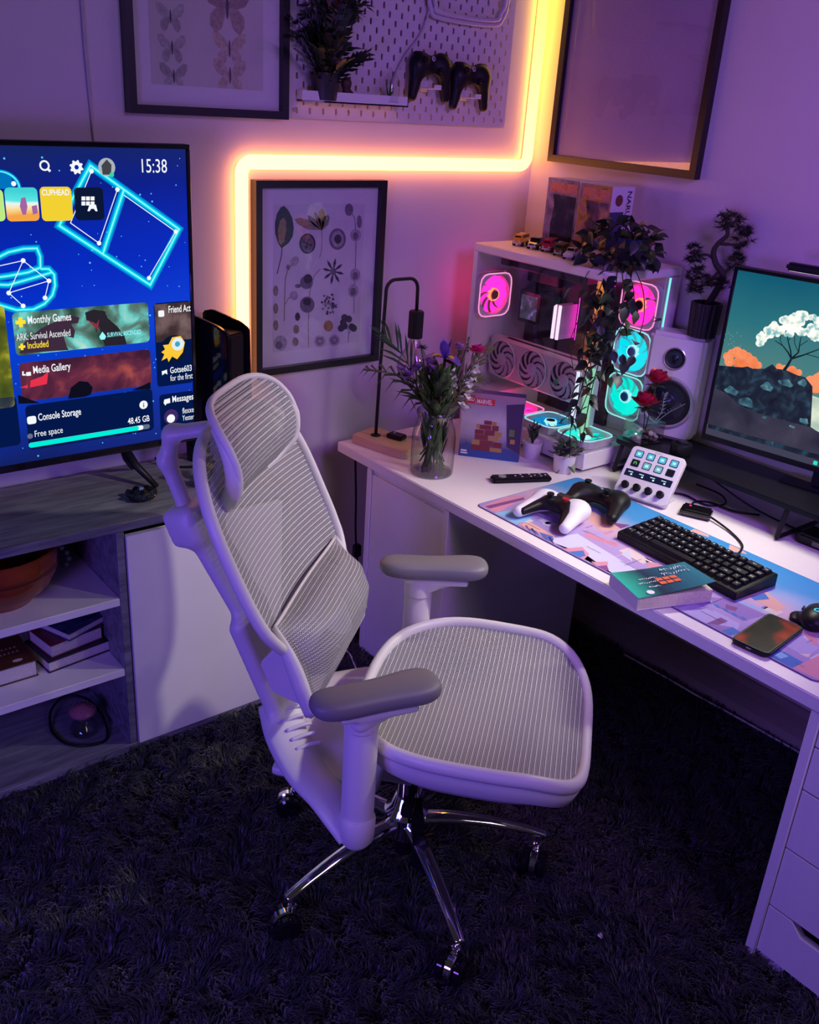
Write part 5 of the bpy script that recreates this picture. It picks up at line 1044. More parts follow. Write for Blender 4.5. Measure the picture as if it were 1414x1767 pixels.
# green filler
r = flower_root('filler_foliage', 'mass of green leaves and stems filling the vase neck', 'foliage')
for k in range(130):
    a = rs.uniform(0, 2*pi); q = rs.uniform(.015, .10); z = rs.uniform(.20, .32); A = Acc(); petal(A, (q*cos(a)*.7, q*sin(a)*.7, z), (cos(a)*.7, sin(a)*.7, rs.uniform(.5, 1.4)), rs.uniform(.04, .07), rs.uniform(.006, .013), rs.uniform(-.2, .2), seg=3); A.out('leaf', LEAFB if k % 3 else STEM, r)
for k in range(20):
    a = rs.uniform(0, 2*pi); q = rs.uniform(.005, .045); tube('stem', [(-.035*cos(a), -.045*sin(a), rs.uniform(.012, .08)), (.0, .0, .12), (q*cos(a)*.6, q*sin(a)*.6, .2), (q*cos(a)*1.3, q*sin(a)*1.3, .27)], .003, STEM if k % 4 else STEMD, r, 5, sm=4)
for k in range(34):
    a = rs.uniform(0, 2*pi); A = Acc(); petal(A, (.028*cos(a), .028*sin(a), rs.uniform(.05, .14)), (cos(a)*.3, sin(a)*.3, 1), .07, .009, .05, seg=3); A.out('leaf', LEAFB, r)
# ================================================================== TOY BOX, LITTLE POTS, REMOTE
def toy_box():
    a = Vector((2.050, 2.222)); b = Vector((2.158, 2.100)); d_ = b-a; rz = math.atan2(d_.y, d_.x); W = .205; ctr = a+d_.normalized()*W/2
    r = thing('toy_box', 'upright building toy box with red logo standing behind the vase', 'box', (ctr.x, ctr.y, DZ), rz); H = .225; D = .045
    boxes('carton', [(-W/2, W/2, 0, D, 0, H)], mat('carton_blue', (.03, .06, .22), .35), r, .001, 1); R = rootmat(r)
    B = Board(R @ Vector((0, -.0003, 0)), R.to_3x3() @ Vector((1, 0, 0)), (0, 0, 1), r, .0003)
    B.poly('front_print', [(-W/2, .0), (W/2, 0), (W/2, H), (-W/2, H)], ramp_mat('toy_art', [(0, (.02, .08, .34)), (.16, (.05, .06, .22)), (.34, (.34, .28, .40)), (.6, (.52, .46, .52)), (.85, (.30, .24, .36)), (1, (.40, .18, .26))], 14, axis='Z', emis=0, lo=0, hi=H, rough=.35), 0)
    B.poly('side_print', [(W/2-.045, .05), (W/2-.001, .03), (W/2-.001, H-.02), (W/2-.06, H-.03)], mat('print_navy', (.05, .02, .10), .35), 1)
    RD, GD, RED = mat('print_maroon', (.20, .02, .03), .4), mat('print_gold', (.42, .24, .06), .4), mat('logo_red', (.62, .02, .03), .4); WP = mat('logo_white', (.8, .8, .8), .4)
    # generic toy bricks in the same colours
    for (x, z, w_, h_, m_) in ((-.030, .036, .060, .018, RD), (.022, .034, .040, .014, GD), (-.048, .054, .026, .016, GD), (-.012, .055, .042, .018, RD), (.026, .052, .030, .018, RD), (-.030, .074, .044, .018, RD), (.012, .073, .034, .016, GD), (-.038, .092, .030, .016, RD), (-.004, .092, .034, .018, RD), (.026, .090, .022, .016, GD), (-.020, .110, .040, .016, RD), (.014, .110, .022, .018, RD), (-.044, .112, .012, .014, GD), (-.012, .127, .026, .014, RD), (.010, .126, .014, .012, GD), (.070, .10, .018, .024, mat('print_green', (.12, .2, .06), .4)), (.075, .07, .016, .016, GD)):
        B.poly('brick_print', [(x-w_/2, z-h_/2), (x+w_/2, z-h_/2), (x+w_/2, z+h_/2), (x-w_/2, z+h_/2)], m_, 2)
    B.poly('logo_square', [(-.094, .188), (-.062, .188), (-.062, .216), (-.094, .216)], RED, 2); B.text('LEGO', (-.0925, .196), .0175, WP, 3, sx=.62, bold=.02)
    B.poly('logo_bar', [(-.058, .186), (.004, .186), (.004, .208), (-.058, .208)], RED, 2); B.text('MARVEL', (-.056, .190), .0215, WP, 3, sx=.66, bold=.02)
    B.polys('small_print', [[(-.095, .018), (-.075, .018), (-.075, .024), (-.095, .024)], [(-.095, .010), (-.072, .010), (-.072, .015), (-.095, .015)], [(-.094, .168), (-.080, .168), (-.080, .180), (-.094, .180)]], WP, 3)
toy_box()
def little_pot(label, c, rpot, h, leaves, spread, kind):
    r = thing('succulent_pot', label, 'potted plant', (c[0], c[1], DZ), 0, 'little white pots on the desk'); lathe('pot', [(rpot*.80, 0), (rpot*.84, .002), (rpot, h), (rpot*.93, h), (rpot*.90, h*.9), (.001, h*.88)], mat('pot_white', (.72, .70, .70), .4), r, 28); rs_ = random.Random(kind)
    m = mat('succulent', (.035, .06, .03), .4, var=.4, vscale=40)
    if kind == 1:
        for k in range(leaves):
            a = rs_.uniform(0, 2*pi); q = rs_.uniform(.2, 1); top = Vector((spread*q*cos(a), spread*q*sin(a), h+rs_.uniform(.035, .075)))
            tube('stalk', [(0, 0, h*.8), (top.x*.5, top.y*.5, h+.02), tuple(top)], .002, m, r, 5, sm=3)
            for j in range(6):
                A = Acc(); b = (j % 3)/3*.6+.35; aa = j*2.1+a; petal(A, Vector((0, 0, h*.8)).lerp(top, b), (cos(aa), sin(aa), .9), .024, .006, .25, seg=3); A.out('leaf', m, r)
    else:
        for k in range(leaves):
            a = rs_.uniform(0, 2*pi); q = rs_.uniform(.1, 1); A = Acc(); petal(A, (spread*q*.7*cos(a), spread*q*.7*sin(a), h*.85+rs_.uniform(0, .06)*(1-q*.5)), (cos(a), sin(a), rs_.uniform(.1, 1.2)), rs_.uniform(.018, .028), .0075, -.2, seg=3); A.out('leaf', m, r)
    return r
little_pot('little white pot with upright dark succulent beside the toy box', (2.262, 2.085), .034, .058, 9, .04, 1)
little_pot('little white pot with bushy leaves at the corner of the computer', (2.262, 1.935), .038, .062, 60, .06, 2)
def remote():
    a = Vector((1.985, 1.985)); b = Vector((2.165, 1.903)); d_ = b-a; rz = math.atan2(d_.y, d_.x); c_ = (a+b)/2; L_ = d_.length
    r = thing('remote_control', 'slim black remote control on the desk in front of the vase', 'remote control', (c_.x, c_.y, DZ), rz); boxes('body', [(-L_/2, L_/2, -.021, .021, 0, .018)], BLACK, r, .005)
    gm = mat('remote_button', (.55, .55, .56), .35)
    lathe('round_pad', [(.013, 0), (.013, .001), (.009, .0015)], mat('remote_ring', (.3, .3, .3), .3), r, 20, loc=(-L_/2+.035, 0, .0178))
    for k, (x, y) in enumerate(((.0, .009), (.0, -.009), (.03, .009), (.03, -.008), (.046, 0), (.065, .008), (.065, -.008), (-.02, 0), (.082, 0))): lathe('button', [(.0036, 0), (.0036, .0012), (.002, .0016)], gm, r, 10, loc=(x, y, .0178))
remote()
# ================================================================== COMPUTER
PX0, PX1, PY0, PY1, PZ0, PZ1 = 2.30, 2.655, 1.885, 2.505, DZ, 1.388
def fan(parent, c, face, size, ring, glow, blade, hubm=None, flip=1, name='fan'):
    """square fan; face = 'x' (towards -x), 'y' (towards -y) or 'z' (upwards)"""
    rot = {'x': (pi/2, 0, -pi/2), 'y': (pi/2, 0, 0), 'z': (0, 0, 0)}[face]; h = size/2
    V = []; F = []; n = 32; oc = []
    for i in range(n):
        a = 2*pi*(i+.5)/n; k = min(1/max(abs(cos(a)), abs(sin(a))), 1.22); oc.append((h*k*cos(a), h*k*sin(a)))
    ri = h*.90
    for z in (0, -.025):
        V += [(x, y, z) for x, y in oc]; V += [(ri*cos(2*pi*(i+.5)/n), ri*sin(2*pi*(i+.5)/n), z) for i in range(n)]
    for i in range(n):
        j = (i+1) % n; F += [(i, j, n+j, n+i), (2*n+j, 2*n+i, 3*n+i, 3*n+j), (j, i, 2*n+i, 2*n+j), (n+i, n+j, 3*n+j, 3*n+i)]
    f = mk(name, V, F, WHITE, parent, loc=c, rot=rot)
    pts = [(x*.975, y*.975, .0015) for x, y in oc]; tube('light_ring', pts, .0022, ring, f, 6, closed=True)
    # rotor: glowing disc-like blades and hub
    nb = 9
    for k in range(nb):
        A = Acc(); V = []; F = []; m_ = 6
        for i in range(m_+1):
            r_ = h*(.26+.60*i/m_); a0 = 2*pi*k/nb+.5*flip*(i/m_)**1.3; da = 2*pi/nb*.93
            V += [(r_*cos(a0), r_*sin(a0), -.006), (r_*cos(a0+da*.5), r_*sin(a0+da*.5), -.012), (r_*cos(a0+da), r_*sin(a0+da), -.018)]
        for i in range(m_): F += [(i*3, i*3+1, i*3+4, i*3+3), (i*3+1, i*3+2, i*3+5, i*3+4)]
        mk('fan_blade', V, F, blade, f, True)
    lathe('fan_hub', [(h*.30, -.016), (h*.30, -.004), (h*.26, .001)], glow, f, 24, cap=False); lathe('fan_badge', [(h*.20, -.004), (h*.20, .0012), (h*.02, .0016)], hubm or BLACK, f, 20)
    return f
def computer():
    cx, cy = (PX0+PX1)/2, (PY0+PY1)/2; r = thing('computer_case', 'white glass sided computer case with glowing pink and teal fans', 'computer', (cx, cy, DZ)); W, D, H = PX1-PX0, PY1-PY0, PZ1-PZ0
    def bx(n, a, m=WHITE, bev=.002, par=r): return boxes(n, [(a[0]-cx, a[1]-cx, a[2]-cy, a[3]-cy, a[4]-DZ, a[5]-DZ)], m, par, bev, 1)
    # chassis
    bx('foot', (PX0+.02, PX0+.06, PY0+.02, PY1-.02, DZ, DZ+.012), BLACK); bx('foot', (PX1-.06, PX1-.02, PY0+.02, PY1-.02, DZ, DZ+.012), BLACK)
    bx('base_tray', (PX0, PX1, PY0, PY1, DZ+.012, DZ+.070)); bx('top_panel', (PX0, PX1, PY0, PY1, PZ1-.030, PZ1), WHITE, .004)
    for b_ in ((PX0+.004, PX1, PY1-.012, PY1, DZ+.07, 1.132), (PX0+.004, PX1, PY1-.012, PY1, 1.284, PZ1-.03), (2.458, PX1, PY1-.012, PY1, 1.132, 1.284)): bx('rear_panel', b_)
    bx('rear_pillar', (PX0, PX0+.016, PY1-.022, PY1, DZ+.07, PZ1-.03))
    bx('tray_wall', (PX1-.075, PX1-.065, PY0+.165, PY1-.012, DZ+.07, PZ1-.03), mat('tray_dark', (.025, .022, .03), .4)); bx('outer_wall', (PX1-.012, PX1, PY0, PY1-.012, DZ+.07, PZ1-.03))
    bx('front_pillar', (PX1-.055, PX1-.012, PY0, PY0+.012, DZ+.07, PZ1-.03)); bx('fan_column', (PX1-.062, PX1-.052, PY0+.012, PY0+.165, DZ+.07, PZ1-.03))
    for k in range(7): bx('vent_slot', (PX0+.10+.022*k, PX0+.112+.022*k, PY0+.04, PY0+.16, DZ+.070, DZ+.0708), mat('vent_grey', (.30, .30, .32), .5), 0)
    # teal reflection on the front pillar, put in as a glowing strip
    bx('pillar_reflection', (PX1-.0565, PX1-.052, PY0-.001, PY0+.004, 1.19, PZ1-.032), emit('reflected_teal', (.25, .85, .80), 1.1), 0)
    GL = pane('case_glass', (.90, .88, .92), 1.50, extra=.015)
    bx('side_glass', (PX0, PX0+.004, PY0+.004, PY1-.022, DZ+.0702, PZ1-.031), GL, 0); bx('front_glass', (PX0+.0045, PX1-.056, PY0, PY0+.004, DZ+.0702, PZ1-.031), GL, 0)
    # fans
    MAG = emit('fan_magenta', (1.0, .02, .40), 3.0); MAGB = emit('fan_magenta_blade', (1.0, .012, .24), 4.0); MAGR = emit('fan_pink_ring', (1.0, .30, .62), 1.5); AMB = emit('fan_amber', (1.0, .32, .10), 1.6)
    TEA = emit('fan_teal_hub', (.45, 1.0, .95), 1.25); TEB = emit('fan_teal_blade', (.0, .55, .60), 1.9); TER = emit('fan_teal_ring', (.35, .95, 1.0), 1.2); GRB = emit('fan_green_blade', (.0, .62, .48), 1.9); GRR = emit('fan_green_ring', (.30, 1.0, .80), 1.2); BLB = emit('fan_blue_blade', (.0, .33, .70), 1.0)
    L = lambda x, y, z: (x-cx, y-cy, z-DZ)
    fan(r, L(2.382, PY1-.042, 1.208), 'y', .155, MAGR, AMB, MAGB, mat('hub_dark', (.25, .02, .02), .4), flip=1)
    fan(r, L(PX1-.091, 1.968, 1.255), 'x', .152, MAGR, AMB, MAGB); fan(r, L(PX1-.091, 1.968, 1.098), 'x', .152, TER, TEA, TEB, mat('hub_blue', (.02, .12, .35), .3)); fan(r, L(PX1-.091, 1.968, .941), 'x', .152, GRR, TEA, GRB, mat('hub_blue', (.02, .12, .35), .3))
    fan(r, L(2.395, 1.975, DZ+.098), 'z', .152, GRR, TEA, GRB); fan(r, L(2.395, 2.135, DZ+.098), 'z', .152, TER, TEA, BLB); fan(r, L(2.395, 2.295, DZ+.098), 'z', .152, MAGR, MAG, MAGB)
    # motherboard, cooler screen, memory, graphics card
    bx('motherboard', (PX1-.082, PX1-.075, 2.10, 2.475, .96, 1.345), mat('board_black', (.012, .010, .016), .35))
    pm = mat('pump_black', (.015, .014, .018), .3); p = bx('cooler_pump', (2.500, 2.573, 2.345, 2.460, 1.105, 1.225), pm, .006); bx('pump_screen', (2.4985, 2.5003, 2.362, 2.443, 1.122, 1.208), ramp_mat('pump_art', [(.35, (.02, .02, .03)), (.55, (.06, .05, .09)), (.68, (.22, .12, .40)), (.8, (.7, .75, .8))], 28), 0, p)
    for y in (2.262, 2.240): bx('memory_stick', (2.49, 2.573, y-.004, y+.004, 1.085, 1.205), WHITE, .001); bx('memory_light', (2.484, 2.490, y-.005, y+.005, 1.085, 1.205), emit('memory_glow', (1.0, .72, .95), 1.5), 0)
    bx('heat_sink', (2.53, 2.573, 2.30, 2.46, 1.25, 1.33), pm, .004); bx('heat_sink', (2.535, 2.573, 2.12, 2.20, 1.08, 1.32), pm, .004)
    bx('inner_light', (2.565, 2.5735, 2.215, 2.225, 1.08, 1.23), emit('interior_glow', (1.0, .03, .55), 4.0), 0)
    for y in (2.40, 2.28, 2.15): bx('spot_reflection', (2.44, 2.50, y-.004, y+.004, PZ1-.036, PZ1-.0305), emit('reflection_white', (1.0, .85, .95), 1.8), 0)  # glowing slots stand in for ceiling spots reflected in the glass
    bx('inner_light', (2.555, 2.562, 2.07, 2.47, 1.298, 1.306), emit('interior_glow', (1.0, .03, .55), 4.0), 0)  # magenta strip added to tint the case interior
    bx('top_radiator', (2.40, 2.57, 2.06, 2.47, PZ1-.075, PZ1-.037), pm, .003)
    g = bx('graphics_card', (2.400, 2.455, 2.02, 2.485, .912, 1.058), WHITE, .008)
    bx('card_backplate', (2.4552, 2.462, 2.02, 2.485, .912, 1.058), mat('backplate', (.5, .48, .52), .4), .002); bx('card_slot', (2.420, 2.436, 2.07, 2.42, 1.058, 1.0588), BLACK, 0)
    bx('card_bracket', (2.395, 2.47, 2.006, 2.0195, .84, 1.07), WHITE, .002); bx('card_light', (2.392, 2.3995, 2.03, 2.045, .86, 1.03), emit('card_glow', (.75, .85, 1.0), 1.3), 0); bx('card_cable', (2.36, 2.395, 1.965, 1.975, .835, 1.06), emit('cable_glow', (.35, .95, .55), .9), .002)
    dk = mat('fan_shadow', (.012, .010, .022), .5); vb = mat('fan_blade_white', (.62, .58, .66), .4)
    for y in (2.408, 2.254, 2.100):
        q = lathe('card_fan', [(.0655, 0), (.070, .004), (.068, .008), (.064, .006)], WHITE, r, 36, loc=L(2.3995, y, .985), rot=(pi/2, 0, -pi/2), cap=False); lathe('card_fan_well', [(.065, .0), (.001, .0)], dk, q, 36, cap=False, loc=(0, 0, .0012))
        for k in range(9):
            V = []; F = []
            for i in range(5):
                r_ = .020+.043*i/4; a0 = 2*pi*k/9-.9*(i/4)**1.2; da = .44; V += [(r_*cos(a0), r_*sin(a0), .007), (r_*cos(a0+da), r_*sin(a0+da), .003)]
            for i in range(4): F.append((i*2, i*2+1, i*2+3, i*2+2))
            mk('card_fan_blade', V, F, vb, q, True)
        lathe('card_fan_hub', [(.022, .002), (.022, .008), (.019, .010), (.001, .0105)], vb, q, 24)
    bx('power_shroud', (2.34, PX1-.075, 2.38, 2.48, DZ+.070, DZ+.14), WHITE, .003)
computer()
# ================================================================== ON TOP OF THE COMPUTER
def figure_box(label, y1, y0, x, art, win, side=None):
    W, H, D = y1-y0, .228, .115; r = thing('figure_box', label, 'box', (x, (y0+y1)/2, PZ1), radians(-90), 'collectable boxes on the computer'); h = W/2
    cw = mat('carton_white', (.66, .62, .66), .45)
    boxes('carton', [(-h, h, .004, D, 0, H)], cw, r, .001, 1); R = rootmat(r); B = Board(R @ Vector((0, .0038, 0)), R.to_3x3() @ Vector((1, 0, 0)), (0, 0, 1), r, .0004)
    B.poly('front_print', [(-h, 0), (h, 0), (h, H), (-h, H)], art, 0); B.poly('window', [(-h+.034, .030), (h-.010, .030), (h-.008, H-.052), (-h+.030, H-.05), (-h+.040, H-.09), (-h+.030, .08)], win, 1)
    B.poly('header_print', [(-h+.012, H-.044), (h-.008, H-.044), (h-.008, H-.012), (-h+.012, H-.012)], ramp_mat('header_art_'+side if side else 'header_art', [(.3, (.25, .05, .08)), (.5, (.55, .16, .10)), (.7, (.30, .10, .24)), (.9, (.16, .12, .36))], 30, emis=0), 1)
    B.poly('window_tray', [(-h+.03, .004), (h-.012, .004), (h-.012, .028), (-h+.03, .028)], cw, 2)
    return r, R, H, D, h
figure_box('white figure box with dark window standing left on the computer', 2.372, 2.228, 2.49, ramp_mat('box_art_grey', [(.3, (.03, .025, .05)), (.45, (.16, .12, .20)), (.6, (.28, .22, .34)), (.8, (.12, .04, .06))], 22, emis=0), ramp_mat('box_window_dark', [(.3, (.006, .006, .012)), (.55, (.02, .02, .03)), (.7, (.07, .06, .09)), (.9, (.34, .14, .03))], 20, emis=0, rough=.12))
r, R, H, D, h = figure_box('white figure box with orange window and lettered side on the computer', 2.205, 2.070, 2.47, ramp_mat('box_art_orange', [(.3, (.03, .025, .05)), (.45, (.40, .18, .03)), (.6, (.20, .10, .16)), (.8, (.10, .05, .12))], 22, emis=0), ramp_mat('box_window_amber', [(.3, (.01, .008, .01)), (.5, (.10, .05, .01)), (.65, (.50, .26, .02)), (.85, (.60, .42, .10))], 18, emis=0, rough=.12), 'amber')
B = Board(R @ Vector((h+.0003, .0, 0)), R.to_3x3() @ Vector((0, 1, 0)), (0, 0, 1), r, .0004)
B.poly('side_panel_print', [(.004, .0), (D*.62, .0), (D*.62, H*.66), (.004, H*.66)], mat('side_navy', (.05, .05, .13), .4), 0); B.text('NARUTO', (D*.70, H-.012), .030, mat('print_black', (.02, .02, .02), .5), 1, rot=radians(-90), bold=.015); B.disc('crest', (.042, H-.042), .018, mat('crest_brown', (.16, .05, .03), .5), 1)
B.poly('side_art', [(D*.5, .03), (D*.95, .03), (D*.95, .085), (D*.5, .085)], mat('side_blue', (.14, .26, .55), .4), 2)
def toy_car(label, c, rz, col, s=1.0, shape='car'):
    r = thing('toy_car', label, 'toy car', (c[0], c[1], PZ1), rz, 'toy cars on the computer'); r.scale = (s,)*3; m = mat('toy_'+label.split()[0]+label.split()[1], col, .25, coat=.5)
    if shape == 'van': P = [(-.040, .008), (.040, .008), (.041, .022), (.036, .026), (.030, .040), (-.038, .042), (-.041, .030)]; G = [(-.034, .029), (.029, .029), (.027, .038), (-.034, .039)]
    else: P = [(-.040, .008), (.040, .008), (.041, .018), (.036, .022), (.016, .024), (.006, .036), (-.022, .037), (-.034, .025), (-.041, .022)]; G = [(-.028, .0255), (.012, .0255), (.004, .0345), (-.021, .0355)]
    prism('body', P, -.0175, .0175, m, r, axes='xzy', bevel=.003); prism('windows', G, -.0182, .0182, BLACKG, r, axes='xzy')
    prism('windscreen', [(-.013, .0), (.013, .0), (.011, .010), (-.011, .010)], 0, .0015, BLACKG, r, axes='yzx', loc=(.0115 if shape != 'van' else .0325, 0, .0255))
    boxes('bumper', [(.040, .0425, -.015, .015, .009, .014)], mat('toy_bumper', (.5, .5, .52), .3), r, .001, 1)
    for sy in (-1, 1): lathe('headlight', [(.003, 0), (.003, .002), (.001, .003)], mat('toy_bumper', (.5, .5, .52), .3), r, 8, loc=(.0405, sy*.011, .018), rot=(0, pi/2, 0))
    for x in (-.024, .025):
        for sy in (-1, 1): lathe('wheel', [(.002, -.004), (.008, -.004), (.008, .004), (.002, .004)], RUBBER, r, 14, loc=(x, sy*.016, .008), rot=(pi/2, 0, 0))
toy_car('yellow toy van at the left end of the toy car row', (2.425, 2.405), radians(205), (.65, .33, .02), .95, 'van')
toy_car('black toy car second in the toy car row', (2.425, 2.332), radians(205), (.02, .015, .02), 1.0)
toy_car('red toy pickup with white roof in the toy car row', (2.430, 2.270), radians(205), (.35, .01, .03), 1.0, 'van')
toy_car('olive green toy car in the toy car row', (2.410, 2.198), radians(205), (.10, .10, .02), .9, 'van')
toy_car('white toy car at the right end of the toy car row', (2.385, 2.130), radians(205), (.70, .70, .74), .95)
def vine():
    base = Vector((2.47, 1.955, PZ1)); r = thing('trailing_plant', 'dark trailing ivy plant hanging down over the computer front', 'potted plant', base); rs = random.Random(21)
    lathe('pot', [(.045, 0), (.062, .085), (.064, .09), (.058, .09), (.055, .07), (.001, .07)], mat('pot_blue', (.01, .02, .10), .3), r, 28)
    lm = [mat('ivy_dark', (.016, .028, .018), .40, var=.4, vscale=20), mat('ivy_green', (.028, .050, .022), .40, var=.4, vscale=20), mat('ivy_blueish', (.012, .018, .022), .42)]
    protos = []
    for k, m in enumerate(lm):
        V = []; F = []; n = 5; prof = [.0, .75, 1.0, .85, .45, 0]
        for i, w_ in enumerate(prof): t = i/n; V += [(t, -w_*.34, .10*w_-.16*t*t), (t, 0, -.16*t*t), (t, w_*.34, .10*w_-.16*t*t)]
        for i in range(n):
            for j in range(2): a = i*3+j; F.append((a, a+3, a+4, a+1))
        me = bpy.data.meshes.new('leaf'); me.from_pydata(V, [], F); me.update(); me.materials.append(m); me.polygons.foreach_set('use_smooth', [True]*len(F)); protos.append(me)
    count = [0]
    def leaf(p, d_, s, roll):
        if count[0] >= 298: return
        count[0] += 1; o = bpy.data.objects.new('leaf', protos[rs.choice((0, 0, 1, 1, 2))]); COL.objects.link(o); o.parent = r; o.location = p-base
        q = Vector(d_).to_track_quat('X', 'Z'); e = (q.to_matrix() @ Matrix.Rotation(roll, 3, 'X')).to_euler(); o.rotation_euler = e; o.scale = (s,)*3
    vc = Vector((-.76, -.65, 0))        # towards the room
    # bushy crown
    ctr = Vector((2.40, 1.945, 1.452))
    for k in range(132):
        a = rs.uniform(0, 2*pi); z = rs.uniform(-.85, 1); q = sqrt(max(0, 1-z*z)); d_ = Vector((q*cos(a)*.10, q*sin(a)*.135, z*.080)); p = ctr+d_*rs.uniform(.55, 1.05)
        if p.z < PZ1+.012 and p.x > PX0: p.z = PZ1+.012+rs.uniform(0, .03)
        leaf(p, d_.normalized()*.6+Vector((rs.gauss(0, .6), rs.gauss(0, .6), rs.gauss(-.15, .5))), rs.uniform(.036, .056), rs.uniform(-1, 1))
    for k in range(74):      # dense curtain just below the crown
        p = hx(rs.gauss(1052, 30), rs.uniform(495, 665), 2.288-rs.uniform(0, .05)); leaf(p, Vector((rs.gauss(-.2, .5), rs.gauss(0, .6), rs.uniform(-1.2, .1))), rs.uniform(.030, .048), rs.uniform(-1, 1))
    A = Acc()
    for k in range(14): a = rs.uniform(0, 2*pi); A.tube(smooth_path([base+Vector((0, 0, .08)), base+Vector((-.03+.03*cos(a), .04*sin(a), .13)), ctr+Vector((.08*cos(a), .11*sin(a), rs.uniform(-.02, .07)))], 4), .0018, 4)
    # hanging strands: crown -> over the edge -> down in front of the glass
    def P(px, py, x): return hx(px, py, x)
    strands = [[(1035, 500, 2.285), (1012, 560, 2.285), (1005, 620, 2.282), (998, 690, 2.28), (985, 740, 2.275), (983, 790, 2.262), (976, 818, 2.255)],
               [(1060, 510, 2.285), (1030, 580, 2.28), (1012, 640, 2.28), (995, 700, 2.278), (978, 720, 2.275)],
               [(1075, 520, 2.27), (1050, 580, 2.268), (1030, 640, 2.268), (1018, 690, 2.262), (1008, 745, 2.262)],
               [(1095, 515, 2.30), (1075, 560, 2.26), (1048, 610, 2.26), (1035, 660, 2.258)],
               [(1010, 480, 2.29), (1000, 545, 2.285), (985, 590, 2.283), (990, 640, 2.281)],
               [(1110, 500, 2.33), (1112, 545, 2.27), (1105, 575, 2.26)],
               [(1040, 520, 2.288), (1020, 600, 2.28), (1020, 660, 2.279), (1002, 715, 2.276), (1003, 765, 2.268)]]
    for s_ in strands:
        pts = [P(*q) for q in s_]; st = [base+Vector((-.02, 0, .10)), ctr+(pts[0]-ctr)*.5+Vector((0, 0, .02))]; path = smooth_path(st+pts, 5); A.tube(path, .0016, 4)
        L_ = sum((path[i+1]-path[i]).length for i in range(len(path)-1)); acc = 0; nxt = .12
        for i in range(len(path)-1):
            acc += (path[i+1]-path[i]).length
            if acc > nxt and i > 6:
                nxt += rs.uniform(.013, .022); t = (path[i+1]-path[i]).normalized(); sd = t.cross(vc).normalized()*rs.choice((-1, 1))
                leaf(path[i], t*.55+sd*rs.uniform(.5, 1)+vc*rs.uniform(.0, .5), rs.uniform(.030, .048), rs.uniform(-.8, .8))
        leaf(path[-1], (path[-1]-path[-3]).normalized(), .036, 0)
    A.V = [tuple(Vector(v)-base) for v in A.V]; A.out('vine_stem', mat('vine_stem', (.03, .028, .015), .6), r)
vine()
# ================================================================== MONITOR RISER, SPEAKER, BONSAI
RZ = .845
r = thing('monitor_riser', 'black monitor riser shelf with angular metal legs', 'monitor stand', (2.54, 1.10, DZ))
prism('shelf', rrect(2.425-2.54, 2.655-2.54, .20-1.10, 1.878-1.10, .025), RZ-.016-DZ, RZ-DZ, mat('riser_black', (.008, .008, .012), .30, spec=.2), r, bevel=.002)
for y in (1.235, 1.845, .45):
    for x0, x1, xb in ((2.432, 2.462, 2.412), (2.62, 2.645, 2.63)):
        V, F = tube_vf([(x0-2.54+.006, y-1.10, RZ-.017-DZ), (xb-2.54, y-1.10, .008)], .011, 4, flat=.8, upv=(0, 1, 0)); mk('leg', V, F, BLACKM, r)
    V, F = tube_vf([(2.412-2.54, y-1.10, .008), (2.63-2.54, y-1.10-.0, .008)], .0085, 4, upv=(0, 1, 0)); mk('foot_bar', V, F, BLACKM, r)
def speaker():
    fl, fr = Vector((2.525, 1.872)), Vector((2.590, 1.700)); d_ = fr-fl; W = d_.length; rz = math.atan2(d_.y, d_.x); H = .352; D = .105; n_ = Vector((-d_.y, d_.x)).normalized()
    if n_.x < 0: n_ = -n_
    c_ = (fl+fr)/2; r = thing('speaker', 'white studio speaker on the riser beside the computer', 'speaker', (c_.x, c_.y, RZ), rz)
    boxes('cabinet', [(-W/2, W/2, 0, D, .004, H)], mat('speaker_white', (.70, .67, .68), .4), r, .012, 3); boxes('rubber_foot', [(-W/2+.01, W/2-.01, .01, D-.01, 0, .005)], RUBBER, r)
    def driver(z, R_, nm):
        q = lathe(nm, [(R_*1.06, 0), (R_*1.10, .004), (R_*1.02, .006), (R_*.95, .003)], mat('driver_ring', (.62, .60, .62), .25, .5), r, 44, loc=(0, .0005, z), rot=(pi/2, 0, 0), cap=False)
        lathe('surround', [(R_*.96, .002), (R_*.90, .0055), (R_*.80, .003), (R_*.74, .0015)], RUBBER, q, 40, cap=False); lathe('cone', [(R_*.75, .0015), (R_*.35, .0006), (R_*.30, .0010), (R_*.22, .004), (R_*.02, .0055)], mat('cone_black', (.008, .014, .020), .22), q, 40, cap=False)
    driver(.128, .080, 'woofer'); driver(.275, .034, 'tweeter')
    lathe('power_knob', [(.009, 0), (.009, .004), (.007, .007), (.001, .0075)], mat('knob_amber', (.35, .05, .01), .3, emis=(1, .16, .02), es=.6), r, 16, loc=(-W/2+.034, .0005, .222), rot=(pi/2, 0, 0))
    return r
spk = speaker()
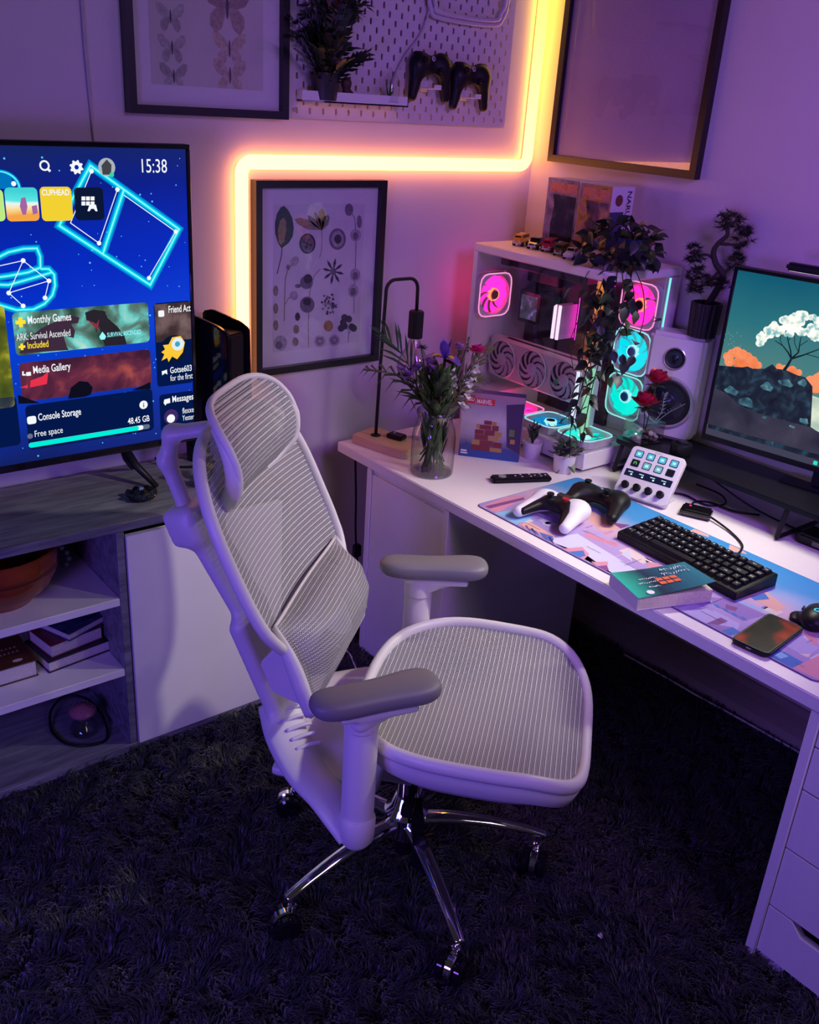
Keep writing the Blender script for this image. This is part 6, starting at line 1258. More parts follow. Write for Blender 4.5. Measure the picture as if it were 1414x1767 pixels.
def bonsai():
    b = Vector((2.610, 1.742, RZ+.352)); r = thing('bonsai', 'artificial pine bonsai in a ribbed black pot on the speaker', 'bonsai', b); n = 64; V = []; F = []
    prof = [(.040, 0), (.043, .003), (.048, .104), (.047, .108), (.041, .108), (.040, .09)]
    for q, z in prof:
        for i in range(n): a = 2*pi*i/n; k = 1+(.03*(1 if i % 4 < 2 else -1) if q > .0425 else 0); V.append((q*k*cos(a), q*k*sin(a), z))
    for j in range(len(prof)-1):
        for i in range(n): F.append((j*n+i, j*n+(i+1) % n, (j+1)*n+(i+1) % n, (j+1)*n+i))
    F.append(tuple(range(n-1, -1, -1))); mk('pot', V, F, mat('ribbed_pot', (.010, .008, .010), .5), r); lathe('soil', [(.0405, .096), (.02, .100), (.001, .101)], mat('soil', (.01, .008, .006), .9, bump=.5), r, 20)
    def Q(px, py, x=None): p = hpl(px, py, b, Vector((.825, .565, 0)).normalized()); return p-b
    bark = mat('bark', (.030, .022, .018), .8, bump=.4, bscale=90)
    tr = smooth_path([(0, 0, .095), Q(1248, 480), Q(1236, 455), Q(1232, 435), Q(1240, 420), Q(1256, 405), Q(1252, 388)], 5); tube('trunk', tr, [.0115-.006*i/(len(tr)-1) for i in range(len(tr))], bark, r, 9)
    for pts in ((Q(1236, 450), Q(1222, 440), Q(1205, 440)), (Q(1243, 421), Q(1262, 422), Q(1285, 425)), (Q(1250, 395), Q(1265, 385), Q(1275, 380)), (Q(1240, 470), Q(1225, 485), Q(1205, 495)), (Q(1245, 475), Q(1262, 462), Q(1272, 455))): tube('branch', pts, [.005]*4+[.004]*4+[.003], bark, r, 7, sm=4)
    rs = random.Random(8); NE = mat('pine_needle', (.020, .030, .016), .5, var=.4, vscale=40)
    for (px, py), (ra, rb_), nt in (((1260, 383), (.052, .030), 46), ((1198, 440), (.040, .030), 34), ((1208, 478), (.046, .032), 36), ((1200, 500), (.030, .014), 14), ((1283, 412), (.030, .036), 30), ((1272, 452), (.036, .026), 26), ((1240, 490), (.048, .018), 26)):
        A = Acc(); c_ = Q(px, py)
        for t in range(nt):
            a = rs.uniform(0, 2*pi); z = rs.uniform(-.8, 1); q = sqrt(1-z*z)*rs.uniform(.4, 1); tc_ = c_+Vector((q*cos(a)*ra*.6, q*sin(a)*ra, z*rb_))
            for k in range(26):
                d_ = Vector((rs.gauss(0, 1), rs.gauss(0, 1), rs.gauss(.35, .9))).normalized(); l_ = rs.uniform(.016, .026); s = d_.orthogonal().normalized()*.0011; A.add([tc_-s, tc_+s, tc_+d_*l_], [(0, 1, 2)])
        A.out('needles', NE, r, False)['kind'] = 'stuff'
bonsai()
# glass of roses on the riser
def roses():
    c_ = Vector((2.485, 1.805, RZ)); r = thing('rose_glass', 'square glass holder with pebbles on the left end of the riser', 'vase', c_, radians(-12)); W = .046; gl = pane('rose_glass_pane', (.90, .88, .92), 1.5, extra=.10)
    boxes('glass_wall', [(-W, W, -W, -W+.003, 0, .075), (-W, W, W-.003, W, 0, .075), (-W, -W+.003, -W+.003, W-.003, 0, .075), (W-.003, W, -W+.003, W-.003, 0, .075)], gl, r); boxes('glass_base', [(-W+.003, W-.003, -W+.003, W-.003, 0, .006)], gl, r)
    rs = random.Random(3); pm = [mat('pebble_gold', (.60, .46, .34), .25, .5), mat('pebble_clear', (.62, .58, .58), .1), mat('pebble_dark', (.18, .14, .12), .3)]
    nb = 0
    for lay in range(3):
        for k in range(12):
            x, y = rs.uniform(-.032, .032), rs.uniform(-.032, .032); nets_ = lathe('pebble', [(.001, -.005), (.008, -.004), (.010, 0), (.008, .0045), (.001, .006)], pm[rs.randrange(3)], r, 8, loc=(x, y, .012+lay*.012), rot=(rs.uniform(-.6, .6), rs.uniform(-.6, .6), 0))
    RO = mat('rose_red', (.38, .008, .045), .45, var=.3, vscale=70); LF = mat('rose_leaf', (.02, .045, .022), .45)
    for lab, px, py, s in (('red rose low over the glass holder on the riser', 1114, 695, .050), ('red rose high in front of the speaker woofer', 1135, 655, .046)):
        q = thing('rose', lab, 'flower', c_, 0, 'roses in the square glass'); p = hpl(px, py, c_, Vector((.8, .6, 0)))-c_
        tube('stem', [(p.x*.1, p.y*.1, .015), (p.x*.4, p.y*.4, .07), (p.x, p.y, p.z-.01)], .002, LF, q, 5, sm=4)
        for ring, (n_, el, L_, cup) in enumerate(((6, .15, 1.0, .35), (6, .55, .90, .5), (5, 1.2, .75, .5), (4, 2.5, .6, .4), (3, 5, .45, .3))):
            for j in range(n_): a = 2*pi*j/n_+ring*.55; A = Acc(); petal(A, (p.x, p.y, p.z-.010+.003*ring), (cos(a), sin(a), el), s*L_, s*.52*L_, cup, seg=4); A.out('petal', RO, q)
        for j in range(4): a = j*1.6+.4; A = Acc(); petal(A, (p.x*.8, p.y*.8, p.z-.022), (cos(a), sin(a), .1), .034, .010, -.2, seg=3); A.out('leaf', LF, q)
    q = thing('silver_sprig', 'pale silvery leaf sprig beside the roses', 'foliage', c_); SM = mat('silver_leaf', (.30, .33, .34), .5)
    for pts in (((1128, 740), (1140, 715), (1146, 690), (1148, 680)), ((1130, 738), (1150, 715), (1168, 705), (1178, 700))):
        P = [hpl(x, y, c_, Vector((.8, .6, 0)))-c_ for x, y in pts]; P[0] = Vector((0, 0, .03)); path = smooth_path(P, 4); tube('stem', path, .0012, SM, q, 4)
        for i in range(4, len(path)):
            for sg in (-1, 1): A = Acc(); petal(A, path[i], (sg*.6, -.5*sg, .5), .013, .0045, .1, seg=2); A.out('leaf', SM, q)
roses()
r = thing('black_canister', 'short black cylinder on the riser in front of the speaker', 'canister', (2.488, 1.655, RZ)); lathe('body', [(.032, 0), (.034, .003), (.034, .036), (.032, .040), (.028, .041), (.001, .041)], BLACK, r, 32); lathe('cap', [(.020, .0), (.020, .003), (.001, .004)], BLACKG, r, 28, loc=(0, 0, .041))
# ================================================================== MONITOR
def monitor():
    a = radians(8); ex = Vector((sin(a), -cos(a), 0)); en = Vector((-cos(a), -sin(a), 0)); p0 = Vector((2.52, 1.611, 0)); W, Z0, Z1 = .76, .911, 1.446
    c_ = p0+ex*(W/2); r = thing('monitor', 'flat computer monitor showing a white tree on a cliff', 'monitor', (c_.x, c_.y, RZ), math.atan2(ex.y, ex.x)); R = rootmat(r); z = lambda v: v-RZ
    boxes('housing', [(-W/2, W/2, .002, .030, z(Z0), z(Z1))], BLACK, r, .003, 1)
    bz = mat('bezel_black', (.006, .006, .010), .25, spec=.2)
    for b in ((-W/2, W/2, -.003, .002, z(Z1)-.011, z(Z1)), (-W/2, W/2, -.003, .002, z(Z0), z(Z0)+.018), (-W/2, -W/2+.011, -.003, .002, z(Z0)+.018, z(Z1)-.011), (W/2-.011, W/2, -.003, .002, z(Z0)+.018, z(Z1)-.011)): boxes('bezel', [b], bz, r, .001, 1)
    boxes('stand_neck', [(-.03, .03, .030, .055, .012, z(Z0)+.2)], BLACKM, r, .004); boxes('stand_base', [(-.12, .12, .012, .065, 0, .010)], BLACKM, r, .004)
    S = Board(p0+en*.0-Vector((0, 0, 0))-en*.001, ex, (0, 0, 1), r, .0003)
    zb, zt_ = Z0+.018, Z1-.011
    sky = ramp_mat('wall_sky', [(0, (.18, .10, .09)), (.30, (.14, .22, .20)), (.50, (.065, .20, .20)), (.75, (.02, .155, .19)), (1, (.004, .095, .155))], 3, axis='Z', emis=1.0, lo=z(zb), hi=z(zt_))
    sc = S.poly('screen', [(.011, zb), (W-.011, zb), (W-.011, zt_), (.011, zt_)], sky, 0)
    def m_(x, y): q = S.px(1180+x/4.419, 420+y/4.419); return (min(max(q[0], .0115), W-.0115), min(max(q[1], zb), zt_))
    cliff = ramp_mat('wall_cliff', [(.30, (.004, .006, .016)), (.50, (.010, .016, .034)), (.66, (.020, .050, .085)), (.85, (.05, .16, .22))], 26, detail=7, dist=.8)
    fog = ramp_mat('wall_mist', [(.3, (.014, .014, .034)), (.55, (.040, .036, .065)), (.8, (.075, .07, .10))], 9)
    org = ramp_mat('wall_cloud', [(.35, (.80, .17, .05)), (.55, (.90, .28, .12)), (.75, (.55, .26, .20))], 20)
    wht = ramp_mat('wall_blossom', [(.36, (.20, .48, .52)), (.48, (.85, .88, .78)), (.6, (1, 1, .92))], 45); drk = emit('wall_branch', (.006, .016, .024))
    rs = random.Random(6)
    def blobs(name, pts, m, ly): S.polys(name, [S.circ(m_(x, y), q, 12) for x, y, q in pts], m, ly, sc)
    blobs('cloud', [(330, 860, .012), (370, 840, .014), (410, 830, .017), (450, 850, .017), (490, 870, .016), (530, 900, .016), (570, 930, .012), (350, 900, .016), (430, 910, .02), (500, 930, .02)], org, 2)
    blobs('cloud', [(730, 940, .010), (770, 960, .013), (830, 970, .014), (880, 985, .010)], org, 2)
    blobs('cloud', [(970, 1050, .016), (1010, 1080, .024), (1050, 1060, .03), (1120, 1040, .04), (1240, 1000, .05), (1400, 980, .06)], org, 2)
    S.poly('cliff', [m_(*q) for q in ((250, 925), (330, 935), (450, 945), (490, 938), (530, 955), (620, 955), (680, 920), (710, 955), (780, 965), (870, 1005), (930, 1020), (985, 1090), (985, 1180), (970, 1400), (1034, 1440), (1500, 1560), (2600, 1640), (2600, 2600), (1034, 1900), (165, 1500), (200, 1150))], cliff, 4)
    S.poly('mist', [m_(*q) for q in ((230, 1100), (330, 1140), (420, 1230), (560, 1290), (700, 1330), (960, 1400), (1100, 1470), (1034, 1610), (165, 1368), (200, 1200))], fog, 5)
    S.poly('waterfall', [m_(*q) for q in ((985, 1160), (1040, 1180), (1100, 1200), (1120, 1470), (1034, 1440), (972, 1400))], ramp_mat('wall_fall', [(.3, (.25, .40, .36)), (.6, (.75, .80, .62))], 14), 5)
    for x, y, w_, h_ in ((370, 1120, .018, .014), (480, 1210, .022, .015), (640, 1090, .016, .014), (780, 1060, .018, .012), (910, 1060, .010, .012), (620, 1325, .006, .005), (830, 1395, .007, .005), (920, 1350, .012, .01)):
        bq = m_(x, y); S.poly('boulder', [(bq[0]+w_*1.2*cos(t_)*(1+.15*sin(5*t_+x)), bq[1]-h_*.4+h_*1.2*sin(t_)*(1+.2*sin(3*t_+y))) for t_ in np.linspace(0, pi, 11)]+[(bq[0]-w_*.8, bq[1]-h_*.75), (bq[0]+w_*.9, bq[1]-h_*.9)], ramp_mat('wall_boulder', [(.3, (.01, .03, .055)), (.52, (.05, .15, .20)), (.75, (.22, .36, .36))], 40), 6, sc)
    def br(pts, w_): S.ribbon('tree_branch', [m_(*q) for q in pts], w_, drk, 7, sc)
    br(((770, 968), (800, 925), (825, 880)), [.010, .008, .006]); br(((825, 880), (800, 830), (760, 780), (700, 740)), [.005, .004, .003, .002]); br(((825, 880), (820, 820), (800, 740), (790, 690)), [.005, .004, .003, .002]); br(((828, 875), (880, 830), (890, 760), (900, 710)), [.005, .004, .003, .002]); br(((828, 878), (920, 850), (1000, 820), (1080, 790)), [.006, .004, .003, .002]); br(((760, 780), (740, 740), (745, 700)), .002); br(((800, 740), (840, 700)), .002); br(((890, 780), (950, 740)), .002); br(((880, 830), (850, 760), (850, 700)), .002); br(((940, 845), (1000, 860), (1060, 880)), .002)
    crown = [(rs.uniform(580, 1250), 0, 0) for k in range(150)]
    pts = []
    for x, _, _ in crown:
        t = (x-540)/(1290-540); top = 750-200*sin(pi*min(1, t*1.0))**.8-10; bot = 765-95*sin(pi*t)+rs.uniform(-10, 18) if x < 720 else 690+80*max(0, (x-880)/300)+rs.uniform(-15, 25); pts.append((x, rs.uniform(top, max(bot, top+10)), rs.uniform(.006, .012)))
    blobs('blossom', pts, wht, 8); blobs('petal_dots', [(rs.uniform(290, 440), rs.uniform(680, 920), .0008) for k in range(26)], emit('wall_spark', (.6, .8, .75)), 3)
    S.poly('taskbar', [(.0113, zb), (W-.0113, zb), (W-.0113, zb+.020), (.0113, zb+.020)], emit('wall_taskbar', (.050, .048, .085)), 9, sc); q = S.px(1409, 796); S.poly('tray_icon', rrect(q[0]-.006, q[0]+.006, zb+.003, zb+.015, .002), emit('wall_icon', (.02, .75, .55)), 10, sc)
    # screen bar lamp on the top edge
    q = hpl(1366, 462, p0, en); t = thing('screen_bar', 'black screen bar lamp clipped on the monitor top edge', 'lamp', (c_.x, c_.y, Z1+.012), math.atan2(ex.y, ex.x)); u0 = (q-p0).dot(ex)-W/2
    boxes('bar', [(u0, u0+.50, -.042, -.010, .004, .026)], BLACK, t, .006); boxes('clip', [(-.03, .03, -.012, .045, -.012, .02)], BLACK, t, .004); boxes('light_panel', [(u0+.01, u0+.49, -.034, -.020, .0034, .0044)], emit('bar_glow', (1.0, .93, .78), 2.0), t)
monitor()
# ================================================================== DESK MAT
def desk_mat():
    x0, x1, y0, y1 = 1.815, 2.262, .76, 1.868; T = .003
    r = thing('desk_mat', 'large desk mat printed with a pink and blue city skyline', 'desk mat', ((x0+x1)/2, (y0+y1)/2, DZ)); ox, oy, _ = r.location
    m = ramp_mat('mat_print', [(.0, (.30, .22, .52)), (.28, (.40, .30, .58)), (.5, (.62, .42, .55)), (.64, (.30, .42, .66)), (.78, (.05, .30, .60)), (1, (.02, .26, .58))], 5, axis='X', emis=0, lo=x0-ox, hi=x1-ox, rough=.75)
    prism('cloth', rrect(x0-ox, x1-ox, y0-oy, y1-oy, .018), 0, T, m, r); V, F = tube_vf([(a, b, T*.55) for a, b in rrect(x0-ox, x1-ox, y0-oy, y1-oy, .018)], .0017, 6, closed=True, upv=(0, 0, 1)); mk('stitched_edge', V, F, mat('mat_edge', (.10, .06, .20), .7), r, True)
    B = Board((0, 0, DZ+T), (1, 0, 0), (0, 1, 0), r, .00012); rs = random.Random(9)
    pal = {k: mat('print_'+k, c, .75) for k, c in dict(rose=(.62, .26, .36), peach=(.70, .40, .34), lilac=(.42, .36, .66), violet=(.26, .16, .46), navy=(.05, .05, .20), blue=(.05, .16, .50), sky=(.22, .48, .72), cream=(.68, .58, .56), plum=(.20, .06, .22), pale=(.56, .56, .72)).items()}
    def blk(x, y, dx, dy, c, ly=1): B.poly('building_print', [(x, y), (x+dx, y), (x+dx, y-dy), (x, y-dy)], pal[c], ly)
    def cl(p): return (min(max(p[0], x0+.004), x1-.004), min(max(p[1], y0+.004), y1-.004))
    def free(px, c, ly=1): B.poly('building_print', [cl(B.px(*q)) for q in px], pal[c], ly)
    def mq(a, b): return (820+a/2.38, 740+b/2.38)
    # shapes read off the photograph, crop (820,740)-(1414,1240)
    for P, c, ly in (([(30, 318), (120, 275), (215, 275), (90, 345)], 'rose', 1), ([(40, 318), (200, 282), (205, 290), (60, 328)], 'plum', 2), ([(80, 345), (180, 330), (240, 365), (170, 395)], 'sky', 1), ([(175, 390), (230, 385), (330, 440), (310, 470), (265, 455)], 'peach', 1), ([(200, 402), (320, 442), (318, 468), (270, 458)], 'blue', 2),
                     ([(330, 470), (460, 520), (560, 590), (520, 610), (360, 515)], 'lilac', 1), ([(355, 495), (440, 485), (470, 515), (440, 540), (385, 520)], 'rose', 2), ([(385, 505), (445, 500), (455, 522), (420, 532)], 'blue', 3), ([(470, 560), (540, 555), (550, 580), (520, 590)], 'plum', 2), ([(480, 548), (545, 545), (548, 560), (500, 565)], 'rose', 3),
                     ([(300, 455), (420, 430), (700, 600), (600, 620)], 'pale', 1), ([(590, 500), (640, 485), (720, 545), (690, 555)], 'cream', 2), ([(600, 515), (635, 495), (645, 545)], 'pale', 3), ([(450, 425), (580, 470), (590, 485), (455, 445)], 'rose', 2), ([(380, 300), (470, 330), (600, 410), (520, 420)], 'peach', 1), ([(560, 385), (640, 395), (600, 410)], 'plum', 2),
                     ([(700, 540), (790, 570), (830, 600), (720, 580)], 'rose', 2), ([(880, 420), (920, 405), (985, 430), (960, 445)], 'peach', 2), ([(1040, 500), (1060, 470), (1115, 490), (1120, 515)], 'peach', 2), ([(830, 740), (900, 715), (1000, 760), (1090, 800), (1060, 860), (900, 790)], 'lilac', 1), ([(950, 800), (1010, 775), (1040, 790), (980, 815)], 'plum', 2), ([(960, 800), (1060, 815), (1050, 850), (985, 820)], 'violet', 3), ([(1010, 830), (1060, 815), (1090, 835), (1050, 850)], 'blue', 4),
                     ([(960, 690), (1050, 700), (1200, 765), (1100, 790), (980, 720)], 'violet', 1), ([(990, 670), (1180, 740), (1240, 770), (1050, 700)], 'sky', 2), ([(1120, 690), (1200, 670), (1280, 735), (1240, 750)], 'peach', 2), ([(1130, 690), (1190, 675), (1210, 700), (1150, 705)], 'blue', 3), ([(1030, 720), (1080, 735), (1070, 750), (1030, 738)], 'plum', 3),
                     ([(1200, 930), (1250, 905), (1350, 960), (1300, 985)], 'blue', 2), ([(1230, 930), (1260, 918), (1290, 935), (1255, 945)], 'sky', 3), ([(1300, 985), (1414, 930), (1480, 960), (1414, 1030)], 'rose', 1), ([(1260, 880), (1340, 850), (1414, 900), (1360, 940)], 'lilac', 2), ([(1340, 830), (1400, 850), (1414, 880), (1390, 890)], 'rose', 3), ([(1330, 925), (1380, 925), (1370, 940)], 'cream', 4)):
        free([mq(*q) for q in P], c, ly)
    for k in range(7): free([mq(870+k*36, 668+k*17), mq(890+k*36, 672+k*17), mq(905+k*36, 688+k*17), mq(885+k*36, 682+k*17)], 'blue', 4)
    for k in range(6): free([mq(456+k*22, 430+k*8), mq(468+k*22, 427+k*8), mq(478+k*22, 440+k*8), mq(464+k*22, 442+k*8)], 'rose', 5)
    for k in range(6): free([mq(180+k*24, 385+k*12), mq(190+k*24, 385+k*12), mq(205+k*24, 412+k*12), mq(195+k*24, 412+k*12)], ('rose', 'plum', 'navy')[k % 3], 5)
    for k in range(46):
        x, y = rs.uniform(x0+.01, x0+.20), rs.uniform(y0+.02, y1-.06); blk(x, y, rs.uniform(.012, .05), rs.uniform(.008, .05), rs.choice(('lilac', 'rose', 'violet', 'pale', 'cream', 'lilac', 'pale')), .5)
    for k in range(40):
        x, y = rs.uniform(x0+.01, x0+.20), rs.uniform(y0+.02, y1-.06); l_ = rs.uniform(.02, .08); B.ribbon('line_print', [(x, y), (x+(l_ if k % 2 else 0), y-(0 if k % 2 else l_))], .0012, pal['navy' if k % 3 else 'cream'], 6)
desk_mat()
# ================================================================== KEYBOARD
def keyboard():
    MT = DZ+.0035; c_ = Vector((2.072, 1.276, MT)); W, D = .405, .168; r = thing('keyboard', 'compact black mechanical keyboard on the city print mat', 'keyboard', c_, radians(-93.5))
    prof = [(-D/2, 0), (D/2, 0), (D/2, .034), (D/2-.006, .036), (-D/2+.006, .024), (-D/2, .021)]; prism('case', prof, -W/2, W/2, BLACK, r, axes='yzx', bevel=.0015)
    km = mat('keycap_black', (.008, .008, .010), .42, spec=.25); u = (W-.018)/16; slope = math.atan2(.012, D-.012)
    protos = {}
    def cap(wu):
        if wu not in protos:
            bm = bmesh.new(); w0, d0 = u*wu/2-.0008, .0142-.0008; w1, d1 = w0-.0032, d0-.0036; h = .0115; V = [bm.verts.new(p) for p in ((-w0, -d0, 0), (w0, -d0, 0), (w0, d0, 0), (-w0, d0, 0), (-w1, -d1+.0008, h), (w1, -d1+.0008, h), (w1, d1+.0008, h), (-w1, d1+.0008, h))]
            for f in ((3, 2, 1, 0), (4, 5, 6, 7), (0, 1, 5, 4), (1, 2, 6, 5), (2, 3, 7, 6), (3, 0, 4, 7)): bm.faces.new([V[i] for i in f])
            bmesh.ops.bevel(bm, geom=[e for e in bm.edges if e.verts[0].co.z > .005 or e.verts[1].co.z > .005], offset=.0010, segments=1, affect='EDGES'); me = bpy.data.meshes.new('keycap'); bm.to_mesh(me); bm.free(); me.materials.append(km); protos[wu] = me
        return protos[wu]
    rows = [[('Esc', 1)]+[(c, 1) for c in '1234567890-=']+[('Back', 2), ('Del', 1)], [('Tab', 1.5)]+[(c, 1) for c in 'QWERTYUIOP[]']+[('\\', 1.5), ('PgUp', 1)], [('Caps', 1.75)]+[(c, 1) for c in "ASDFGHJKL;'"]+[('Enter', 2.25), ('PgDn', 1)], [('Shift', 2.25)]+[(c, 1) for c in 'ZXCVBNM,./']+[('Shift', 1.75), ('^', 1), ('End', 1)], [('Ctrl', 1.25), ('Win', 1.25), ('Alt', 1.25), ('', 6.25), ('Alt', 1), ('Fn', 1), ('Ctrl', 1), ('<', 1), ('v', 1), ('>', 1)]]
    leg = emit('legend_glow', (.80, .86, 1.0), 1.3); step = (D-.018)/5
    for j, row in enumerate(rows):
        x = -W/2+.009; y = D/2-.009-step*(j+.5)
        for txt, wu in row:
            z = .0225+(y+D/2)*math.tan(slope)*.95; o = place('keycap', cap(wu), None, r, (x+u*wu/2, y, z), (slope, 0, 0)); x += u*wu
            if txt:
                me = text_mesh(txt, 'CENTER'); key = 'leg_'+txt
                s = .0095 if len(txt) == 1 else .0056; V = [(v.co.x*s, v.co.y*s-.0012, .0117) for v in me.vertices]; mk('legend', V, [tuple(p.vertices) for p in me.polygons], leg, o)
    return r
keyboard()
MT = DZ+.0035
tag(tube('keyboard_cable', [(2.155, 1.215, MT+.030), (2.20, 1.225, MT+.010), (2.28, 1.26, DZ+.005), (2.33, 1.33, DZ+.005), (2.36, 1.42, DZ+.010), (2.38, 1.50, DZ+.010), (2.43, 1.53, DZ+.006), (2.47, 1.50, DZ+.006), (2.47, 1.42, DZ+.008), (2.52, 1.36, DZ+.006)], .0032, BLACK, sm=6), 'black cable running from the keyboard back under the riser', 'cable')
tag(tube('deck_cable', [(2.395, 1.60, DZ+.018), (2.42, 1.62, DZ+.007), (2.45, 1.58, DZ+.005), (2.44, 1.50, DZ+.005), (2.50, 1.47, DZ+.005), (2.55, 1.52, DZ+.008), (2.56, 1.62, DZ+.006)], .003, BLACK, sm=6), 'black cable looping behind the white control deck', 'cable')
tag(tube('wall_cable', [(2.52, 1.70, RZ-.025), (2.48, 1.52, RZ-.035), (2.50, 1.38, DZ+.03), (2.52, 1.2, DZ+.006), (2.50, 1.0, DZ+.005), (2.52, .8, DZ+.005)], .003, BLACK, sm=6), 'black cable sagging below the riser shelf', 'cable')
# ================================================================== CONTROL DECK, SPLITTER
def deck():
    a, b = Vector((2.248, 1.712)), Vector((2.290, 1.540)); d_ = b-a; rz = math.atan2(d_.y, d_.x); W = .178; c_ = (a+b)/2; r = thing('control_deck', 'white tilted control deck with eight lit keys and four dials', 'control deck', (c_.x, c_.y, DZ+.0005), rz)
    tilt = radians(40); Hh = .168; T = .020
    R = rootmat(r); base = Vector((0, .0, .012)); ey = Vector((0, cos(radians(50)), sin(radians(50)))); en = Vector((0, -sin(radians(50)), cos(radians(50))))
    e = Matrix(((1, 0, 0), (0, ey.y, en.y), (0, ey.z, en.z))).to_euler()
    f = prism('face_plate', rrect(-W/2, W/2, 0, Hh, .014), -T, 0, WHITE, r, loc=base, rot=e, bevel=.0025)
    boxes('stand', [(-W/2+.03, W/2-.012, .016, .105, -.0002, .008)], WHITE, r, .002, 1); boxes('stand_back', [(-W/2+.03, W/2-.03, .075, .083, .006, .085)], WHITE, r, .002, 1)
    tb = R.to_3x3(); B = Board(R @ base, tb @ Vector((1, 0, 0)), tb @ ey, r, .0004)
    kd = mat('key_rim', (.02, .025, .05), .3); cols = [emit('key_cyan', (.10, .52, .75), .9), emit('key_cyan', (.1, .5, .7)), emit('key_cyan', (.1, .5, .7)), emit('key_cyan', (.1, .5, .7)), emit('key_dark', (.01, .012, .02)), emit('key_sea', (.18, .50, .58), .9), emit('key_sea', (.1, .4, .5)), emit('key_dark', (.01, .01, .02))]
    for k in range(8):
        i, j = k % 4, k//4; x = -.0585+.039*i; y = .143-.0325*j; q = B.poly('key', rrect(x-.0135, x+.0135, y-.0125, y+.0125, .004), kd, 1); B.poly('key_icon', rrect(x-.0108, x+.0108, y-.0098, y+.0098, .003), cols[k], 2, q)
        if k in (0, 1, 2, 3, 5, 6): B.poly('key_glyph', rrect(x-.005, x+.005, y-.004, y+.004, .001), emit('glyph_pale', (.6, .8, .85)), 3, q)
        if k == 4: B.ribbon('key_glyph', [(x-.004, y-.004), (x-.004, y+.002), (x, y+.005), (x+.004, y+.002), (x+.004, y-.004)], .002, emit('glyph_green', (.15, .7, .1)), 3, q)
    q = B.poly('touch_strip', rrect(-.078, .078, .064, .088, .002), emit('strip_navy', (.010, .012, .045)), 1)
    for i in range(4): B.polys('strip_text', [[(-.068+.037*i, .078), (-.052+.037*i, .078), (-.052+.037*i, .0805), (-.068+.037*i, .0805)], [(-.058+.037*i, .069), (-.052+.037*i, .069), (-.052+.037*i, .0745), (-.058+.037*i, .0745)]], emit('glyph_pale', (.6, .8, .85)), 2, q)
    B.text('ELGATO', (-.012, .1585), .0068, mat('deck_grey_print', (.2, .2, .25), .5), 1)
    for i in range(4):
        x = -.0585+.039*i; p = base+Vector((x, 0, 0))+ey*.034; lathe('dial', [(.0125, 0), (.0125, .002), (.0105, .003), (.0100, .013), (.0085, .015), (.001, .0152)], BLACK, r, 24, loc=p, rot=e)
deck()
r = thing('usb_hub', 'small black box with a red light in front of the riser', 'usb hub', (2.352, 1.470, DZ), radians(-65)); boxes('body', [(-.045, .045, -.030, .030, 0, .024)], BLACKG, r, .005); boxes('band', [(-.0455, .0455, -.0305, .0305, .009, .012)], mat('hub_band', (.10, .09, .10), .3), r); lathe('indicator', [(.0035, 0), (.003, .0015), (.001, .002)], emit('led_red', (1.0, .02, .06), 3), r, 12, loc=(-.022, .010, .0238))
r = thing('power_block', 'flat black power block on the desk under the riser', 'power supply', (2.50, 1.10, DZ), radians(-88)); boxes('body', [(-.10, .08, -.045, .045, 0, .032)], BLACK, r, .006); boxes('label_plate', [(-.05, .03, -.0465, -.0452, .008, .022)], mat('hub_band', (.10, .09, .10), .3), r, .0004, 1)
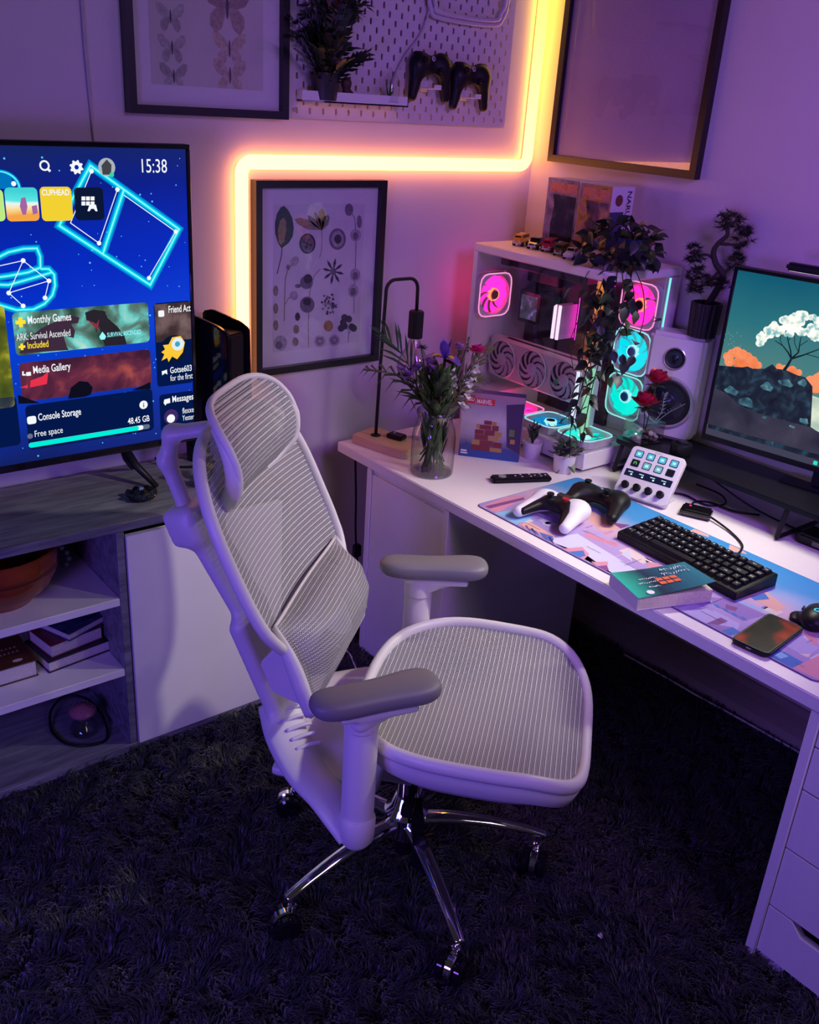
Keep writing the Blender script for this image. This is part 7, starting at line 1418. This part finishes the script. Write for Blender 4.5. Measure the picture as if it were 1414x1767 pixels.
# ================================================================== CONTROLLERS, BOOK, PHONE, MOUSE ON THE MAT
controller('white and black game controller lying on the desk mat', (1.955, 1.672, MT+.004), (0, 0, radians(-78)), 'two_tone', 1.08)
controller('black game controller lying behind the white controller', (2.110, 1.655, MT+.004), (0, 0, radians(-70)), 'black', 1.08)
def open_book():
    r = thing('paperback_book', 'teal covered paperback overhanging the desk edge beside the keyboard', 'book', (1.842, 1.208, MT+.001), radians(-20)); L_, W_, T = .215, .135, .034
    # page block, spine on local +y side, front cover slightly lifted
    boxes('page_block', [(-L_/2+.002, L_/2-.002, -W_/2+.002, W_/2-.003, .0012, T-.0012)], mat('paperback_pages', (.66, .60, .46), .8, var=.12, vscale=180), r); cv = mat('cover_white', (.60, .52, .66), .4)
    boxes('back_cover', [(-L_/2, L_/2, -W_/2, W_/2, 0, .0012)], cv, r); boxes('spine', [(-L_/2, -L_/2+.0015, -W_/2, W_/2, .0012, T-.0012)], cv, r)
    art = ramp_mat('cover_art', [(0, (.02, .45, .30)), (.2, (.01, .20, .16)), (.35, (.008, .03, .055)), (.6, (.012, .09, .13)), (1, (.03, .22, .26))], 9, axis='X', emis=0, lo=-L_/2, hi=L_/2, rough=.3)
    V = []; F = []; n = 10
    for i in range(n+1):
        t = i/n; x = -L_/2+L_*t; z = T+.012*t**1.6*0+.014*(t**2); V += [(x, -W_/2, z+.010*t), (x, W_/2, z*1.0-.004*t)]
    for i in range(n): F.append((i*2, i*2+2, i*2+3, i*2+1))
    o = mk('front_cover', V, F, art, r); sd = o.modifiers.new('s', 'SOLIDIFY'); sd.thickness = .0012
    def cz(x): t = (x+L_/2)/L_; return T+.014*t*t+.003*t
    def on_cover(P, m, nm='cover_print'):
        mk(nm, [(x, y, cz(x)+.0022-(y/W_)*.010*((x+L_/2)/L_)) for x, y in P], [tuple(range(len(P)))], m, r)
    ow = mat('cover_lettering', (.75, .78, .80), .4); oo = mat('cover_orange', (.72, .14, .06), .4)
    for i in range(2):
        for j in range(3): x = -.018+.020*j; y = -.026+.019*i; on_cover([(x, y), (x+.017, y), (x+.017, y+.014), (x, y+.014)], oo)
    def cover_text(t, x, y, s, rot=0):
        me = text_mesh(t); mk('lettering', [(x+v.co.x*s, y+v.co.y*s, cz(x+v.co.x*s)+.0026-((y+v.co.y*s)/W_)*.010*((x+v.co.x*s+L_/2)/L_)) for v in me.vertices], [tuple(p.vertices) for p in me.polygons], ow, r)
    def script(x, y, w_, h_, seed):   # looping brush-script title
        q_ = random.Random(seed); P = []
        for i in range(26): t = i/25; P.append((x+w_*t+h_*.18*sin(i*1.9), y+h_*(.45*sin(i*2.3)+(.25 if q_.random() > .7 else 0))))
        P = [(p.x, p.y, 0) for p in smooth_path([(a, b, 0) for a, b in P], 3)]; V = []; F = []
        for i, (a, b, _) in enumerate(P):
            f = (a+L_/2)/L_
            for dy in (-.0009, .0009): V.append((a-dy*.5, b+dy, cz(a)+.0026-((b+dy)/W_)*.010*f))
            if i: F.append((2*i-2, 2*i-1, 2*i+1, 2*i))
        mk('script_title', V, F, ow, r)
    script(.018, .040, .070, .016, 1); script(.010, .018, .075, .014, 2); script(-.060, .012, .050, .006, 3); script(-.072, -.008, .055, .006, 4); script(-.055, -.030, .030, .006, 5)
    on_cover([(-.065+.010*cos(2*pi*i/14), -.052+.010*sin(2*pi*i/14)) for i in range(14)], ow, 'cover_sticker')
open_book()
def phone():
    l, f, q, b = (Vector(hz(*p, DZ+.012)[:]) for p in ((1265, 1101), (1328, 1128), (1385, 1086), (1326, 1060))); c_ = (l+f+q+b)/4; d_ = ((b-l)+(q-f)); rz = math.atan2(d_.y, d_.x)
    r = thing('phone', 'black smartphone lying on the mat by the desk edge', 'phone', (c_.x, c_.y, MT), rz); L_, W_ = .190, .092
    prism('case', rrect(-L_/2, L_/2, -W_/2, W_/2, .014), 0, .011, BLACK, r, bevel=.003); m = ramp_mat('phone_screen', [(.36, (.010, .011, .012)), (.50, (.022, .018, .016)), (.58, (.20, .022, .014)), (.72, (.42, .05, .03))], 11, detail=2, emis=.75); 
    prism('screen', rrect(-L_/2+.006, L_/2-.006, -W_/2+.006, W_/2-.006, .010), .0108, .0114, m, r); boxes('charging_port', [(-L_/2-.0006, -L_/2+.002, -.006, .006, .004, .007)], mat('port_metal', (.35, .35, .36), .3, .8), r)
phone()
def mouse():
    r = thing('mouse', 'black computer mouse with a glowing blue emblem at the right edge', 'mouse', (2.055, .905, MT), radians(-72))
    f = d_union([d_ell((0, -.012, .016), (.037, .050, .026)), d_ell((0, .030, .013), (.033, .042, .018)), d_ell((-.042, -.010, .006), (.018, .028, .007))], .012); f = d_cut(f, d_box((0, 0, -.03), (.2, .2, .0302), .0)); nets('shell', f, (-.075, -.08, -.005), (.06, .085, .055), .0035, BLACK, r)
    lathe('scroll_wheel', [(.004, -.004), (.0105, -.004), (.0115, 0), (.0105, .004), (.004, .004)], RUBBER, r, 16, loc=(0, .046, .024), rot=(0, pi/2, 0)); boxes('side_button', [(-.0385, -.033, .0, .022, .020, .026)], mat('button_grey', (.045, .045, .05), .3), r, .002, 1); boxes('button_seam', [(-.0006, .0006, .056, .070, .018, .0235)], RUBBER, r)
    m = emit('emblem_blue', (.05, .60, .95), 1.6); V = []; F = []; k = 0
    P = [(.0075*cos(a), -.018+.0075*sin(a)) for a in np.linspace(.8, 2*pi-.3, 14)]+[(.0015, -.0205)]
    def zz(x, y): return .0435-((x/.037)**2+((y+.012)/.05)**2)*.013
    for i, (x, y) in enumerate(P):
        q = P[min(i+1, len(P)-1)]; p_ = P[max(i-1, 0)]; d_ = Vector((q[0]-p_[0], q[1]-p_[1])).normalized(); n_ = Vector((-d_.y, d_.x))*.0013; V += [(x+n_.x, y+n_.y, zz(x, y)), (x-n_.x, y-n_.y, zz(x, y))]
        if i: F.append((2*i-2, 2*i-1, 2*i+1, 2*i))
    mk('emblem', V, F, m, r)
mouse()
